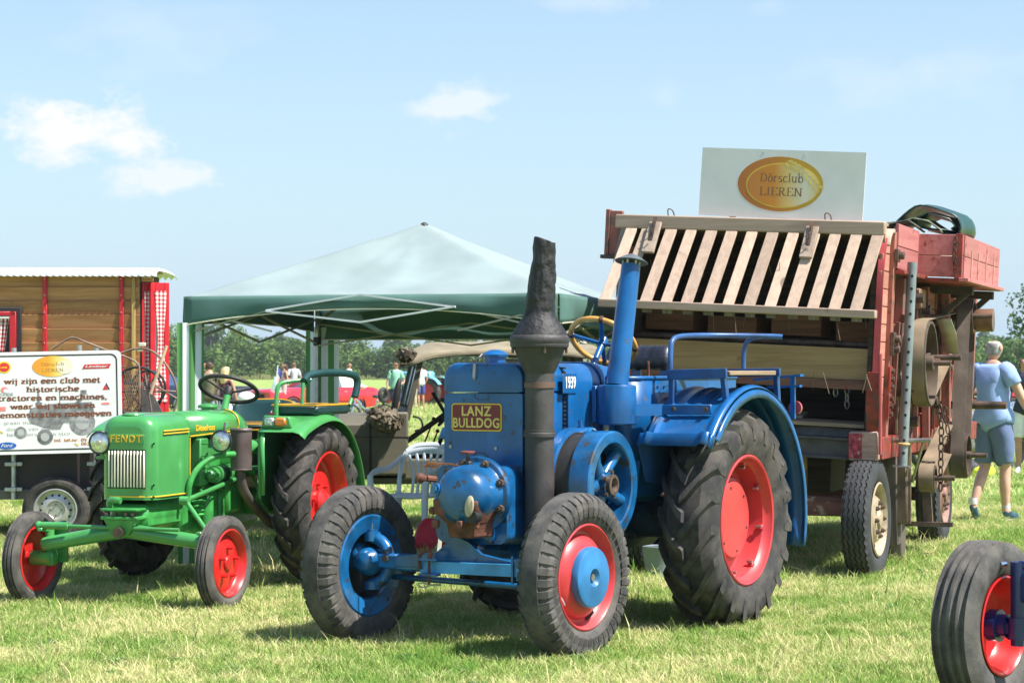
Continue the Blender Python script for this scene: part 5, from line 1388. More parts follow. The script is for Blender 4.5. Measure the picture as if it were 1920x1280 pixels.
PINKW = wood('sun_bleached_red_box', (.47, .175, .165), (.37, .105, .105), 0, scale=.5, rough=.7, knots=False, wear=(.24, .05, .04), wearfac=.14)
REDB = mat('chipped_red_steel', (.28, .035, .025), .5, var=.3, vscale=9, wear=.55, wearcol=(.12, .06, .045), wscale=16)
GREYW = wood('grey_weathered_wood', (.27, .23, .20), (.13, .11, .09), 2, rough=.9)
GREYST = mat('grey_steel_frame', (.07, .065, .07), .6, var=.3, wear=.3, wearcol=(.12, .06, .04), dust=.4, dustcol=(.17, .13, .11))
BELT = mat('canvas_belt', (.20, .15, .095), .85, var=.2, vscale=5, wear=.2, wearcol=(.22, .17, .12))
BELTD = mat('dark_leather_belt', (.10, .075, .06), .8, var=.25, vscale=4, dust=.3)
IRON = mat('brown_cast_iron', (.11, .075, .06), .55, .4, var=.35, vscale=9, wear=.4, wearcol=(.18, .09, .05))
def T(b):
    b.M = body_tilt; return b
def piece(name, m, fn, parent=None, bevel=.004, **kw):
    b = T(MB()); fn(b); b.M = None
    return b.build(name, m, parent or th, bevel=bevel, **kw)
YL, YR = -1.80, .26       # body sides
XF = -.02                 # front face of the body
# inner dark box (hollow): floor, back, ceiling, walls
piece('inner_box', DKW, lambda b: (b.box((-1.1, (YL + YR) / 2, 1.0), (2.2, YR - YL - .1, .04)), b.box((-1.6, (YL + YR) / 2, 1.85), (.05, YR - YL - .1, 1.7)), b.box((-1.1, YL + .04, 1.85), (2.2, .04, 1.7)), b.box((-1.1, YR - .06, 1.85), (2.2, .04, 1.7)), b.box((-1.1, (YL + YR) / 2, 2.66), (2.2, YR - YL - .1, .04))))
# straw walkers inside
for i in range(4):
    y = YL + .30 + i * .52
    piece('straw_walker', wood('brown_panel', (.20, .085, .035), (.10, .045, .02), 1, rough=.85), lambda b: b.box((-.60, y, 1.93 - .03 * (i % 2)), (.5, .40, .16)), bevel=.008)
piece('walker_shaft', IRON, lambda b: b.tube([(-.25, YL + .05, 1.80), (-.25, YR - .05, 1.80)], .025, 10))
# front boards
piece('front_board', BOARD, lambda b: b.box((-.05, (YL + YR) / 2 - .01, 1.65), (.028, YR - YL - .06, .245), (0, .12, 0)), bevel=.003)
b_ = piece('sill_beam', wood('brown_red_beam', (.19, .085, .06), (.09, .04, .03), 1, wear=(.26, .04, .03), wearfac=.2), lambda b: b.box((-.05, (YL + YR) / 2, 1.49), (.05, YR - YL - .04, .07)))
piece('inner_shelf', wood('grey_shelf', (.34, .26, .17), (.17, .12, .08), 1), lambda b: b.box((-.16, (YL + YR) / 2 + .0, 1.185), (.30, YR - YL - .1, .03), (0, .05, 0)))
piece('inner_shelf', GREYW, lambda b: b.box((-.30, -.95, 1.23), (.30, 1.2, .022), (0, .1, .06)))
piece('lower_beam', GREYST, lambda b: (b.box((-.02, (YL + YR) / 2, 1.00), (.06, YR - YL + .02, .13)), b.box((.0, (YL + YR) / 2, 1.075), (.10, YR - YL + .02, .02)), b.box((.0, (YL + YR) / 2, .93), (.10, YR - YL + .02, .02))), bevel=.003)
piece('lower_board', mat('dusty_blue_grey_board', (.10, .10, .11), .8, var=.3, dust=.4), lambda b: b.box((-.10, (YL + YR) / 2, 1.12), (.03, YR - YL - .04, .07)))
# slatted tailboard hinged at the top
hinge = Vector((.06, 0, 2.655)); foot = Vector((.48, 0, 2.03))
slm = wood('slat_pine', None, None) if 0 else PINE
piece('top_rail', PINEY, lambda b: b.box((.03, (YL + YR) / 2 - .02, 2.69), (.10, YR - YL + .08, .105)), bevel=.01)
piece('top_board', PINEY, lambda b: b.box((-.16, (YL + YR) / 2 - .03, 2.735), (.30, YR - YL + .02, .028)), bevel=.006)
piece('foot_rail', PINEY, lambda b: b.bar(foot + Vector((.0, YL - .03, 0)), foot + Vector((0, YR + .06, 0)), .10, .062), bevel=.008)
for i in range(13):
    y = YL + .06 + i * (YR - YL - .11) / 12
    if i == 1: y -= .035
    o = piece('slat', PINE, lambda b: b.bar(hinge + Vector((0, y + .02, -.01)), foot + Vector((0, y - .045, .02)), .090 + rnd.uniform(-.006, .006), .020, up=(1, 0, .7)), bevel=.003)
    if i not in (0,):
        piece('slat_end', GREYW, lambda b: b.box(foot + Vector((-.045, y - .042, -.035)), (.02, .075, .05)), bevel=.002)
for y in (-1.52, -.27):
    h = piece('hinge_block', wood('grey_tan_block', (.40, .31, .24), (.27, .20, .15), 2), lambda b: b.bar(hinge + Vector((.03, y, .03)), hinge.lerp(foot, .36) + Vector((.035, y - .012, .01)), .10, .026, up=(1, 0, .7)), bevel=.004)
    piece('hinge_strap', IRON, lambda b: b.bar(hinge + Vector((.055, y, .07)), hinge.lerp(foot, .2) + Vector((.055, y - .008, .01)), .03, .008, up=(1, 0, .7)), h, bevel=0)
    for q in (.02, .12, .22):
        c = hinge.lerp(foot, q) + Vector((.065, y - .004, .02)); piece('hook', IRON, lambda b: b.tube([c, c + Vector((.02, 0, .0)), c + Vector((.03, 0, .03))], .005, 5), h, bevel=0)
for y in (-1.50, -.25):
    piece('wire_hook', IRON, lambda b: b.tube(smoothpath([(.03, y + .06, 2.74), (.06, y + .06, 2.80), (.05, y + .10, 2.79), (.03, y + .11, 2.745)], 2), .005, 5), bevel=0)
# left-hand edge: grey post, side lid
piece('left_post', GREYW, lambda b: (b.box((.02, YL + .0, 1.75), (.06, .07, 1.6)), b.bar((.03, YL + .02, 2.66), (.10, YL - .02, 2.35), .06, .05)), bevel=.008)
piece('red_edge_post', REDV, lambda b: b.box((.0, YL + .075, 1.72), (.05, .06, 1.55)), bevel=.004)
lb = sub('left_lid', th)
piece('lid_board', REDV, lambda b: (b.box((-.10, YL - .10, 2.60), (.05, .10, .36)), b.box((-.10, YL - .17, 2.60), (.06, .035, .38))), lb); piece('lid_foot', IRON, lambda b: b.box((-.09, YL - .13, 2.41), (.10, .16, .03)), lb)
# right side: uprights and courses of planks
SX = [(-.02, -.10)]
def side_planks(x0, x1, zs, m=REDW, y=YR, nm='plank'):
    for a, b2 in zip(zs, zs[1:]):
        piece(nm, m, lambda b: b.box(((x0 + x1) / 2, y - .012 + rnd.uniform(-.003, .003), (a + b2) / 2), (abs(x0 - x1), .024, (b2 - a) - .008)), bevel=.003)
zs = [1.02 + .135 * i for i in range(13)]
# curved front cheek: short planks between the front edge and the first upright
for i, (a, b2) in enumerate(zip(zs, zs[1:])):
    z = (a + b2) / 2; f = max(0, (z - 2.25) / .45); fx = .13 - .15 * f * f if z > 1.5 else .13 - (1.5 - z) * .25
    piece('cheek_plank', REDW, lambda b: b.box(((fx - .17) / 2, YR + .012, z), (fx + .17, .024, .127)), bevel=.003)
# curved edge strip
piece('cheek_edge', mat('pink_red_edge', (.42, .06, .07), .55, var=.15, wear=.2, wearcol=(.3, .2, .15)), lambda b: b.strip([(.135 - (1.5 - z) * .25 if z < 1.5 else .135 - .15 * max(0, (z - 2.25) / .45) ** 2, z) for z in [1.0 + .06 * i for i in range(28)]], (0, YR - .012, 0), (1, 0, 0), (0, 0, 1), (0, .05, 0), .016), bevel=0)
piece('cheek_cap', PINEY, lambda b: b.strip(arc((-.13, 2.50), .20, 20, 100, 10), (0, YR - .03, 0), (1, 0, 0), (0, 0, 1), (0, .09, 0), .03), bevel=.004)
piece('lower_cheek', REDB, lambda b: b.prism([(.14, 1.60), (.10, 1.60), (-.02, .98), (.02, .98), (.14, 1.35)], (0, YR - .05, 0), (1, 0, 0), (0, 0, 1), (0, .10, 0)), bevel=.004)
piece('cheek_rod', mat('pink_rod', (.48, .09, .10), .5, var=.1), lambda b: b.tube([(.17, YR + .05, 1.74), (.09, YR + .07, .98)], .014, 8), bevel=0)
piece('corner_post', REDV, lambda b: b.box((-.21, YR + .035, 1.82), (.075, .05, 1.72)), bevel=.005)
piece('corner_post', REDV, lambda b: b.box((-.30, YR + .03, 1.82), (.05, .04, 1.68)), bevel=.005)
for z in (2.50, 1.86, 1.78):
    piece('iron_bracket', IRON, lambda b: (b.box((-.21, YR + .075, z), (.09, .03, .10)), b.cyl((-.21, YR + .09, z), (-.21, YR + .13, z), .03, 12)), bevel=.004)
for z in (1.55, 1.34):
    piece('corner_plate', REDB, lambda b: b.box((-.20, YR + .068, z), (.10, .016, .19)), bevel=.003)
    for q in (-.06, .0, .06):
        piece('plate_bolt', BOLT, lambda b: b.cyl((-.20, YR + .07, z + q), (-.20, YR + .10, z + q), .020, 8), bevel=0)
# perforated grey steel tube standing at the corner
pt = sub('perforated_tube', th)
piece('steel_tube', mat('blue_grey_tube', (.24, .28, .30), .5, .3, var=.15, dust=.2), lambda b: b.tube([(-.40, YR + .16, .88), (-.40, YR + .16, 2.46)], .037, 18), pt, bevel=0)
for i in range(15):
    z = .98 + i * .098; a = R(-62 + 0 * i)
    piece('tube_hole', DARK, lambda b: b.cyl((-.40 + .030 * math.sin(R(35)), YR + .16 + .036 * math.cos(R(80)) + 0, z), (-.40 + .038 * math.cos(R(8)), YR + .16 + .010, z), .012, 8), pt, bevel=0)
piece('tube_foot', STEEL, lambda b: b.box((-.40, YR + .16, .875), (.14, .13, .012)), pt, bevel=0)
# long side wall behind the corner
side_planks(-.34, -1.9, [1.02, 1.2, 1.38, 1.56, 1.74, 1.92, 2.10, 2.28], y=YR - .03)
side_planks(-1.95, -5.0, [.95 + .15 * i for i in range(10)], y=YR - .03)
for x in (-.75, -1.25, -1.95, -2.9, -3.5, -4.9):
    piece('upright', REDV, lambda b: b.box((x, YR + .02, 1.62), (.09, .07, 1.45)), bevel=.005)
piece('bottom_rail', REDB, lambda b: b.box((-2.6, YR + .03, 1.02), (5.2, .08, .17)), bevel=.005)
piece('far_side_wall', REDW, lambda b: b.box((-2.6, YL - .01, 1.7), (5.0, .05, 1.5)))
piece('rear_wall', REDW, lambda b: b.box((-5.0, (YL + YR) / 2, 1.65), (.05, YR - YL, 1.45)))
piece('roof_deck', PINEY, lambda b: b.box((-2.6, (YL + YR) / 2, 2.66), (4.9, YR - YL - .1, .04)))
piece('underbody', DKW, lambda b: (b.box((-2.8, -.85, .97), (4.4, 1.7, .12)), b.box((-2.6, -.85, .75), (1.5, 1.5, .4)), b.box((-1.0, -.9, .78), (.6, 1.4, .34))))
# sun-bleached feeder box on top, three boards high, open to the sky
bx = sub('feeder_box', th)
def pk(name, x0, x1, z0, z1, y): piece(name, PINKW, lambda b: b.box(((x0 + x1) / 2, y, (z0 + z1) / 2), (abs(x1 - x0), .026, z1 - z0 - .006)), bx, bevel=.003)
BY = YR + .43
for a, b2 in ((2.38, 2.555), (2.555, 2.73)):
    pk('side_board', -1.22, -1.95, a, b2, BY); pk('side_board', -1.955, -2.75, a, b2, BY); pk('side_board', -2.755, -3.4, a, b2, BY)
    piece('end_board', PINKW, lambda b: b.box((-1.21, (YR - .02 + BY) / 2, (a + b2) / 2), (.026, BY - YR + .02, b2 - a - .006)), bx, bevel=.003)
    piece('front_board', PINKW, lambda b: b.box((-.72, YR + .06, (a + b2) / 2 + .02), (.95, .026, b2 - a - .006)), bx, bevel=.003)
piece('box_floor', REDB, lambda b: b.box((-2.3, YR + .21, 2.36), (2.2, .50, .03)), bx)
piece('box_ledge', PINKW, lambda b: b.box((-2.3, BY + .02, 2.365), (2.3, .08, .03), (0, 0, .0)), bx)
piece('box_ledge', REDB, lambda b: b.box((-.75, YR + .09, 2.375), (1.1, .10, .03)), bx)
piece('corner_iron', REDB, lambda b: (b.box((-1.185, BY - .03, 2.555), (.03, .06, .36)),), bx)
for x in (-1.6, -2.0, -2.5, -3.0):
    piece('box_strap', mat('pale_strap', (.50, .27, .22), .6, wear=.3), lambda b: b.box((x, BY + .017, 2.50), (.03, .008, .24)), bx, bevel=0)
for x in (-1.9, -3.2):
    piece('box_bearer', DKW, lambda b: b.box((x, YR + .19, 2.30), (.09, .48, .07)), bx); piece('box_brace', DKW, lambda b: b.bar((x, YR + .38, 2.28), (x, YR + .04, 1.95), .05, .05), bx)
# chain links
def chain(name, pts, m, parent, r_=.018, t=.005):
    """each link a small closed ring"""
    L_ = 0; pts = [Vector(p) for p in pts]; segs = []
    for a, b2 in zip(pts, pts[1:]):
        n = max(1, int((b2 - a).length / (r_ * 2.6)))
        for i in range(n): segs.append((a.lerp(b2, i / n), a.lerp(b2, (i + 1) / n)))
    c = sub(name, parent)
    for i, (a, b2) in enumerate(segs):
        d = (b2 - a).normalized(); s1 = d.orthogonal().normalized()
        if i % 2: s1 = d.cross(s1)
        mid = (a + b2) / 2; q = []
        for k_ in range(10):
            an = 2 * PI * k_ / 10; q.append(mid + d * (r_ * 1.75 * math.cos(an)) + s1 * (r_ * math.sin(an)))
        kb = MB(); kb.tube(q, t, 5, closed=True); kb.build('link', m, c)
    return c
CH = mat('rusty_chain', (.10, .06, .045), .6, .4, var=.3)
chain('chain', [body_tilt @ Vector((-1.12, BY - .05, 2.70)), body_tilt @ Vector((-1.13, BY - .06, 2.56)), body_tilt @ Vector((-1.14, BY - .04, 2.40))], CH, th)
chain('chain', [(-.95, .62, 1.28), (-.95, .63, 1.10), (-.95, .62, .60)], CH, th, .022, .0065)
chain('chain', [(-.96, .66, 1.27), (-.97, .68, 1.05), (-.955, .64, .95)], CH, th, .022, .0065)
chain('chain', [(-2.9, .55, 1.75), (-2.9, .55, 1.25)], CH, th, .016, .005)
chain('chain', [(-.10, -.05, 1.48), (-.10, -.05, 1.36)], STEEL, th, .020, .005)
chain('chain', [(-.09, .04, 1.48), (-.09, .04, 1.27)], STEEL, th, .020, .005)
# battens, rods and small fittings crowding the side wall
r_ = random.Random(21)
for i in range(16):
    x = -.45 - i * .21 + r_.uniform(-.06, .06); z0 = r_.uniform(1.0, 1.5); z1 = z0 + r_.uniform(.3, .85)
    piece('side_batten', (REDV, DKW, REDB, GREYW)[i % 4], lambda b: b.bar((x, YR + .045, z0), (x + r_.uniform(-.12, .12), YR + .055, z1), r_.uniform(.03, .06), .03), bevel=.003)
for i in range(14):
    x = -.5 - r_.random() * 3; z = r_.uniform(1.05, 2.25)
    piece('side_fitting', (IRON, BOLT, REDB)[i % 3], lambda b: b.box((x, YR + .08, z), (r_.uniform(.05, .13), .06, r_.uniform(.04, .10)), ch=.008), bevel=0)
for i in range(5):
    x = -.6 - i * .5; piece('control_rod', IRON, lambda b: b.tube([(x, YR + .10, 1.05), (x - .25, YR + .10, 2.0 + .05 * i)], .010, 6), bevel=0)
# pulleys and belts on the right side
def pulley(name, c, r_, w, m=IRON, spokes=5, rimt=.02):
    p = sub(name, th, c)
    b = MB(); b.lathe([(r_ - rimt, -w / 2), (r_, -w / 2), (r_ + .004, 0), (r_, w / 2), (r_ - rimt, w / 2), (r_ - rimt, -w / 2)], 48, YAX); b.build('pulley_rim', m, p, angle=30)
    for i in range(spokes):
        a = 2 * PI * i / spokes + .4; b = MB(); b.bar((0, 0, 0), (r_ * .97 * math.cos(a), 0, r_ * .97 * math.sin(a)), w * .22, .045, ch=.004); b.build('spoke', m, p)
    b = MB(); b.cyl((0, -w * .6, 0), (0, w * .6, 0), r_ * .18, 16); b.build('hub', m, p)
    b = MB(); b.cyl((0, -.3, 0), (0, w * .5 + .15, 0), .022, 12); b.build('shaft', IRON, p)
    return p
pulley('belt_pulley', (-.86, .50, 1.615), .335, .14, mat('brown_flat_pulley', (.13, .095, .07), .6, .3, var=.25, vscale=4, dust=.35, dustcol=(.22, .17, .12)))
def belt(c1, r1, c2, r2, y, w, m, name='flat_belt', n=14):
    """open flat belt round two pulleys in the xz plane"""
    c1 = Vector(c1); c2 = Vector(c2); d = c2 - c1; L_ = d.length; a = math.atan2(d.y, d.x); g = math.acos(max(-1, min(1, (r1 - r2) / L_)))
    pts = [(c1.x + r1 * math.cos(t), c1.y + r1 * math.sin(t)) for t in [a + g + (2 * PI - 2 * g) * i / n for i in range(n + 1)]]
    pts += [(c2.x + r2 * math.cos(t), c2.y + r2 * math.sin(t)) for t in [a - g + 2 * g * i / n for i in range(n + 1)]]
    b = MB(); q = pts + [pts[0]]; b.strip(q, (0, y - w / 2, 0), (1, 0, 0), (0, 0, 1), (0, w, 0), -.006); b.build(name, m, th, angle=50)
belt((-.86, 1.615), .342, (-2.6, 1.95), .11, .50, .11, BELT)
belt((-2.45, 2.02), .15, (-2.05, .84), .19, .62, .11, BELTD)
pulley('belt_pulley', (-2.05, .62, .84), .185, .15, IRON); pulley('belt_pulley', (-2.45, .62, 2.02), .145, .14, IRON)
pulley('belt_pulley', (-.95, .52, .70), .10, .13, IRON, 4)
belt((-.95, .70), .108, (-2.05, 1.02), .10, .52, .115, BELT)
k = MB(); k.cyl((-2.6, .52, 1.99), (-2.6, .83, 1.99), .10, 32); k.build('drum_pulley', mat('rusty_polished_drum', (.20, .11, .075), .4, .5, var=.35, vscale=5), th)
k = MB(); k.lathe([(.13, 0), (.14, .01), (.12, .03), (.10, .035), (.001, .035)], 32, Matrix.Translation((-2.6, .50, 1.99)) @ YAX); k.build('drum_flange', STEEL, th)
k = MB(); k.lathe([(.001, 0), (.083, .0), (.088, -.005), (.095, -.002)], 32, Matrix.Translation((-2.6, .827, 1.99)) @ YAX); k.build('drum_end', IRON, th)
for z, x, y1 in ((1.255, -2.5, .95), (1.66, -1.0, .78), (1.63, -.95, .62)):
    k = MB(); k.cyl((x, .2, z), (x, y1, z), .035 if y1 > .9 else .024, 14); k.build('shaft_end', IRON, th)
for (a, b2, w_) in (((-.55, .34, 1.05), (-.62, .34, 1.75), .02), ((-.62, .35, 1.07), (-.70, .35, 1.60), .012), ((-1.30, .36, 1.0), (-1.32, .36, 2.2), .05), ((-1.62, .40, 1.0), (-1.62, .40, 2.25), .06), ((-2.2, .48, 1.1), (-2.2, .48, 2.3), .07)):
    k = MB(); k.bar(a, b2, w_, w_ * 1.2, ch=.004); k.build('side_strut', REDV if w_ > .03 else BELT, th)
for x, z in ((-.62, 1.42), (-1.1, 2.14), (-1.45, 2.05), (-.8, 1.15), (-1.8, 1.3), (-2.3, 1.5)):
    k = MB(); k.box((x, .36, z), (.15, .09, .13), ch=.02); k.cyl((x, .40, z), (x, .47, z), .04, 12); k.build('bearing_block', IRON, th)
k = MB(); k.box((-1.25, .40, 2.14), (.30, .08, .16), ch=.01); k.build('side_hatch', wood('bare_hatch', (.35, .20, .12), (.2, .1, .06), 0), th)
# pale curved guard beside the upper pulley
k = MB(); k.loft([[Vector((-1.55, .50, 1.98)), Vector((-1.55, .62, 1.98))], [Vector((-1.85, .50, 1.86)), Vector((-1.85, .62, 1.86))], [Vector((-2.1, .5, 1.7)), Vector((-2.1, .6, 1.7))]], caps=False, closed=False); k.build('belt_guard', mat('pale_guard', (.36, .31, .26), .6), th, solid=.008)
# lower frame pieces
k = MB(); k.box((.05, .20, .985), (.10, .22, .22), ch=.01); k.build('corner_block', wood('block_end', (.40, .26, .22), (.22, .13, .10), 1, wear=(.4, .03, .04), wearfac=.2), th)
k = MB(); k.box((.102, .14, .985), (.01, .10, .19), ch=.003); k.build('block_face', mat('speckled_red_face', (.34, .04, .06), .7, var=.5, vscale=30, wear=.4, wearcol=(.45, .33, .30), wscale=20), th)
k = MB(); k.box((.03, -1.02, .83), (.08, .30, .17), ch=.008); k.build('number_block', mat('pinkish_block', (.42, .20, .20), .7, var=.4, vscale=25, wear=.3, wearcol=(.5, .42, .38)), th)
k = MB(); k.box((.055, -.86, .83), (.09, .10, .17), ch=.006); k.build('block_end', REDB, th)
k = MB(); k.bar((-.55, .30, .95), (-2.0, .34, 1.16), .06, .16); k.build('sloping_rail', REDB, th)
k = MB(); k.box((-.75, .25, .55), (.24, .16, .75), ch=.01); k.build('chute_case', wood('dark_chute', (.13, .10, .08), (.06, .05, .04), 2), th)
k = MB(); k.box((-.72, .36, .62), (.16, .10, .55), ch=.015); k.bar((-.70, .38, .95), (-.68, .38, .35), .10, .03); k.build('bearing_bracket', mat('tan_cast_iron', (.20, .14, .10), .6, .2, var=.3, wear=.3, wearcol=(.1, .05, .03)), th)
k = MB(); k.bar((-1.0, .50, .62), (-1.0, .52, .32), .07, .05); k.bar((-.95, .34, .33), (-.95, .72, .33), .05, .035); k.build('foot_prop', IRON, th)
k = MB(); k.box((-1.55, .05, .2), (.25, .35, .45), ch=.01); k.build('chute_spout', wood('dark_chute', (.13, .10, .08), (.06, .05, .04), 2), th)
k = MB(); k.tube([(-.48, .28, 1.01), (-.48, .62, 1.015)], .018, 10); k.tube([(-.49, .56, 1.0), (-.70, .44, .68)], .012, 8); k.tube([(-.49, .46, 1.0), (-.66, .40, .72)], .009, 8); k.build('lever_bar', STEEL, th)
k = MB(); k.tube([body_tilt @ Vector((-.40 + .045 * math.cos(a), YR + .16 + .045 * math.sin(a), 1.05)) for a in [2 * PI * i / 12 for i in range(12)]], .008, 6, closed=True); k.build('rope_tie', mat('straw_rope', (.55, .36, .14), .9, var=.2), th)
for i in range(26):
    x = rnd.uniform(-.5, .35); y = rnd.uniform(YL, YR); k = MB(); c = body_tilt @ Vector((rnd.uniform(-.4, .3), y, rnd.choice([2.02, 1.22, 1.58, 2.40])))
    d = Vector((rnd.uniform(-.03, .03), rnd.uniform(-.05, .05), -rnd.uniform(.08, .2))); k.tube([c, c + d], .0025, 4); k.build('straw', BELT, th)
# wheels
ZT = zigzag_tyre(.462, .215, .27, 5, mat('grey_black_truck_tyre', (.032, .033, .036), .7, var=.2, dust=.25, dustcol=(.12, .11, .10), bump=.1, bscale=90))
TANRIM = mat('tan_dusty_rim', (.33, .26, .17), .6, var=.2, vscale=8, wear=.25, wearcol=(.14, .07, .045), dust=.3, dustcol=(.36, .30, .21))
REDRIM = mat('dusty_red_rim', (.25, .13, .10), .65, var=.25, vscale=8, wear=.3, wearcol=(.12, .06, .04), dust=.3)
def th_wheel(x, y, m, yaw=0, z=.425):
    s = 1 if y > -.5 else -1
    w = sub('wheel', th, (x, y, z), (0, 0, yaw if s > 0 else yaw + PI))
    put('tyre', ZT, w)
    b = MB(); b.lathe([(.27, .085), (.285, .098), (.272, .106), (.262, .092), (.245, .07), (.24, .03), (.225, .02), (.20, .04), (.165, .085), (.15, .095), (.07, .095), (.06, .115), (.001, .12)], 48, YAX); b.build('rim', m, w)
    for i in range(6):
        a = 2 * PI * i / 6 + .5; k = MB(); c = Vector((.205 * math.cos(a), .036, .205 * math.sin(a))); k.M = Matrix.Translation(c) @ Matrix.Rotation(-a, 4, 'Y'); k.ball((0, 0, 0), (.030, .030, .052), 12, 8); k.M = None; k.build('hand_hole', DARK, w)
    for i in range(8):
        a = 2 * PI * i / 8; k = MB(); c = Vector((.125 * math.cos(a), .093, .125 * math.sin(a))); k.cyl(c, c + Vector((0, .022, 0)), .019, 6); k.cyl(c + Vector((0, .022, 0)), c + Vector((0, .034, 0)), .010, 6); k.build('wheel_nut', IRON, w)
    return w
th_wheel(-.0, .205, TANRIM, R(-2)); th_wheel(-3.4, .19, REDRIM); th_wheel(-.0, -1.56, TANRIM, R(-2)); th_wheel(-3.4, -1.56, REDRIM)
AXW = wood('old_red_axle', (.22, .08, .07), (.10, .04, .035), 1, wear=(.3, .22, .17), wearfac=.2)
k = MB(); k.box((0, -.70, .52), (.12, 1.5, .15), ch=.01); k.build('axle_beam', AXW, th); k = MB(); k.box((-3.4, -.70, .43), (.12, 1.6, .12), ch=.01); k.build('axle_beam', AXW, th)
k = MB(); k.box((-.1, -.3, .70), (.05, .05, .5)); k.box((-.12, -.4, .78), (.2, .09, .4), ch=.01); k.bar((.02, -.35, .75), (-.02, -.33, .5), .06, .05); k.build('turntable_strut', mat('yellow_ochre_timber', (.32, .20, .05), .8, var=.3), th)

# ------------------------------------------------------------------ club board standing on the thresher roof
sg = thing('sign_board', 'white club board with gold oval emblem standing on top of the threshing machine', 'sign', (2.51, 16.355, 0), heading(20))
SGB = mat('greyish_white_board', (.63, .62, .61), .6, var=.05, vscale=3, dust=.25, dustcol=(.50, .48, .45))  # off-white with slightly greyer noise patches
sM = body_tilt @ Matrix.Translation((-.02, -.555, 2.995)) @ Matrix(((0, 0, 1, 0), (1, 0, 0, 0), (0, 1, 0, 0), (0, 0, 0, 1))) @ Matrix.Rotation(R(-.9), 4, 'Z') @ Matrix.Translation((0, .02, 0))
def sgp(name, m, fn, parent=sg, **kw):
    b = MB(); b.M = sM; fn(b); b.M = None; return b.build(name, m, parent, **kw)
brd = sgp('board', SGB, lambda b: b.box((0, 0, 0), (1.295, .53, .012)))
def oval(name, rx, ry, z, m, c=(0, 0), parent=None, n=48, M=None, h=.0006):
    b = MB(); b.M = M if M is not None else sM; vs = [(c[0] + rx * math.cos(2 * PI * i / n), c[1] + ry * math.sin(2 * PI * i / n)) for i in range(n)]
    b.prism(vs, (0, 0, z), (1, 0, 0), (0, 1, 0), (0, 0, h)); b.M = None; return b.build(name, m, parent or sg, smooth=False)
def gradient_mat(name, stops, ax=0, scale=1.0, off=.5, dull=0):
    """flat print: colours along one local direction of the printed oval"""
    m, nt, b = principled(name); N = nt.nodes.new; L = nt.links.new
    tc = N('ShaderNodeTexCoord'); sp = N('ShaderNodeSeparateXYZ'); L(tc.outputs['Generated'], sp.inputs[0])
    r_ = N('ShaderNodeValToRGB'); e = r_.color_ramp.elements; e[0].position = stops[0][0]; e[0].color = (*stops[0][1], 1); e[1].position = stops[-1][0]; e[1].color = (*stops[-1][1], 1)
    for p_, c_ in stops[1:-1]: x = e.new(p_); x.color = (*c_, 1)
    L(sp.outputs[ax], r_.inputs[0]); L(r_.outputs[0], b.inputs['Base Color']); b.inputs['Roughness'].default_value = .5
    return m
GOLD1 = gradient_mat('printed_gold_oval', [(0, (.42, .13, .02)), (.45, (.50, .18, .02)), (.75, (.50, .28, .02)), (1, (.46, .30, .03))], 1)
GOLD2 = gradient_mat('printed_gold_centre', [(0, (.50, .17, .03)), (.38, (.58, .22, .02)), (.58, (.64, .46, .16)), (.8, (.62, .58, .46)), (1, (.6, .47, .18))], 1)
GOLDL = mat('printed_gold_line', (.70, .45, .05), .5)
WHEAT = mat('printed_wheat', (.66, .48, .12), .5)
BRN = mat('printed_brown', (.15, .075, .05), .6)
oval('emblem', .338, .213, .0062, GOLD1, (-.01, -.0)); oval('emblem_ring', .292, .176, .0070, GOLDL, (.01, -.01)); oval('emblem_centre', .282, .166, .0078, GOLD2, (.012, -.01))
def wheat(par, M, sc, z, n=9, cx=.0, cy=.0):
    for i in range(n):
        t = i / (n - 1); x = cx + (.05 + .25 * t) * sc; y = cy + (.165 - .09 * t - .10 * t * t) * sc
        for sd in (1, -1):
            oval('grain', .024 * sc, .011 * sc, z, WHEAT, (0, 0), par, 10, M @ Matrix.Translation((x + sd * .012 * sc, y + sd * .013 * sc, 0)) @ Matrix.Rotation(R(-28 - 30 * t + sd * 28), 4, 'Z'))
wheat(sg, sM, 1.0, .0085)
SERIF_T = lambda M, x, y, z: M @ Matrix.Translation((x, y, z))
put('lettering', serif_mesh('D\u00f6rsclub', BRN, .085, .035, SERIF_T(sM, .0, .040, .0088), .345, .098), sg)
put('lettering', serif_mesh('LIEREN', BRN, .085, .035, SERIF_T(sM, .0, -.066, .0088), .345, .098), sg)
for x in (-.16, .17):
    sgp('mounting_hole', mat('hole_blue_grey', (.45, .52, .60), .6), lambda b: b.cyl((x, .235, .005), (x, .235, .0075), .010, 12))
k = MB(); k.M = body_tilt; k.box((-.30, -1.0, 2.80), (.03, .05, .5)); k.box((-.30, -.2, 2.80), (.03, .05, .5)); k.M = None; k.build('back_strut', GREYW, sg)
# ------------------------------------------------------------------ folded tarpaulin
tp_ = thing('tarpaulin', 'folded dark green and camouflage tarpaulin lying on the red feeder box', 'tarpaulin', (2.51, 16.355, 0), heading(20))
TARP = mat('dark_green_tarp', (.015, .055, .045), .35, var=.25, vscale=5, bump=.3, bscale=14)
CAMO = mat('camouflage_tarp', (.13, .16, .12), .55, var=.7, vscale=9, bump=.4, bscale=14)
def fold(name, m, c, L_, prof, parent=tp_, th_=.012):
    b = MB(); b.M = body_tilt
    n = 10; rings = []
    for i in range(n + 1):
        t = i / n; w_ = noise.noise(Vector((t * 3, c[2] * 5, c[1] * 7))) * .03
        rings.append([Vector((c[0] - L_ * t, c[1] + y * (1 + .12 * w_ * 10) + w_, c[2] + z * (1 - .2 * abs(t - .4)) + w_ * .5)) for y, z in prof])
    b.loft(rings, closed=False, caps=False); b.M = None; return b.build(name, m, parent, solid=th_, angle=60)
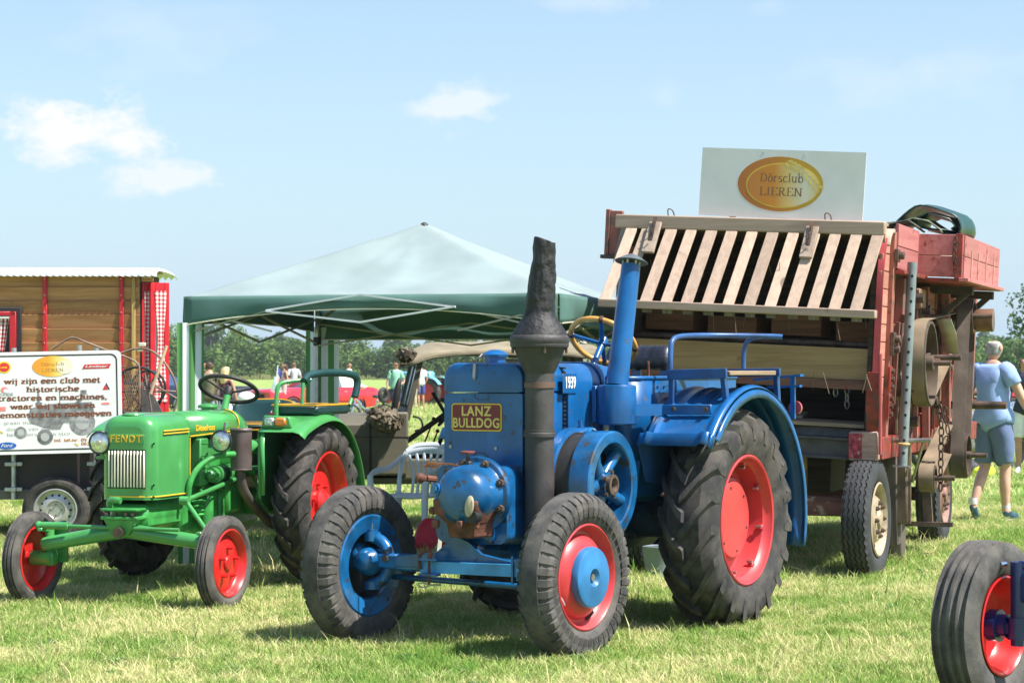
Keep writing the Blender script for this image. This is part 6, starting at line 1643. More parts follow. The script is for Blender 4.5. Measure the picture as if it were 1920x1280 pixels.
lp = [(-.30, .02), (-.28, .06), (-.16, .19), (-.08, .25), (.02, .24), (.14, .20), (.25, .16), (.29, .07), (.27, .0), (.22, -.01), (.14, .02)]
lp = [(p.x, p.y) for p in smoothpath([(a, b2, 0) for a, b2 in lp], 1)]
fold('outer_fold', TARP, (-1.3, YR + .12, 2.745), .8, lp)
fold('middle_fold', TARP, (-1.28, YR + .13, 2.755), .7, [(.20, .03), (.23, .06), (.18, .12), (.0, .17), (-.08, .13), (-.10, .05), (0, .03), (.17, .02)])
fold('inner_fold', CAMO, (-1.2, YR + .04, 2.735), .6, [(-.34, .01), (-.30, .07), (-.1, .10), (-.02, .13), (.10, .11), (.20, .04), (.22, .01)])
fold('loose_flap', CAMO, (-1.2, YR + -.14, 2.73), .4, [(-.22, .01), (-.1, .06), (.1, .11), (.2, .04)])
# ------------------------------------------------------------------ pop-up canopy
TO = Vector((-2.56, 16.7, 0)); TA = R(-14.5)
tn = thing('pop_up_canopy', 'green pop-up party tent with bleached, glare-paled peaked roof and striped leg curtains', 'party tent', TO, (0, 0, TA))
TW, TD = 3.0, 3.0
TOPM = mat('bleached_lit_green_canvas', (.235, .30, .30), .8, var=.07, vscale=2, bump=.12, bscale=9)  # paler than the valance: bleaching, plus sun glare put into the colour
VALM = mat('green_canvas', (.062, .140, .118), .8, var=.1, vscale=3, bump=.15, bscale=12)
def roof_z(u, v):
    """u,v in 0..1 across the square: four planes meeting at the peak, sagging between the ridges"""
    d = min(u, 1 - u, v, 1 - v) * 2
    a, b = abs(u - .5) * 2, abs(v - .5) * 2
    m_ = max(a, b, 1e-6); q = min(a, b) / m_
    sag = -.065 * (1 - q * q) * d * (1 - d) * 4 * .55
    an_ = math.atan2(v - .5, u - .5); w_ = .012 * noise.noise(Vector((u * 9, v * 9, 2))) + .010 * noise.noise(Vector((an_ * 7, d * 1.2, 5))) * min(1, d * 3) * (.4 + .6 * d)
    return 2.13 + .64 * d ** 1.04 + sag + w_
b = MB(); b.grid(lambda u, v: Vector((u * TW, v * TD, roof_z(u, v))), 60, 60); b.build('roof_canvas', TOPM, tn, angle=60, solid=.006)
def val(u0, u1, sag_amp, name='valance', dep=.225):
    p0, p1 = Vector(u0), Vector(u1); d = (p1 - p0); out = d.normalized().cross(Vector((0, 0, 1)))
    def fn(u, v):
        x = p0 + d * u; mid = 4 * u * (1 - u)
        z = 2.135 - v * (dep - sag_amp * mid * .4) - .0
        w_ = (.02 * math.sin(u * 19) * v + .014 * noise.noise(Vector((u * 6, v, 1))) + .03 * math.sin(v * PI) * mid)
        return Vector((x.x, x.y, z)) + out * (.012 + w_)
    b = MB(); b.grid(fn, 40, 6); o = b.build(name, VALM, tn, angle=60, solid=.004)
    h = MB(); h.tube([fn(i / 40, 1.0) for i in range(41)], .006, 5); h.build('hem', CREAM, o)
val((0, 0, 0), (TW, 0, 0), .30); val((TW, 0, 0), (TW, TD, 0), .1); val((TW, TD, 0), (0, TD, 0), .0, dep=.30); val((0, TD, 0), (0, 0, 0), .1)
ALU = mat('white_aluminium', (.66, .67, .68), .35, .3, var=.05)
OLB = mat('olive_bar', (.33, .32, .24), .5, .2, var=.1)
def tpart(name, m, pts, w=.028, h=.014, up=(0, 1, 0)):
    b = MB()
    for p, q in zip(pts, pts[1:]): b.bar(p, q, w, h, up=up)
    return b.build(name, m, tn)
fy = -.055
for (p, q) in (((.70, fy, 2.02), (1.47, fy - .01, 2.135)), ((1.47, fy - .01, 2.135), (2.22, fy, 2.035)), ((.70, fy - .012, 2.015), (1.47, fy - .02, 1.925)), ((1.47, fy - .02, 1.925), (2.22, fy - .012, 2.04))):
    tpart('truss_bar', ALU, [p, q], .014, .030, up=(0, 1, 0))
for (p, q) in (((.05, .02, 2.03), (.72, .0, 1.86)), ((.05, .02, 1.86), (.72, .0, 2.03)), ((2.22, 0, 2.03), (2.95, .02, 1.86)), ((2.22, 0, 1.86), (2.95, .02, 2.03))): tpart('truss_bar', OLB, [p, q], .014, .024)
for y0_, y1_ in ((.03, 1.5), (1.5, 2.97)):
    for x in (.03, TW - .03):
        tpart('truss_bar', OLB, [(x, y0_, 2.03), (x, y1_, 1.80)], .014, .024, up=(1, 0, 0)); tpart('truss_bar', OLB, [(x + .015, y0_, 1.80), (x + .015, y1_, 2.03)], .014, .024, up=(1, 0, 0))
for x0_, x1_ in ((.03, 1.5), (1.5, 2.97)):
    tpart('truss_bar', OLB, [(x0_, TD - .06, 1.98), (x1_, TD - .06, 1.78)], .014, .024); tpart('truss_bar', OLB, [(x0_, TD - .045, 1.78), (x1_, TD - .045, 1.98)], .014, .024)
for cx_, cy_ in ((0, 0), (TW, 0), (0, TD), (TW, TD)):
    tpart('roof_strut', OLB, [(cx_ * .96 + .06, cy_ * .96 + .06, 2.0), (TW / 2, TD / 2, 2.66)], .02, .02)
for i, (cx_, cy_) in enumerate(((.03, .03), (TW - .03, .03), (.03, TD - .03), (TW - .03, TD - .03))):
    b = MB(); b.box((cx_, cy_, 1.06), (.032, .032, 2.12), ch=.003); b.build('leg', GALV, tn)
    b = MB(); b.box((cx_, cy_, 1.82), (.06, .06, .08), ch=.008); b.build('leg_bracket', BLACK, tn)
k = MB(); k.lathe([(.038, 2.758), (.032, 2.775), (.014, 2.788), (.001, 2.79)], 16, Matrix.Translation((TW / 2, TD / 2, 0))); k.build('peak_cap', BLACK, tn)
def stripe_mat(name, a, b_, width, off=0.0):
    m, nt, b = principled(name); N = nt.nodes.new; L = nt.links.new
    at_ = N('ShaderNodeAttribute'); at_.attribute_name = 'stripe_u'
    r_ = N('ShaderNodeMath'); r_.operation = 'MULTIPLY'; r_.inputs[1].default_value = 1 / width; L(at_.outputs['Fac'], r_.inputs[0])
    f = N('ShaderNodeMath'); f.operation = 'FRACT'; L(r_.outputs[0], f.inputs[0])
    g = N('ShaderNodeMath'); g.operation = 'GREATER_THAN'; g.inputs[1].default_value = .5; L(f.outputs[0], g.inputs[0])
    x = N('ShaderNodeMix'); x.data_type = 'RGBA'; L(g.outputs[0], x.inputs[0]); x.inputs[6].default_value = (*a, 1); x.inputs[7].default_value = (*b_, 1)
    L(x.outputs[2], b.inputs['Base Color']); b.inputs['Roughness'].default_value = .75
    tr = N('ShaderNodeBsdfTranslucent'); L(x.outputs[2], tr.inputs[0]); mx = N('ShaderNodeMixShader'); mx.inputs[0].default_value = .25
    L(b.outputs[0], mx.inputs[1]); L(tr.outputs[0], mx.inputs[2]); L(mx.outputs[0], nt.nodes['Material Output'].inputs[0])
    return m
STRIPE = stripe_mat('green_white_stripe_cloth', (.085, .26, .075), (.76, .78, .80), .166)
def curtain(x0, y0, x1, y1, name, ztop, zbot, W, ph, flare=.0):
    """gathered striped cloth from (x0,y0) to (x1,y1); W metres of cloth; stripe position stored per vertex"""
    nu, nv = 44, 14; b = MB()
    p0 = Vector((x0, y0, 0)); d = Vector((x1 - x0, y1 - y0, 0)); nn = Vector((0, 0, 1)).cross(d).normalized()
    def fn(u, v):
        k_ = 1 + flare * (v - .5)
        q = p0 + d * (.5 + (u - .5) * k_) + nn * (.010 * math.sin(u * 9 + ph) + .006 * math.sin(u * 21 + v * 2))
        return Vector((q.x, q.y, ztop + (zbot - ztop) * v))
    b.grid(fn, nu, nv); me = b.mesh(name, STRIPE, angle=70)
    at_ = me.attributes.new('stripe_u', 'FLOAT', 'POINT')
    at_.data.foreach_set('value', [ph * .05 + W * (i // (nv + 1)) / nu for i in range((nu + 1) * (nv + 1))])
    put(name, me, tn)
curtain(-.035, -.06, .135, .05, 'leg_curtain', 1.93, .05, .355, .2, -.15)
curtain(-.10, TD + .02, .23, TD + .0, 'leg_curtain', 1.95, .05, .46, .5, .0); curtain(TW - .2, TD, TW + .05, TD, 'leg_curtain', 1.95, .05, .42, .2); curtain(TW - .14, .0, TW + .03, .0, 'leg_curtain', 1.92, .05, .36, .2)

# ------------------------------------------------------------------ wooden wagon on the left
CY_ = 26.0
cb = thing('wooden_wagon', 'brown plank showman wagon with corrugated white roof and red trim', 'wooden wagon', at(262, CY_), (0, 0, R(2)))
CPL = [wood('larch_plank', (.47, .235, .10), (.29, .125, .045), 0, scale=.55, rough=.75)]
zt = 2.72; n = 0
for i in range(14):
    z = zt - .168 * i - .08
    for (a, b2) in ((-4.6, -2.35), (-2.345, -1.14), (-1.135, .0)):
        k = MB(); k.box(((a + b2) / 2, -.02 , z), (b2 - a - .004, .024, .176), (R(10), 0, rnd.uniform(-.002, .002))); k.build('plank', CPL[0], cb, smooth=False)
k = MB(); k.box((-2.3, .9, 1.6), (4.6, 1.8, 2.3)); k.build('wagon_core', mat('wagon_shade', (.05, .035, .02), .9), cb)
REDT = mat('red_trim', (.50, .012, .022), .4, var=.08)
for x in (-1.14, -.215, -2.36):
    k = MB(); k.box((x, -.055, 1.62), (.052, .03, 2.24), ch=.004); st_ = k.build('trim_strip', REDT, cb)
    for z in (2.66, 2.46, 2.25, 2.06, 1.88):
        k = MB(); k.ball((x, -.072, z), .009, 8, 6); k.build('trim_screw', CHROME, st_)
k = MB(); k.box((-.07, -.045, 1.62), (.045, .03, 2.2), ch=.004); k.build('corner_batten', wood('yellow_batten', (.42, .28, .10), (.28, .17, .05), 2), cb)
# corrugated barrel roof
b = MB()
RFP = smoothpath([(0, -.16, 2.685), (0, -.15, 2.73), (0, -.08, 2.765), (0, .10, 2.785), (0, .9, 2.80), (0, 1.8, 2.79), (0, 1.98, 2.75)], 2)
def rf(u, v):
    x = -4.8 + 5.02 * u; i = min(len(RFP) - 2, int(v * (len(RFP) - 1))); q = RFP[i].lerp(RFP[i + 1], v * (len(RFP) - 1) - i)
    t = (RFP[i + 1] - RFP[i]).normalized(); c = .020 * math.sin(x * 2 * PI / .079)
    return Vector((x, q.y - t.z * c, q.z + t.y * c))
b.grid(rf, 520, 16); b.build('corrugated_roof', mat('white_corrugated_sheet', (.70, .72, .74), .35, .2, var=.04), cb, angle=80, solid=.006)
k = MB(); k.strip([(-.12, 2.66), (-.08, 2.715), (.1, 2.74), (.9, 2.755)], (.06, 0, 0), (0, 1, 0), (0, 0, 1), (.10, 0, 0), .03); k.build('roof_edge_board', wood('yellow_batten2', (.42, .30, .12), (.28, .18, .06), 1), cb)
k = MB(); k.box((.10, -.05, 2.66), (.14, .08, .06), ch=.01); k.build('roof_bearer', CPL[0], cb)
# window
wn = sub('window', cb, (-1.92, -.08, 2.0))
k = MB(); k.box((0, .02, 0), (1.0, .05, .62), ch=.004); k.build('window_surround', mat('black_surround', (.016, .018, .022), .6), wn)
for (c, d) in (((0, -.02, .235), (.88, .05, .05)), ((0, -.02, -.27), (.88, .05, .06)), ((-.42, -.02, 0), (.05, .05, .52)), ((.405, -.02, 0), (.075, .05, .52))):
    k = MB(); k.box(c, d, ch=.005); k.build('window_frame', REDT, wn)
k = MB(); k.box((.0, -.028, .19), (.80, .02, .025)); k.build('blind_rail', WHITE, wn)
k = MB(); k.box((0, .0, -.02), (.78, .006, .46)); k.build('pane', mat('window_glass_dark', (.10, .12, .14), .04, .6, var=.1, spec=1), wn)
def check_mat(name):
    m, nt, b = principled(name); N = nt.nodes.new; L = nt.links.new
    tc = N('ShaderNodeTexCoord'); sp = N('ShaderNodeSeparateXYZ'); L(tc.outputs['Object'], sp.inputs[0]); outs = []
    for ax in (0, 2):
        a = N('ShaderNodeMath'); a.operation = 'MULTIPLY'; a.inputs[1].default_value = 1 / .05; L(sp.outputs[ax], a.inputs[0])
        f = N('ShaderNodeMath'); f.operation = 'FRACT'; L(a.outputs[0], f.inputs[0]); g = N('ShaderNodeMath'); g.operation = 'GREATER_THAN'; g.inputs[1].default_value = .5; L(f.outputs[0], g.inputs[0]); outs.append(g.outputs[0])
    s_ = N('ShaderNodeMath'); s_.operation = 'ADD'; L(outs[0], s_.inputs[0]); L(outs[1], s_.inputs[1])
    r_ = N('ShaderNodeValToRGB'); r_.color_ramp.interpolation = 'CONSTANT'; e = r_.color_ramp.elements; e[0].color = (.80, .76, .74, 1); e[1].position = .8; e[1].color = (.50, .02, .04, 1); x = e.new(.4); x.color = (.66, .28, .28, 1)
    h = N('ShaderNodeMath'); h.operation = 'MULTIPLY'; h.inputs[1].default_value = .5; L(s_.outputs[0], h.inputs[0]); L(h.outputs[0], r_.inputs[0]); L(r_.outputs[0], b.inputs['Base Color']); b.inputs['Roughness'].default_value = .9
    MATS[name] = m; return m
GING = check_mat('red_white_gingham')
for (a, b2, f) in ((-.38, -.10, 1), (.20, .36, -1)):
    k = MB(); k.grid(lambda u, v: Vector((a + (b2 - a) * u * (1 - .35 * v), -.008 - .006 * math.sin(u * 20), .18 - .40 * v)), 16, 6); k.build('curtain', GING if f < 0 else mat('dark_red_curtain', (.10, .03, .04), .9), wn)
# open red doors at the end of the wagon
def door(px0, px1, nm, lab, win=True):
    x0 = (px0 - 262) * CY_ / FPX; x1 = (px1 - 262) * CY_ / FPX; w_ = x1 - x0; c = (x0 + x1) / 2
    d = sub('door', cb, (c, -.02 + .1, 1.62), (0, 0, R(28)))
    W_ = w_ / math.cos(R(30)); f_ = .26 * W_
    for (cx_, cz, dx, dz) in ((-W_ / 2 + f_ / 2, 0, f_, 2.0), (W_ / 2 - f_ / 2, 0, f_, 2.0), (0, .95, W_ - 2 * f_ - .004, .10), (0, -.68, W_ - 2 * f_ - .004, .64)):
        k = MB(); k.box((cx_, 0, cz), (dx, .04, dz), ch=.004); k.build('door_frame', REDT, d)
    k = MB(); k.box((0, .0, .27), (W_ - 2 * f_, .006, 1.26)); k.build('pane', glass('door_glass', (.8, .88, .95), .03, .25), d)
    g = .72 * W_
    k = MB(); k.grid(lambda u, v: Vector(((u - .5) * g * (.42 + .58 * abs(2 * v - .9) ** 1.1) + .03 * W_, -.028 - .006 * math.sin(u * 17), .90 - 1.36 * v)), 16, 14); k.build('curtain', GING, d)
door(281, 313, 'a', ''); door(264, 281, 'b', '')
k = MB(); k.box((.05, -.16, 1.86), (.09, .05, .05), ch=.01); k.box((.02, -.14, 1.80), (.07, .04, .05), ch=.01); k.build('rope_bundle', mat('white_rope', (.66, .60, .48), .9), cb)
k = MB(); k.box((-2.2, .6, .55), (4.8, 1.5, .14)); k.build('chassis', BLACK, cb)
for x in (-3.9, -.8):
    k = MB(); k.lathe([(.2, -.08), (.36, -.09), (.38, 0), (.36, .09), (.2, .08)], 32, Matrix.Translation((x, .1, .38)) @ YAX); k.lathe([(.001, -.09), (.2, -.06)], 24, Matrix.Translation((x, .1, .38)) @ YAX); k.build('wheel', RUBBER, cb)

# ------------------------------------------------------------------ trailer and club information board
trl = thing('trailer', 'dark brown box trailer on silver wheels carrying the club information board', 'trailer', (-4.15, 19.6, 0), (0, 0, R(5)))
k = MB(); k.box((-.45, .75, .70), (2.3, 1.5, .50), ch=.006); k.build('box_body', mat('dark_brown_ply', (.030, .020, .020), .6, var=.2, vscale=3), trl)
k = MB(); k.box((-.45, .0, .42), (2.4, .06, .09), ch=.005); k.box((-.45, 1.45, .42), (2.4, .06, .09), ch=.005); k.build('chassis_rail', mat('greybrown_rail', (.10, .09, .085), .6, var=.2), trl)
k = MB(); k.box((-.45, -.01, .965), (2.3, .03, .035)); k.build('box_edge', mat('dark_edge', (.02, .02, .02), .5), trl)
TT = rib_tyre(.305, .18, .19, [-.45, 0, .45], RUBBER, .008, .006)
for y in (-.10, 1.6):
    w = sub('wheel', trl, (-.02, y, .285), (0, 0, PI if y < 0 else 0)); put('tyre', TT, w)
    k = MB(); k.lathe([(.19, .06), (.198, .075), (.188, .08), (.178, .07), (.168, .04), (.15, .035), (.12, .05), (.085, .052), (.07, .035), (.001, .035)], 40, YAX); k.build('rim', mat('silver_rim', (.50, .49, .47), .35, .6, var=.1, dust=.2), w)
    for i in range(14):
        a = 2 * PI * i / 14; c = Vector((.135 * math.cos(a), .040, .135 * math.sin(a))); k = MB(); k.cyl(c, c + Vector((0, .009, 0)), .011, 8); k.build('rim_hole', DARK, w)
    k = MB(); bolts(k, .05, .034, 4, .008, .02); k.build('wheel_nut', BOLT, w)['kind'] = 'stuff'
TZ = lambda py: CAM_H - (py - 690) * 19.4 / 4000
for px in (23, 175, 118, 149):
    x = (px - 107) * 19.5 / 4000 
    if px < 200 and px in (23, 175):
        k = MB(); k.tube([(x, -.06, .38), (x, -.06, 1.76)], .022, 14); k.build('sign_post', GALV, trl)
        for z in (.70, .47):
            k = MB(); k.box((x, -.075, z), (.16, .02, .035), ch=.004); k.box((x, -.088, z), (.06, .03, .045), ch=.008); k.build('post_clamp', GALV, trl)
k = MB(); k.tube([(.14, .3, 1.0), (.14, .3, 1.79)], .022, 14); k.build('sign_post', GALV, trl)
k = MB(); k.box((-.1, .25, 1.70), (1.15, .03, .035)); k.build('yellow_tube', mat('yellow_chevron_bar', (.62, .55, .25), .5, var=.3, vscale=30), trl)
# the board itself
bs = thing('information_board', 'white club information board in Dutch with black border and brand emblems', 'sign', (-4.16, 19.35, 0), (0, 0, R(6)))
BM = Matrix.Translation((0, 0, 1.265)) @ Matrix.Rotation(R(-1.2), 4, 'Y') @ Matrix(((1, 0, 0, 0), (0, 0, -1, 0), (0, 1, 0, 0), (0, 0, 0, 1)))
def bp(name, m, fn, parent=bs):
    b = MB(); b.M = BM; fn(b); b.M = None; return b.build(name, m, parent, smooth=False)
BW_, BH_ = .615, .462
bp('board', mat('white_sign_panel', (.80, .80, .79), .4, var=.02), lambda b: b.prism(rr2(0, 0, BW_, BH_, .05), (0, 0, 0), (1, 0, 0), (0, 1, 0), (0, 0, .018)))
def frame_ring(b, hw, hh, rad, t, z):
    A = rr2(0, 0, hw, hh, rad); B = rr2(0, 0, hw - t, hh - t, rad - t * .8); n_ = len(A)
    vs = [(x, y, z) for x, y in A] + [(x, y, z) for x, y in B]
    b.add(vs, [(i, (i + 1) % n_, n_ + (i + 1) % n_, n_ + i) for i in range(n_)])
bp('border_line', mat('printed_black', (.03, .028, .025), .5), lambda b: frame_ring(b, BW_ - .035, BH_ - .030, .06, .013, .0195))
SX_ = 1 / 4.925 * 19.35 / 4000     # photo crop pixels to metres on the board
def bxy(cx_, cy_): return ((cx_ - 528) * SX_, (608 - cy_) * SX_ * 1.0)
BROWN = mat('printed_red_brown', (.19, .055, .02), .6); GREYT = mat('printed_grey', (.30, .31, .30), .6); TRG = mat('printed_tractor_grey', (.22, .22, .225), .6, var=.35, vscale=18); REDP = mat('printed_red', (.62, .03, .03), .5)
def btext(t, cx_, cy_, w_, h_, m, bold=.03, slab=False, **kw):
    """text centred on crop point, fitted to a width in crop pixels"""
    x, y = bxy(cx_, cy_); zt_ = .0218 if cy_ < 330 or cx_ < 120 else .0194
    if slab or all(c in GLY for c in t) and h_ > 20:
        tv, th_ = (.155, .10) if bold >= .02 else (.075, .035)
        me = serif_mesh(t, m, tv, th_, BM @ Matrix.Translation((x, y, zt_)), w_ * SX_, h_ * SX_ * 1.42)
        put('lettering', me, bs); return
    me = text_mesh(t, h_ * SX_ / .72, .0004, bold, **kw)
    xs_ = [v.co.x for v in me.vertices]; f = w_ * SX_ / (max(xs_) - min(xs_)); mx_ = (max(xs_) + min(xs_)) / 2
    me.transform(Matrix.Diagonal((f, 1, 1, 1)) @ Matrix.Translation((-mx_, 0, 0)))
    me.transform(BM @ Matrix.Translation((x, y, zt_))); me.materials.clear(); me.materials.append(m)
    put('lettering', me, bs)
def bellipse(cx_, cy_, rx, ry, m, z=.0195, name='emblem', n=36):
    x, y = bxy(cx_, cy_); oval(name, rx * SX_, ry * SX_, z, m, (x, y), bs, n, BM, .0008)
# faded picture of an old tractor printed behind the lines of text
bp('printed_tractor', TRG, lambda b: (b.prism([bxy(*p) for p in ((320, 660), (400, 640), (520, 620), (880, 610), (900, 700), (860, 760), (620, 800), (590, 860), (470, 850), (330, 800), (300, 760), (310, 700))], (0, 0, .0185), (1, 0, 0), (0, 1, 0), (0, 0, .0006)),
    b.prism([bxy(*p) for p in ((385, 510), (405, 510), (410, 600), (432, 610), (425, 640), (370, 640), (368, 610), (385, 600))], (0, 0, .0185), (1, 0, 0), (0, 1, 0), (0, 0, .0006)), b.prism([bxy(*p) for p in ((585, 505), (595, 505), (595, 640), (585, 640))], (0, 0, .0185), (1, 0, 0), (0, 1, 0), (0, 0, .0006)),
    b.prism([bxy(*p) for p in ((780, 500), (835, 500), (835, 530), (790, 600), (740, 640), (720, 620), (775, 570))], (0, 0, .0185), (1, 0, 0), (0, 1, 0), (0, 0, .0006))))
for cx_, cy_, r_ in ((790, 800, 118), (450, 925, 72), (230, 880, 56)):
    bellipse(cx_, cy_, r_, r_, TRG, .0186, 'printed_wheel'); bellipse(cx_, cy_, r_ * .55, r_ * .55, mat('printed_light_grey', (.42, .42, .42), .6), .0196, 'printed_wheel')
btext('wij zijn een club met', 527, 412, 875, 50, BROWN); btext('historische', 528, 490, 480, 48, BROWN); btext('tractoren en machines,', 527, 568, 995, 48, BROWN); btext('waar wij shows en', 527, 645, 770, 48, BROWN); btext('demonstraties meegeven', 527, 722, 1070, 50, BROWN)
btext('o.a. graan maaien met graanmaaier', 445, 790, 955, 30, GREYT, .012); btext('dorsen van graan', 335, 850, 465, 30, GREYT, .012); btext('balen persen van stro', 390, 900, 575, 30, GREYT, .012)
btext('inl. tel.nr. 05', 680, 960, 300, 26, mat('printed_orange_brown', (.50, .17, .04), .6)); btext('063', 815, 997, 78, 26, MATS['printed_orange_brown'])
bellipse(92, 275, 62, 55, mat('printed_yellow', (.85, .55, .03), .5)); bellipse(92, 275, 48, 42, REDP, .0206); btext('LANZ', 90, 278, 60, 16, MATS['printed_yellow'])
bellipse(530, 275, 185, 96, gradient_mat('printed_orange_oval', [(0, (.85, .30, .03)), (.4, (.85, .38, .03)), (.6, (.86, .62, .15)), (1, (.82, .74, .5))], 0)); bellipse(640, 285, 72, 62, mat('printed_cream', (.86, .80, .62), .5), .0206)
btext('Dörsclub', 530, 258, 210, 34, mat('printed_olive', (.40, .22, .05), .6), .005); btext('LIEREN', 530, 312, 205, 34, MATS['printed_olive'], .005)
bp('emblem_bar', REDP, lambda b: b.prism([bxy(*p) for p in ((820, 265), (1062, 262), (1042, 302), (797, 306))], (0, 0, .0195), (1, 0, 0), (0, 1, 0), (0, 0, .0008))); btext('Lindner', 930, 284, 210, 20, WHITE, .02, shear=.3)
bellipse(90, 482, 34, 26, mat('printed_pink_red', (.80, .22, .20), .5)); bellipse(104, 492, 22, 18, MATS['white_sign_panel'], .0206); btext('EICHER', 93, 524, 165, 26, GREYT, .02)
bp('emblem_triangle', mat('printed_black', (.03, .028, .025)), lambda b: b.prism([bxy(*p) for p in ((1015, 435), (1048, 498), (1034, 498), (1014, 462), (1004, 470))], (0, 0, .0195), (1, 0, 0), (0, 1, 0), (0, 0, .0008))); bp('emblem_triangle', REDP, lambda b: b.prism([bxy(*p) for p in ((980, 500), (1000, 462), (1014, 472), (1030, 500))], (0, 0, .0195), (1, 0, 0), (0, 1, 0), (0, 0, .0008)))
bp('emblem_bar', MATS['printed_pink_red'], lambda b: b.prism([bxy(*p) for p in ((8, 640), (100, 637), (100, 677), (8, 680))], (0, 0, .0195), (1, 0, 0), (0, 1, 0), (0, 0, .0008)))
bellipse(1005, 628, 40, 10, MATS['printed_pink_red']); bellipse(105, 996, 86, 32, mat('printed_blue', (.03, .13, .50), .4)); btext('Ford', 105, 996, 105, 28, WHITE, .01, shear=.3)
for cx_, cy_ in ((55, 870), (735, 1000)):
    x, y = bxy(cx_, cy_); oval('grain_print', .022, .008, .0195, WHEAT, (0, 0), bs, 12, BM @ Matrix.Translation((x, y, 0)) @ Matrix.Rotation(R(-35), 4, 'Z'), .0008)

# ------------------------------------------------------------------ rusty farm machine standing behind the board
rk = thing('farm_implement', 'rusty old hay machine with hoop frame and wire mesh guard beside the red doors', 'farm implement', at(250, 21.2), (0, 0, 0))
RBR = mat('rusty_rod', (.24, .17, .12), .7, .2, var=.3, wear=.3, wearcol=(.35, .27, .18))
MS = 21.2 / 4000
def mp_(px, py, y=0.0): return Vector(((px - 250) * MS, y, CAM_H - (py - 690) * MS))
def rod(nm, pts, r_=.010, m=RBR, y=0.0, sm=2):
    k = MB(); k.tube(smoothpath([mp_(a, b2, y) for a, b2 in pts], sm), r_, 8); return k.build(nm, m, rk)
rod('hoop', [(96, 655), (125, 636), (137, 631), (160, 641), (215, 662), (240, 670), (258, 680), (262, 690), (262, 780), (262, 900)], .010, sm=1)
rod('hoop', [(215, 662), (240, 653), (262, 652), (285, 662), (308, 690), (320, 715), (325, 745), (318, 770), (312, 800)], .011, y=.3)
rod('frame_rod', [(272, 702), (280, 745), (286, 780), (290, 860)], .009); rod('frame_rod', [(278, 717), (305, 735), (330, 750), (340, 760)], .009, y=.2); rod('frame_rod', [(288, 733), (324, 734)], .009, y=.2); rod('frame_rod', [(234, 687), (215, 690), (200, 700)], .008)
k = MB(); k.loft([[mp_(232, 712), mp_(282, 718), mp_(282, 726), mp_(232, 720)], [p + Vector((0, .04, 0)) for p in (mp_(232, 712), mp_(282, 718), mp_(282, 726), mp_(232, 720))]]); k.build('grey_beam', mat('grey_weathered_beam', (.17, .15, .14), .8, var=.2), rk)
k = MB(); k.loft([[mp_(262, 726, .1), mp_(285, 740, .1), mp_(308, 785, .1), mp_(318, 900, .1), mp_(262, 900, .1)], [p + Vector((0, .02, 0)) for p in (mp_(262, 726, .1), mp_(285, 740, .1), mp_(308, 785, .1), mp_(318, 900, .1), mp_(262, 900, .1))]]); k.build('sheet_guard', mat('dull_sheet', (.13, .12, .11), .6, .2, var=.25, dust=.3), rk)
for cx_, cy_, r_, y in ((250, 735, 47, .25), (262, 728, 33, .5)):
    k = MB(); c = mp_(cx_, cy_, y); k.tube([c + Vector((r_ * MS * math.cos(a), 0, r_ * MS * math.sin(a))) for a in [2 * PI * i / 30 for i in range(30)]], .013, 8, closed=True)
    for i in range(3): a = i * PI / 3; d = Vector((math.cos(a), 0, math.sin(a))) * r_ * MS; k.bar(c - d, c + d, .012, .012)
    k.build('spoked_wheel', BLACK, rk)
k = MB(); x0_, x1_ = mp_(233, 0).x, mp_(262, 0).x
for i in range(-8, 16):
    a = mp_(233 + i * 4, 695, -.01); b2 = mp_(233 + i * 4 + 30, 800, -.01)
    for s_ in (0, 1):
        p, q = (a, b2) if s_ == 0 else (Vector((b2.x, a.y, a.z)), Vector((a.x, b2.y, b2.z)))
        t0, t1 = sorted(((x0_ - p.x) / (q.x - p.x), (x1_ - p.x) / (q.x - p.x))); t0 = max(0, t0); t1 = min(1, t1)
        if t1 > t0: k.tube([p.lerp(q, t0), p.lerp(q, t1)], .0022, 4)
k.build('wire_mesh', RBR, rk)['kind'] = 'stuff'
k = MB()
for i in range(60):
    a = mp_(233 + rnd.random() * 32, 730 + rnd.random() * 90, .05 + .2 * rnd.random()); k.tube([a, a + Vector((rnd.uniform(-.1, .1), rnd.uniform(-.05, .05), rnd.uniform(-.1, .1)))], .004, 4)
k.build('dark_straw_fill', mat('dark_straw', (.08, .06, .04), .9, var=.4), rk)['kind'] = 'stuff'
k = MB(); k.box(mp_(250, 800, .4) - Vector((0, 0, .35)), (.7, .5, .5)); k.build('machine_body', BLACK, rk)
tag(rod('wooden_fork_handle', [(284, 738), (300, 690), (314, 648)], .016, mat('pale_handle', (.70, .50, .30), .6), -.05), '', '') if 0 else rod('wooden_handle', [(284, 738), (300, 690), (314, 648)], .016, mat('pale_handle', (.70, .50, .30), .6), -.05)
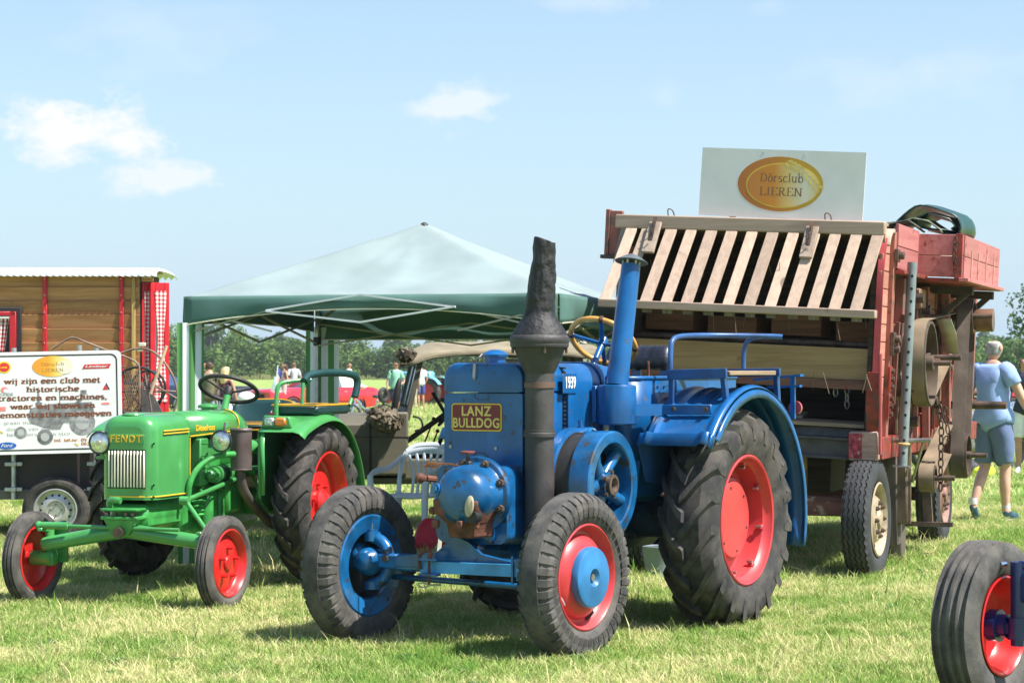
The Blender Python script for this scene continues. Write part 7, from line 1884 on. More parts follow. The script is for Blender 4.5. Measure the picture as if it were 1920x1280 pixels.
# ------------------------------------------------------------------ olive army car behind the canopy (local: x forward = photo left, y towards the camera side)
jp = thing('army_car', 'olive drab open army off-roader with khaki canvas roof under the party tent', 'army vehicle', (-1.08, 21.0, 0), heading(84))
def jb(name, m, fn, parent=jp, bevel=.006, **kw):
    b = MB(); fn(b); return b.build(name, m, parent, bevel=bevel, **kw)
HW = .74
jb('scuttle_panel', OLIVE, lambda b: b.box((.16, 0, .86), (.36, 2 * HW, .60)), bevel=.02)
jb('hood', OLIVE, lambda b: b.loft([[Vector((x, y, z)) for y, z in ((-h, .52), (-h, 1.04), (-h + .10, 1.13 - d), (h - .10, 1.13 - d), (h, 1.04), (h, .52))] for x, h, d in ((.34, HW - .01, 0), (1.0, HW - .06, .02), (1.55, HW - .16, .06))]), bevel=.01)
jb('hood_seam', mat('olive_seam', (.04, .036, .025), .8), lambda b: (b.box((.343, HW - .005, .83), (.006, .012, .62)), b.box((.30, HW + .001, .925), (.70, .008, .007))), bevel=0)
jb('grille_panel', OLIVE, lambda b: b.box((1.56, 0, .85), (.05, 1.1, .52)))
for s in (1, -1):
    jb('front_fender', OLIVE, lambda b: b.strip([(p.x, p.z) for p in smoothpath([(.42, 0, .50), (.46, 0, .62), (.56, 0, .80), (.72, 0, .92), (1.0, 0, .96), (1.45, 0, .94), (1.6, 0, .86)], 2)], (0, s * (HW - .10), 0), (1, 0, 0), (0, 0, 1), (0, s * .20, 0), .012), bevel=0)
    jb('door_sill', OLIVE, lambda b: b.box((-.40, s * (HW - .03), .615), (.85, .06, .20)), bevel=.02)
jb('floor', OLIVE, lambda b: b.box((-.6, 0, .50), (1.8, 1.3, .06)))
jb('rear_tub', OLIVE, lambda b: (b.box((-1.4, HW - .03, .80), (1.15, .06, .50)), b.box((-1.4, -HW + .03, .80), (1.15, .06, .50)), b.box((-1.97, 0, .80), (.05, 1.45, .5))), bevel=.01)
ws = sub('windscreen', jp, (-.02, 0, 1.14), (0, R(-13), 0))
jb('frame_post', OLIVE, lambda b: b.box((0, HW - .05, .24), (.05, .05, .60)), ws); jb('frame_post', OLIVE, lambda b: b.box((0, -HW + .05, .24), (.05, .05, .60)), ws)
jb('frame_rail', OLIVE, lambda b: (b.box((0, 0, .51), (.05, 2 * HW - .2, .06)), b.box((0, 0, .0), (.06, 2 * HW - .2, .10)), b.box((0, 0, .27), (.03, .03, .44))), ws)
WG = mat('windscreen_glass', (.50, .66, .78), .08, .7, var=.05, spec=1)
for y in (.33, -.33): jb('pane', WG, lambda b: b.box((0, y, .28), (.006, .60, .40)), ws, bevel=0)
# canvas roof
cr_ = MB()
def roofc(u, v):
    x = -.02 - 1.85 * u; y = -.76 + 1.52 * v; a = abs(2 * v - 1)
    z = 1.80 - .10 * a ** 3 + .035 * math.sin(u * PI) - .02 * noise.noise(Vector((u * 5, v * 5, 3))) - .075 * max(0, 1 - u / .12)
    return Vector((x, y, z))
cr_.grid(roofc, 30, 20)
for sd in (0, 1):
    cr_.grid(lambda u, v: roofc(u, sd) + Vector((0, (.01 + .012 * math.sin(u * 30)) * (1 if sd else -1), -.040 * v - .008 * math.sin(u * 13) * v)), 30, 3)
cr_.grid(lambda u, v: roofc(0, u) + Vector((.01, 0, -.05 * v)), 20, 2)
cr_.build('canvas_roof', KHAKI, jp, solid=.008, angle=60)
for x in (-.9, -1.8): jb('roof_bow', BLACK, lambda b: b.tube(smoothpath([(x, -.7, .9), (x, -.72, 1.6), (x, -.4, 1.74), (x, .4, 1.74), (x, .72, 1.6), (x, .7, .9)], 2), .015, 8), bevel=0)
jb('canvas_roll', KHAKI, lambda b: b.box((-1.1, .70, 1.60), (.5, .05, .12)), bevel=.02)
jb('steering_column', BLACK, lambda b: (b.tube([(-.02, .28, .86), (-.45, .28, 1.16)], .026, 10), b.tube([(-.40, .28, 1.14), (-.28, .30, 1.34)], .018, 8), b.bar((-.36, .30, 1.28), (-.68, .27, 1.03), .03, .03)), bevel=0)
jb('steering_wheel', BLACK, lambda b: b.tube([Vector((-.45, .28, 1.17)) + Vector((-.11 * math.cos(a), .19 * math.sin(a), .15 * math.cos(a))) for a in [2 * PI * i / 24 for i in range(24)]], .012, 8, closed=True), bevel=0)
for p, q in (((-.10, .15, .55), (-.30, .15, 1.08)), ((-.20, .10, .55), (-.34, .12, .96)), ((-.12, .1, .55), (-.36, .05, .83))):
    jb('gear_lever', BLACK, lambda b: (b.tube([p, q], .008, 6), b.ball(q, .02, 8, 6)), bevel=0)
jb('seat', mat('black_seat', (.02, .02, .02), .6, var=.3), lambda b: (b.box((-.85, .35, .80), (.45, .5, .12), ch=.04), b.box((-1.05, .35, 1.0), (.12, .5, .42), ch=.05), b.box((-.85, -.35, .80), (.45, .5, .12), ch=.04), b.box((-1.05, -.35, 1.0), (.12, .5, .42), ch=.05)))
jb('side_mirror', BLACK, lambda b: b.ball((.10, HW + .06, 1.30), (.035, .05, .19), 16, 12, Euler((0, R(-10), 0)).to_matrix().to_4x4()), bevel=0)
jb('mirror_arm', BLACK, lambda b: b.tube([(.10, HW + .05, 1.14), (.06, HW - .02, 1.08)], .010, 6), bevel=0)
jb('door_hook', BLACK, lambda b: b.tube(smoothpath([(-.06, HW, 1.12), (-.14, HW + .01, 1.10), (-.16, HW + .01, 1.0), (-.08, HW, .98)], 2), .010, 6), bevel=0)
for x, y in ((1.02, .66), (1.02, -.66), (-1.35, .66), (-1.35, -.66)):
    k = MB(); k.lathe(carcass_profile(.38, .17, .21), 40, Matrix.Translation((x, y, .36)) @ YAX); k.lathe([(.21, .05), (.15, .02), (.001, .03)], 28, Matrix.Translation((x, y, .36)) @ YAX); k.build('wheel', RUBBERB, jp)
# scrim nets
def scrim(name, label, loc, rx, ry, rz, seed, m, n=420, rot=0):
    r_ = random.Random(seed); b = MB(); b.ball((0, 0, 0), (rx * .8, ry * .8, rz * .8), 16, 10); vs = []; fs = []
    for i in range(n):
        d = Vector((r_.gauss(0, 1), r_.gauss(0, 1), r_.gauss(0, 1))).normalized(); p = Vector((d.x * rx, d.y * ry, d.z * rz)) * r_.uniform(.8, 1.08)
        t = d.orthogonal().normalized(); t.rotate(Matrix.Rotation(r_.uniform(0, 6.3), 3, d)); u = d.cross(t); s_ = r_.uniform(.012, .034); o = len(vs); q = r_.uniform(-.03, .03)
        vs += [p - t * s_ - u * s_ * .5, p + t * s_ - u * s_ * .5 + d * q, p + t * s_ + u * s_ * .5 + d * abs(q), p - t * s_ + u * s_ * .5]; fs.append((o, o + 1, o + 2, o + 3))
    b.add(vs, fs); o = b.build(name, m, None, smooth=False, fix=False); o.location = loc; o.rotation_euler = (0, rot, 0)
    return tag(o, label, 'scrim net')
SCR = leaf_mat('scrim_rag', (.012, .010, .008), (.17, .14, .095), .05, 6.0); SCRG = leaf_mat('scrim_rag_green', (.12, .14, .09), (.42, .45, .34), .05, 6.0)
p = at(722, 20.15); scrim('scrim_net', 'bundled dark camouflage net lying on the olive car bonnet by its windscreen', (p.x, p.y, 1.09), .16, .15, .105, 4, SCR, 650, .3)
p = at(762, 20.3); scrim('scrim_net', 'small rolled scrap of camouflage net at the top corner of the windscreen', (p.x, p.y, 1.70), .085, .10, .06, 5, SCR, 160)
p = at(1078, 21.3); scrim('scrim_net', 'pale green camouflage net bundle behind the chimney and steering wheel', (p.x, p.y, 1.62), .20, .16, .26, 6, SCRG, 900)

# ------------------------------------------------------------------ cars
def car(name, label, loc, th_, paint_m, roof_m, L_=4.6, W_=1.78, parts=True):
    c = thing(name, label, 'car', loc, heading(th_))
    h = W_ / 2; f = L_ / 2
    def ring(x, hw, zb, zm, zt, tw): return [Vector((x, -hw * .92, zb)), Vector((x, -hw, zm)), Vector((x, -hw * .985, zt - .05)), Vector((x, -hw * tw, zt)), Vector((x, 0, zt + .015)), Vector((x, hw * tw, zt)), Vector((x, hw * .985, zt - .05)), Vector((x, hw, zm)), Vector((x, hw * .92, zb))]
    b = MB()
    b.loft([ring(f - .02, h * .86, .40, .55, .80, .88), ring(f - .12, h * .92, .30, .55, .855, .9), ring(f * .62, h * .97, .26, .55, .90, .92), ring(f * .15, h, .24, .55, .935, .94), ring(-f * .45, h, .24, .55, .945, .95), ring(-f * .62, h, .25, .58, .96, .93), ring(-f * .85, h * .97, .28, .58, .94, .93), ring(-f + .06, h * .92, .34, .58, .90, .92), ring(-f, h * .88, .42, .60, .86, .9)], closed=True)
    b.build('body', paint_m, c, angle=50)
    def gh(x, hw, z): return [Vector((x, -hw, z)), Vector((x, hw, z))]
    A, B, C_, D = (f * .18, h * .90, .93), (-f * .10, h * .72, 1.30), (-f * .42, h * .72, 1.30), (-f * .78, h * .86, .95)
    b = MB(); b.loft([[Vector((B[0] + .03, -B[1], 1.29)), Vector((B[0], -B[1] * .9, 1.335)), Vector((B[0], B[1] * .9, 1.335)), Vector((B[0] + .03, B[1], 1.29))], [Vector((C_[0], -C_[1], 1.29)), Vector((C_[0], -C_[1] * .9, 1.34)), Vector((C_[0], C_[1] * .9, 1.34)), Vector((C_[0], C_[1], 1.29))], [Vector((D[0], -D[1], .93)), Vector((D[0], -D[1] * .92, .965)), Vector((D[0], D[1] * .92, .965)), Vector((D[0], D[1], .93))]]); b.build('roof', roof_m, c, bevel=.02)
    G = mat('car_glass', (.16, .22, .26), .04, .3, var=.1, spec=1)
    b = MB(); b.loft([gh(*A), gh(B[0], B[1], 1.31)], closed=False, caps=False); b.build('windscreen', G, c, solid=.01)
    for s in (1, -1):
        b = MB(); b.prism([(A[0] - .08, 0), (B[0], .40), (C_[0] + .30, .39), (-f * .30, .02)], (0, s * h * .90, .93), (1, 0, 0), (0, -s * h * .20 / .38, 1), (0, s * .012, 0)); b.build('side_window', G, c)
        b = MB(); b.prism([(C_[0] + .30, .39), (C_[0], .39), (D[0], .02), (-f * .30, .02)], (0, s * h * .90, .93), (1, 0, 0), (0, -s * h * .20 / .38, 1), (0, s * .014, 0)); b.build('rear_quarter', roof_m, c)
        b = MB(); b.bar((A[0], s * A[1], .93), (B[0], s * B[1], 1.31), .04, .03); b.build('screen_pillar', paint_m, c)
        b = MB(); b.box((-f * .1, s * h * 1.0, .52), (f * .9, .012, .04)); b.build('side_crease', paint_m, c)
        b = MB(); b.box((-f * .34, s * h * 1.005, .80), (.14, .02, .03), ch=.006); b.build('door_handle', CHROME, c)
        for x in (f * .62, -f * .56):
            w = sub('wheel', c, (x, s * (h - .10), .31), (0, 0, 0 if s > 0 else PI)); k = MB(); k.lathe(carcass_profile(.315, .19, .19), 32, YAX); k.build('tyre', RUBBERB, w)
            k = MB(); k.lathe([(.195, .07), (.20, .085), (.18, .09), (.165, .06), (.09, .06), (.06, .08), (.001, .085)], 28, YAX); k.build('hub_cap', CHROME, w)
            for i in range(10): a = i * PI / 5; k = MB(); k.box((.125 * math.cos(a), .064, .125 * math.sin(a)), (.05, .006, .02), Matrix.Rotation(-a, 4, 'Y')); k.build('cap_slot', DARK, w)
            k = MB(); k.lathe([(.365, .085), (.36, .10), (.33, .09), (.33, -.1)], 28, YAX); k.build('wheel_arch', DARK, w)
        k = MB(); k.box((f * -.02, s * h * .96, .235), (f * 1.0, .04, .05)); k.build('sill_trim', CHROME, c)
        k = MB(); k.lathe([(.085, -.02), (.09, .02), (.075, .03), (.001, .035)], 20, Matrix.Translation((f - .06, s * h * .68, .66)) @ rotm((0, 0, 1), (1, 0, 0))); k.build('headlight', LENS, c)
    k = MB(); k.box((f - .02, 0, .66), (.06, W_ * .50, .17), ch=.01); k.build('grille', DARK, c); k = MB(); k.box((f + .02, 0, .655), (.02, .2, .06)); k.build('grille_bar', CHROME, c)
    k = MB(); k.box((f + .03, 0, .43), (.06, W_ * .9, .09), ch=.02); k.build('front_bumper', CHROME, c); k = MB(); k.box((-f - .02, 0, .45), (.06, W_ * .9, .10), ch=.02); k.build('rear_bumper', CHROME, c)
    return c
p = at(583, 71)
car('classic_coupe', 'red classic coupe with white vinyl roof parked on the far grass', p, 46, mat('bright_red_car_paint', (.55, .02, .035), .2, var=.03, coat=.9), mat('white_vinyl_roof', (.78, .74, .68), .6, var=.03))
p = at(268, 78); car('dark_car', 'dark blue car mostly hidden between the red doors and the tent leg', p, 78, mat('dark_blue_car_paint', (.02, .03, .07), .2, var=.03, coat=.9), mat('dark_blue_car_roof', (.05, .09, .20), .3, var=.03))
p = at(1950, 70); car('red_van', 'red vehicle barely showing at the right edge behind the walking man', p, 75, mat('red_van_paint', (.50, .02, .03), .25, var=.03, coat=.8), mat('red_van_roof', (.5, .02, .03), .3))
p = at(492, 61.5); k = MB(); k.box((p.x, p.y, .40), (1.35, .06, .28), (0, R(-4), 0), ch=.01); k.bar((p.x - .5, p.y + .05, .0), (p.x - .5, p.y + .05, .4), .03, .03); k.bar((p.x + .5, p.y + .05, .0), (p.x + .5, p.y + .05, .4), .03, .03)
tag(k.build('banner', mat('blue_banner', (.03, .14, .55), .5, var=.3, vscale=2)), 'bright blue show banner propped in front of the red coupe grille', 'banner')
p = at(462, 60); k = MB(); k.ball((p.x, p.y, .72), (.26, .2, .2), 14, 10); k.ball((p.x + .12, p.y, .52), (.14, .12, .12), 12, 8); k.bar((p.x + .1, p.y, 0), (p.x + .1, p.y, .5), .12, .06); tag(k.build('lamp_post', WHITE), 'round white enamel lamp on a short stand left of the red coupe', 'lamp')
p = at(436, 76); k = MB(); k.cyl((p.x - .65, p.y, .46), (p.x + .62, p.y + .3, .46), .48, 28); tag(k.build('bale', mat('dark_bale_wrap', (.030, .033, .042), .45, var=.3, vscale=3, bump=.4, bscale=8), bevel=.06), 'dark grey wrapped round bale behind the blonde woman', 'bale')
# flag on a stick with a small windscreen beside it
p = at(512, 55); fl_ = thing('flag', 'small striped flag with blue star field on a white stick above the red coupe bonnet', 'flag', p)
k = MB(); k.tube([(0, 0, .3), (.12, 0, 1.65)], .014, 8); k.build('flag_stick', WHITE, fl_)
def fgm(u, v): return Vector((.12 - .03 * v * 1.2 + .42 * u * .6, .05 * math.sin(u * 6), 1.63 - .36 * v - .40 * u))
k = MB(); k.grid(fgm, 12, 13); me = k.mesh('flag_cloth', [mat('flag_white', (.75, .73, .72), .8), mat('flag_red', (.50, .05, .07), .8), mat('flag_blue', (.07, .09, .32), .8)])
for po in me.polygons:
    i, j = divmod(po.index, 13); po.material_index = 2 if (i < 5 and j < 7) else (1 if j % 2 == 0 else 0)
put('flag_cloth', me, fl_)
p = at(520, 57); k = MB(); k.loft([[Vector((p.x - .18, p.y, .95)), Vector((p.x + .16, p.y, .95))], [Vector((p.x - .08, p.y + .1, 1.36)), Vector((p.x + .16, p.y + .1, 1.36))]], closed=False, caps=False); k2 = k.build('scooter_screen', glass('screen_glass', (.7, .85, .95), .03, .6), None, solid=.01)
tag(k2, 'small clear upright windshield beside the striped flag', 'windshield')
# moped in front of the coupe tail
p = at(690, 60); mo = thing('moped', 'old chrome moped with yellow box standing by the red coupe rear wheel', 'moped', p, heading(62))
for x in (.52, -.52):
    k = MB(); k.tube([(x + .27 * math.cos(a), 0, .28 + .27 * math.sin(a)) for a in [2 * PI * i / 24 for i in range(24)]], .028, 8, closed=True); k.build('tyre', RUBBERB, mo)
    k = MB(); [k.tube([(x, 0, .28), (x + .26 * math.cos(a), 0, .28 + .26 * math.sin(a))], .006, 4) for a in [2 * PI * i / 12 for i in range(12)]]; k.build('spoke', CHROME, mo)['kind'] = 'stuff'
k = MB(); k.tube([(.52, 0, .28), (.36, 0, .75), (.33, 0, .98)], .022, 8); k.tube(smoothpath([(.35, 0, .7), (.1, 0, .4), (-.25, 0, .35), (-.52, 0, .28)], 2), .03, 8); k.tube([(-.2, 0, .36), (-.3, 0, .75)], .02, 8); k.build('frame', CHROME, mo)
k = MB(); k.tube(smoothpath([(.2, -.3, 1.03), (.33, -.2, 1.0), (.34, .2, 1.0), (.2, .3, 1.03)], 2), .016, 8); k.ball((.42, 0, .92), .07, 10, 8); k.build('handlebar', CHROME, mo)
k = MB(); k.box((-.3, 0, .78), (.3, .16, .08), ch=.03); k.build('saddle', LEATHER, mo); k = MB(); k.box((.0, 0, .34), (.24, .16, .2), ch=.04); k.build('engine', STEEL, mo)
p = at(661, 59); k = MB(); k.box((p.x, p.y, .13), (.42, .3, .26), ch=.03); tag(k.build('crate', mat('yellow_plastic', (.75, .48, .02), .5)), 'small yellow crate on the grass under the red coupe', 'crate')
p = at(719, 58); k = MB(); k.tube([(p.x + .09 * math.cos(a), p.y + .14 * math.cos(a), .84 + .16 * math.sin(a)) for a in [2 * PI * i / 24 for i in range(24)]], .06, 10, closed=True); k.bar((p.x, p.y + .1, 0), (p.x, p.y + .1, .8), .05, .05); tag(k.build('spare_tyre', RUBBERB), 'black spare tyre held upright behind the olive car mirror', 'tyre')
# light blue tractor in the distance
p = at(812, 88); bt_ = thing('tractor', 'distant light blue tractor with a bright red rear wheel', 'tractor', p, heading(112))
LB = mat('light_blue_paint', (.16, .42, .56), .4, var=.06)
k = MB(); k.loft([rrect(0, 1.12, .28, .30, .08, 1.9), rrect(0, 1.14, .30, .31, .08, .6)]); k.build('hood', LB, bt_); k = MB(); k.box((.9, 0, .75), (1.9, .4, .36), ch=.04); k.build('engine', BLACK, bt_); k = MB(); k.box((.2, 0, 1.15), (.4, .5, .6), ch=.08); k.build('dash', LB, bt_)
for s in (1, -1):
    for x, r0, w0 in ((0, .60, .30), (1.65, .38, .17)):
        w = sub('wheel', bt_, (x, s * .62, r0 - .03), (0, 0, 0 if s > 0 else PI)); k = MB(); k.lathe(carcass_profile(r0, w0, r0 * .62), 32, YAX); k.build('tyre', RUBBER, w); k = MB(); k.lathe([(r0 * .62, w0 * .35), (r0 * .55, w0 * .1), (r0 * .3, w0 * .2), (.001, w0 * .25)], 28, YAX); k.build('rim', RED, w)
    k = MB(); k.strip(arc((0, .57), .68, 20, 150, 12), (0, s * .45, 0), (1, 0, 0), (0, 0, 1), (0, s * .34, 0), .015); k.build('fender', LB, bt_)
k = MB(); k.box((-.1, 0, 1.05), (.4, .5, .08), ch=.03); k.tube([(.45, 0, 1.3), (.2, 0, 1.5)], .02, 8); k.build('seat', BLACK, bt_)

# ------------------------------------------------------------------ front wheel of another tractor at the right edge
rt = thing('tractor', 'front wheel and dark blue axle of a tractor cut by the right edge', 'tractor', (2.205, 9.93, 0), heading(39))
RF = rib_tyre(.392, .215, .226, [-.62, -.22, .22, .62], RUBBERW, .016, .016)
w = sub('wheel', rt, (0, 0, .385)); put('tyre', RF, w)
k = MB(); k.lathe([(.226, .080), (.232, .092), (.224, .096), (.214, .085), (.205, .05), (.196, .035), (.186, .0), (.17, -.02), (.12, -.03), (.06, -.028), (.001, -.028)], 48, YAX); k.build('rim', mat('bright_red_rim', (.55, .012, .012), .3, var=.06, coat=.3, dust=.06), w)
DB = mat('deep_blue_enamel', (.008, .022, .13), .35, var=.15, coat=.3, wear=.08, wearcol=(.03, .03, .04))
k = MB(); k.cyl((0, -.02, 0), (0, .11, 0), .055, 20); k.cyl((0, .02, 0), (0, .07, 0), .075, 20); k.build('hub', DB, w)
ka = sub('steering_axle', rt)
k = MB(); k.cyl((0, .16, .40), (0, .16, .685), .036, 20); k.cyl((0, .16, .33), (0, .16, .43), .050, 20); k.box((0, .14, .38), (.07, .10, .07), ch=.012); k.cyl((0, .16, .30), (0, .16, .34), .035, 6); k.build('king_pin', DB, ka)
k = MB(); k.bar((.0, .16, .67), (-.06, .46, .68), .055, .04, ch=.01); k.build('steering_arm', DB, ka); k = MB(); k.cyl((.04, .115, .675), (.075, .105, .675), .014, 12); k.build('arm_bolt', CHROME, ka)
k = MB(); k.box((-.02, .62, .565), (.10, .88, .125), ch=.008); k.build('axle_beam', DB, ka); k = MB(); k.cyl((.029, .36, .555), (.033, .36, .555), .018, 16); k.build('axle_hole', DARK, ka)
# parked motorcycle and kit behind the thresher
p = at(1815, 33); mc = thing('motorcycle', 'motorcycle with black pannier half hidden behind the threshing machine', 'motorcycle', p, heading(70))
for x in (.72, -.72):
    k = MB(); k.tube([(x + .28 * math.cos(a), 0, .32 + .28 * math.sin(a)) for a in [2 * PI * i / 28 for i in range(28)]], .05, 8, closed=True); k.build('tyre', RUBBERB, mc); k = MB(); k.lathe([(.24, .02), (.05, .03), (.001, .03)], 24, Matrix.Translation((x, 0, .32)) @ YAX); k.build('rim', CHROME, mc)
k = MB(); k.tube([(.72, .08, .32), (.5, .08, 1.0)], .03, 8); k.tube([(.72, -.08, .32), (.5, -.08, 1.0)], .03, 8); k.tube(smoothpath([(.3, -.36, 1.08), (.48, -.2, 1.05), (.48, .2, 1.05), (.3, .36, 1.08)], 2), .016, 8); k.ball((.62, 0, .92), .11, 12, 8); k.build('fork', CHROME, mc)
k = MB(); k.box((.0, 0, .45), (.6, .34, .36), ch=.08); k.ball((.15, 0, .82), (.34, .16, .15), 16, 10); k.build('engine', STEEL, mc); k = MB(); k.box((-.4, 0, .80), (.6, .28, .10), ch=.04); k.build('saddle', LEATHER, mc)
for s in (1, -1): k = MB(); k.box((-.72, s * .30, .62), (.5, .2, .34), ch=.05); k.build('pannier', mat('black_pannier', (.02, .02, .024), .35, coat=.3), mc)
p = at(1842, 31); k = MB(); k.ball((p.x, p.y, .06), (.16, .14, .10), 14, 8); k.ball((p.x + .1, p.y, .08), (.09, .08, .08), 10, 6); tag(k.build('bag', mat('hi_vis_yellow_cloth', (.62, .70, .03), .8, var=.3, vscale=12)), 'crumpled hi-vis yellow vest on the grass by the motorcycle', 'vest')
p = at(1815, 31.5); k = MB(); k.ball((p.x, p.y, .10), (.26, .2, .14), 14, 8); k.ball((p.x + .16, p.y - .05, .16), (.12, .10, .12), 10, 8); tag(k.build('bag', mat('dark_kit_bag', (.04, .045, .055), .7, var=.5, vscale=10)), 'dark heap of riding kit on the grass under the motorcycle', 'bag')

# ------------------------------------------------------------------ small things round the tractors
ch_ = thing('garden_chair', 'white plastic garden chair with slatted back behind the blue tractor', 'chair', (-.90, 19.2, 0), (0, 0, R(-26)))
PL = mat('white_plastic', (.62, .68, .76), .4, var=.03)
def cpart(n_, fn, solid=0): b = MB(); fn(b); return b.build(n_, PL, ch_, solid=solid, bevel=0)
cpart('seat', lambda b: b.grid(lambda u, v: Vector((-.24 + .48 * u, -.24 + .48 * v, .43 - .02 * math.sin(u * PI) * math.sin(v * PI))), 8, 8), .02)
def bk(t, z): return Vector((t, .22 + .10 * (z - .43) / .4 + .06 * (1 - (t / .26) ** 2), z))
cpart('back_frame', lambda b: b.tube(smoothpath([bk(-.26, .43), bk(-.27, .62), bk(-.25, .80), bk(-.17, .87), bk(0, .88), bk(.17, .87), bk(.25, .80), bk(.27, .62), bk(.26, .43)], 2), .024, 8, squash=.5))
cpart('back_rail', lambda b: b.tube([bk(x, .80 + .03 * (1 - (x / .22) ** 2)) for x in (-.23, -.15, -.05, .05, .15, .23)], .035, 8, squash=.4))
for i in range(7):
    t = -.18 + .06 * i; cpart('back_slat', lambda b: b.tube(smoothpath([bk(t * .8, .42), bk(t * .8, .62), bk(t * 1.25, .81)], 2), .016, 6, squash=.5))
for s in (1, -1):
    cpart('arm_rest', lambda b: b.tube(smoothpath([bk(s * .27, .76), (s * .30, .12, .66), (s * .30, -.16, .65), (s * .29, -.25, .61)], 2), .028, 8, squash=.5))
    cpart('leg', lambda b: b.tube([(s * .29, -.25, .62), (s * .27, -.26, .4), (s * .29, -.29, 0)], [.03, .036, .026], 8, squash=.6)); cpart('leg', lambda b: b.tube([(s * .26, .22, .45), (s * .30, .30, 0)], [.036, .026], 8, squash=.6))
p = at(805, 18.3); k = MB()
k.loft([[Vector((p.x + x * f_, p.y + y * f_, z)) for x, y in ((-.12, -.09), (.12, -.09), (.13, .09), (-.13, .09))] for z, f_ in ((0, 1.0), (.10, 1.1), (.22, .8), (.29, .35))]); bg_ = k.build('bag', mat('red_nylon', (.48, .01, .03), .5, var=.2, vscale=8, bump=.3, bscale=12), None, bevel=.02)
tag(bg_, 'red and white cloth bag slumped on the grass under the white chair', 'bag')
k = MB(); k.loft([[Vector((p.x + .02, p.y - .105, .0)), Vector((p.x + .07, p.y - .105, .0))], [Vector((p.x + .12, p.y - .10, .16)), Vector((p.x + .135, p.y - .09, .16))]], closed=False, caps=False); k.build('white_stripe', WHITE, bg_, solid=.006)
k = MB(); k.tube(smoothpath([(p.x - .09, p.y, .25), (p.x - .17, p.y - .05, .14), (p.x - .20, p.y - .06, .02)], 2), .006, 6); k.build('strap', GREYT, bg_)
p = at(819, 16.3); k = MB(); k.bar((p.x - .005, p.y, -.02), (p.x + .10, p.y - .03, .95), .052, .03); tag(k.build('wooden_stick', mat('white_wood', (.72, .69, .62), .6, var=.06), None, bevel=.002), 'thin white wooden stick standing in the grass behind the blue front axle', 'stick')
p = at(1232, 16.2); k = MB(); k.lathe([(.001, .004), (.085, .004), (.115, .22), (.12, .225), (.118, .23), (.108, .222), (.08, .012), (.001, .012)], 28, Matrix.Translation((p.x, p.y, 0))); tag(k.build('bucket', mat('grey_plastic_bucket', (.17, .20, .23), .5, var=.06), None), 'grey plastic bucket on the grass behind the big blue tractor', 'bucket')
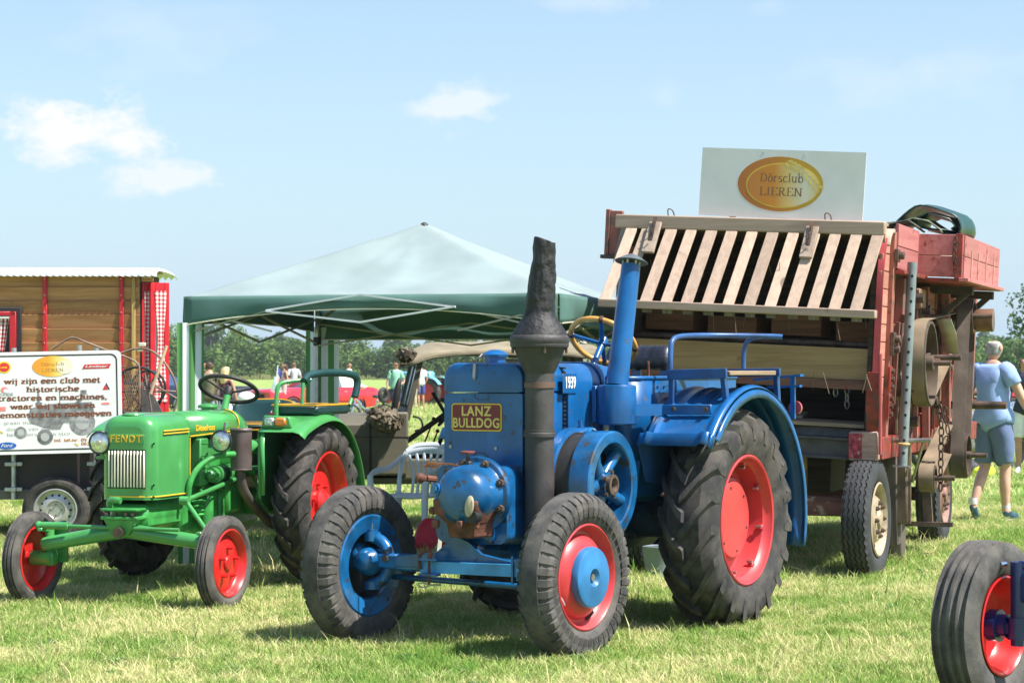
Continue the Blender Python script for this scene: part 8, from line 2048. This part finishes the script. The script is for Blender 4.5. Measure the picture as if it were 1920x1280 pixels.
# ------------------------------------------------------------------ people: one skinned body each, clothes and hair as children
def seg_t(p, a, b):
    d = b - a; t = max(0, min(1, (p - a).dot(d) / max(1e-9, d.length_squared))); return t, (p - (a + d * t)).length
def person(label, loc, rz, H, shirt, shorts, skin, hair, arms=None, female=False, long_hair=False, bald=False, legs=None, shoe=None, sleeve=.62, short_len=.80, group=None, glasses=False, lvl=1, build=1.0):
    t = thing('person', label, 'person', loc, (0, 0, rz), group)
    s = H / 1.80; V = []; E_ = []; RR = []; tagE = []
    def v(p, r0, ry=None):
        V.append(Vector(p) * s); RR.append((r0 * s, (ry or r0) * s)); return len(V) - 1
    def e(a, b_, tg): E_.append((a, b_)); tagE.append(tg)
    fw = .9 if female else 1.0; bw = build * fw
    pel = v((0, 0, .97), .125 * bw, .155 * bw); sp = v((.01, 0, 1.13), .11 * bw, .135 * bw); chs = v((.0, 0, 1.33), .125 * bw, .165 * bw); nb = v((-.015, 0, 1.48), .075, .10); nk = v((.0, 0, 1.55), .056); hj = v((.03, 0, 1.61), .076, .066); hs = v((.025, 0, 1.69), .098, .078); ht = v((.02, 0, 1.745), .074, .058)
    e(pel, sp, 'torso'); e(sp, chs, 'torso'); e(chs, nb, 'torso'); e(nb, nk, 'neck'); e(nk, hj, 'head'); e(hj, hs, 'head'); e(hs, ht, 'head')
    ns = v((.125, 0, 1.655), .014); e(hs, ns, 'nose')
    lg = legs or {1: ((.02, .10, .52), (-.01, .10, .09)), -1: ((.02, -.10, .52), (-.01, -.10, .09))}
    ar = arms or {1: ((-.02, .25, 1.14), (.05, .27, .90)), -1: ((-.02, -.25, 1.14), (.05, -.27, .90))}
    for sd in (1, -1):
        hp = v((0, sd * .085, .90), .095 * bw, .10 * bw); kn = Vector(lg[sd][0]); an = Vector(lg[sd][1])
        th_ = v(Vector((0, sd * .09, .88)).lerp(kn, .45), .082 * bw); k_ = v(kn, .056); cf = v(kn.lerp(an, .35) + Vector((-.015, 0, 0)), .058); a_ = v(an, .036)
        fd_ = Vector(lg[sd][2]) if len(lg[sd]) > 2 else Vector((.14, sd * .02, -.055)); hl = v(an + Vector((-.03, 0, -.04)), .034); to = v(an + fd_ * .6, .036, .042); te = v(an + fd_ * 1.1, .024, .035)
        e(pel, hp, 'hip'); e(hp, th_, 'thigh'); e(th_, k_, 'thigh2'); e(k_, cf, 'calf'); e(cf, a_, 'calf'); e(a_, hl, 'foot'); e(a_, to, 'foot'); e(to, te, 'foot')
        sh = v((-.01, sd * .175 * fw, 1.435), .058 * bw); el = Vector(ar[sd][0]); wr = Vector(ar[sd][1])
        um = v(Vector((-.01, sd * .175 * fw, 1.435)).lerp(el, .5), .046 * bw); el_ = v(el, .040 * bw); fm = v(el.lerp(wr, .3), .040 * bw); wr_ = v(wr, .026)
        d = (wr - el).normalized(); side = Vector((0, 0, 1)).cross(d); side = side.normalized() if side.length > .1 else Vector((1, 0, 0)); pl_ = v(wr + d * .055, .026, .036)
        e(nb, sh, 'torso'); e(sh, um, 'uarm'); e(um, el_, 'uarm2'); e(el_, fm, 'farm'); e(fm, wr_, 'farm'); e(wr_, pl_, 'hand')
        curl = side.cross(d).normalized()
        for i, (o_, ln) in enumerate(((-.030, .060), (-.010, .072), (.010, .066), (.028, .050))):
            f0 = v(wr + d * .095 + side * o_, .0095); f1 = v(wr + d * (.095 + ln * .6) + side * o_ * 1.1 + curl * .012, .0085); f2 = v(wr + d * (.095 + ln) + side * o_ * 1.1 + curl * .035, .007)
            e(pl_, f0, 'hand'); e(f0, f1, 'hand'); e(f1, f2, 'hand')
        t0 = v(wr + d * .045 - side * .045, .011); t1 = v(wr + d * .085 - side * .060 + curl * .015, .009); e(wr_, t0, 'hand'); e(t0, t1, 'hand')
    me = bpy.data.meshes.new('body'); me.from_pydata(V, E_, [])
    o = bpy.data.objects.new('body', me); COL.objects.link(o); md = o.modifiers.new('skin', 'SKIN'); md.use_smooth_shade = True; md.branch_smoothing = .4
    for i, q in enumerate(me.skin_vertices[0].data): q.radius = RR[i]; q.use_root = (i == 0)
    m2 = o.modifiers.new('sub', 'SUBSURF'); m2.levels = lvl; m2.render_levels = lvl
    dg = bpy.context.evaluated_depsgraph_get(); bm_ = bpy.data.meshes.new_from_object(o.evaluated_get(dg)); bpy.data.objects.remove(o)
    bm_.materials.clear(); bm_.materials.append(skin); bm_.materials.append(shoe or BLACK)
    reg = []
    for po in bm_.polygons:
        best = (9, None, 0)
        for (a, b_), tg in zip(E_, tagE):
            tt, dd = seg_t(po.center, V[a], V[b_]); rr_ = RR[a][0] * (1 - tt) + RR[b_][0] * tt
            if dd - rr_ < best[0]: best = (dd - rr_, tg, tt)
        reg.append((best[1], best[2])); po.use_smooth = True
        if best[1] == 'foot': po.material_index = 1
    bm_.name = 'body'; put('body', bm_, t)
    fold = .022 if lvl > 1 else .008
    def cloth(name, m, test, off, ext=0.0):
        nm = [vv.normal.copy() for vv in bm_.vertices]; b = MB(); idx = {}; vs = []; fs = []
        for po, (tg, tt) in zip(bm_.polygons, reg):
            if test(tg, tt, po.center):
                f = []
                for vi in po.vertices:
                    if vi not in idx:
                        c = bm_.vertices[vi].co; w_ = noise.noise(c * 9) * .012 + noise.noise(c * 22) * .005; idx[vi] = len(vs); vs.append(c + nm[vi] * (off * (1 if abs(c.y) < .21 * s else .4) + w_ * .6 + (ext * max(0, min(1, (1.3 * s - c.z) * 4)) if abs(c.y) < .2 * s else 0) + fold * (1 if abs(c.y) < .21 * s else .3) * abs(noise.noise(Vector((c.x * 5 + c.z * 3, c.y * 7 - c.z * 4, c.z * 6))))) * s)
                    f.append(idx[vi])
                fs.append(tuple(f))
        if not fs: return
        b.add(vs, fs); me2 = b.mesh(name, m, angle=80); put(name, me2, t, solid=.010)
    cloth('shirt', shirt, lambda tg, tt, c: (tg == 'torso' or (tg == 'uarm' and tt < sleeve + .55) or (tg == 'uarm2' and tt < sleeve - .45) or (tg == 'hip' and c.z > .93 * s)) and c.z > .88 * s and c.z < 1.50 * s if not female or sleeve > .3 else tg == 'torso' and c.z < 1.42 * s and c.z > .93 * s, .018, .012)
    cloth('shorts', shorts, lambda tg, tt, c: tg in ('hip', 'thigh') or (tg == 'thigh2' and tt < short_len) or (tg == 'torso' and c.z < 1.02 * s) or (short_len > 1 and tg == 'calf'), .012)
    # hair
    if bald:
        cloth('hair', hair, lambda tg, tt, c: tg in ('head',) and c.z < 1.715 * s and c.z > 1.60 * s and c.x < .035 * s, -.002)
    else:
        cloth('hair', hair, lambda tg, tt, c: tg == 'head' and (c.z > 1.735 * s or (c.x < .03 * s and c.z > 1.61 * s)), .012)
        if long_hair:
            k = MB(); k.loft([[Vector((-.03 + x * w_ - .045 * (1 - q), y * w_, z)) * s for x, y in ((.06, -.09), (.06, .09), (-.03, .10), (-.09, .05), (-.09, -.05), (-.03, -.10))] for z, w_, q in ((1.74, .7, 1), (1.66, 1.05, .9), (1.55, 1.1, .6), (1.44, 1.15, .4), (1.34, .9, .5))]); k.build('long_hair', hair, t, sub=1)
    for sd in (1, -1):
        k = MB(); k.ball(Vector((.015, sd * .078, 1.665)) * s, (.022 * s, .010 * s, .034 * s), 10, 8); k.build('ear', skin, t)
        k = MB(); k.ball(Vector((.108, sd * .032, 1.685)) * s, .011 * s, 8, 6); k.build('eye', mat('dark_eye', (.03, .02, .02), .3), t)
    k = MB(); k.box(Vector((.105, 0, 1.615)) * s, (.012 * s, .045 * s, .008 * s), ch=.003); k.build('mouth', mat('lip', (.40, .16, .13), .5), t)
    if glasses: k = MB(); k.box(Vector((.115, 0, 1.685)) * s, (.012, .13, .035), ch=.004); k.build('sunglasses', BLACK, t)
    return t
SK1 = mat('tanned_skin', (.48, .25, .16), .5, var=.08, vscale=8); SK2 = mat('fair_skin', (.60, .36, .26), .5, var=.08, vscale=8)
def cl(n_, c, r_=.85): return mat(n_, c, r_, var=.08, vscale=7, bump=.15, bscale=30)
DEN = cl('pale_denim', (.30, .40, .52)); HB = mat('brown_hair', (.06, .035, .02), .6, var=.3, vscale=20); HBL = mat('blonde_hair', (.55, .40, .20), .5, var=.2, vscale=20); HG = mat('grey_hair', (.45, .43, .41), .7, var=.2, vscale=30); HR = mat('red_brown_hair', (.22, .09, .04), .6)
TRN = mat('teal_trainers', (.03, .09, .13), .6, var=.3, vscale=16)
# man walking away on the right
man = person('grey-haired man in light blue t-shirt and denim shorts walking away on the right', at(1862, 22.0), heading(222)[2], 1.93, cl('light_blue_tshirt', (.29, .42, .76)), cl('faded_denim', (.12, .17, .31)), SK2, HG,
    arms={1: ((-.05, .27, 1.16), (.0, .30, .92)), -1: ((.06, -.28, 1.17), (.22, -.33, .97))}, bald=True, legs={1: ((.03, .10, .53), (-.20, .11, .14), (.11, .02, -.10)), -1: ((.05, -.10, .52), (.06, -.10, .085), (.15, -.04, -.055))}, shoe=TRN, lvl=2, short_len=.82, build=1.16, sleeve=.3)
for (ax_, ay_, az_), ln in (((-.20, .11, .14), .0), ((.06, -.10, .085), .0)):
    k = MB(); k.lathe([(.042, .0), (.046, .03), (.044, .065)], 14, Matrix.Translation(Vector((ax_, ay_, az_ + .03)) * 1.07)); k.build('sock', mat('white_sock', (.62, .62, .64), .9, var=.1), man)
k = MB(); k.loft([[Vector((-.03 + x, -.10 + y, z)) * 1.07 for x, y in ((0, -.04), (.12, -.055), (.24, -.05), (.28, -.02), (.24, .02), (.10, .025), (0, .02), (-.02, -.01))] for z in (.0, .022)]); k.build('shoe_sole', mat('pale_sole', (.45, .42, .40), .8), man)
person('person in dark top and white shorts cut by the right edge of the photo', at(1922, 31.5), heading(20)[2], 1.78, cl('navy_top', (.02, .025, .05)), cl('white_shorts', (.72, .72, .74)), SK1, HB, shoe=mat('white_shoes', (.7, .7, .7), .6))
person('man in olive t-shirt and pale denim shorts seen from behind, hand at his face', at(392, 44), heading(172)[2], 1.76, cl('olive_tshirt', (.13, .125, .075)), DEN, SK1, HB, arms={1: ((.06, .30, 1.26), (.14, .16, 1.58)), -1: ((-.02, -.26, 1.14), (.06, -.27, .90))})
person('blonde woman in maroon sleeveless top and pale shorts seen from behind', at(423, 43.5), heading(200)[2], 1.66, cl('maroon_top', (.10, .035, .055)), cl('pale_shorts', (.55, .60, .66)), SK1, HBL, female=True, long_hair=True, sleeve=.2, short_len=.25)
person('long-haired brunette woman in grey dress standing behind the red coupe', at(533, 78), heading(60)[2], 1.80, cl('grey_blue_top', (.22, .24, .30)), cl('grey_skirt', (.22, .22, .24)), SK1, HB, female=True, long_hair=True, sleeve=.2, short_len=.9)
person('dark-haired man with sunglasses and patterned tank top beside the brunette woman', at(551, 78), heading(-25)[2], 1.84, cl('white_blue_top', (.55, .56, .62)), cl('grey_shorts', (.20, .22, .26)), SK1, HB, glasses=True, arms={1: ((.02, .27, 1.18), (.20, .10, 1.10)), -1: ((.02, -.27, 1.18), (.2, -.10, 1.10))})
person('man in white t-shirt standing in profile behind the white car roof', at(654, 79), heading(-75)[2], 1.82, cl('white_tshirt', (.72, .73, .74)), cl('beige_shorts', (.4, .36, .28)), SK1, HB)
person('man with sunglasses in mint green t-shirt looking at his hands', at(742, 66), heading(-20)[2], 1.80, cl('mint_tshirt', (.25, .50, .38)), cl('navy_shorts', (.03, .04, .09)), SK1, HR, glasses=True, arms={1: ((.02, .28, 1.15), (.26, .08, 1.08)), -1: ((-.02, -.27, 1.14), (.05, -.28, .90))})
person('person in white shirt and blue shorts beyond the olive car windscreen', at(789, 83), heading(150)[2], 1.80, cl('white_shirt', (.70, .70, .72)), cl('royal_blue_shorts', (.05, .07, .28)), SK1, HB, arms={1: ((-.02, .27, 1.15), (.08, .22, .98)), -1: ((-.02, -.27, 1.15), (.08, -.22, .98))})
person('person in khaki shirt and trousers beside the one in blue shorts', at(774, 81), heading(160)[2], 1.72, cl('khaki_shirt', (.35, .30, .17)), cl('khaki_trousers', (.46, .40, .27)), SK1, HB, short_len=1.2)
# ------------------------------------------------------------------ thin summer haze over the field
hz = MB(); hz.box((0, 800, 6.6), (1700, 1700, 15.4))
hm = bpy.data.materials.new('summer_haze'); hm.use_nodes = True; hn = hm.node_tree; hn.nodes.clear()
ho = hn.nodes.new('ShaderNodeOutputMaterial'); hv = hn.nodes.new('ShaderNodeVolumePrincipled')
hv.inputs['Color'].default_value = (.90, .95, 1.0, 1); hv.inputs['Density'].default_value = .00026; hv.inputs['Anisotropy'].default_value = .2
hn.links.new(hv.outputs[0], ho.inputs['Volume'])
ob = hz.build('haze', hm, smooth=False); ob['kind'] = 'stuff'
S.cycles.volume_bounces = 0
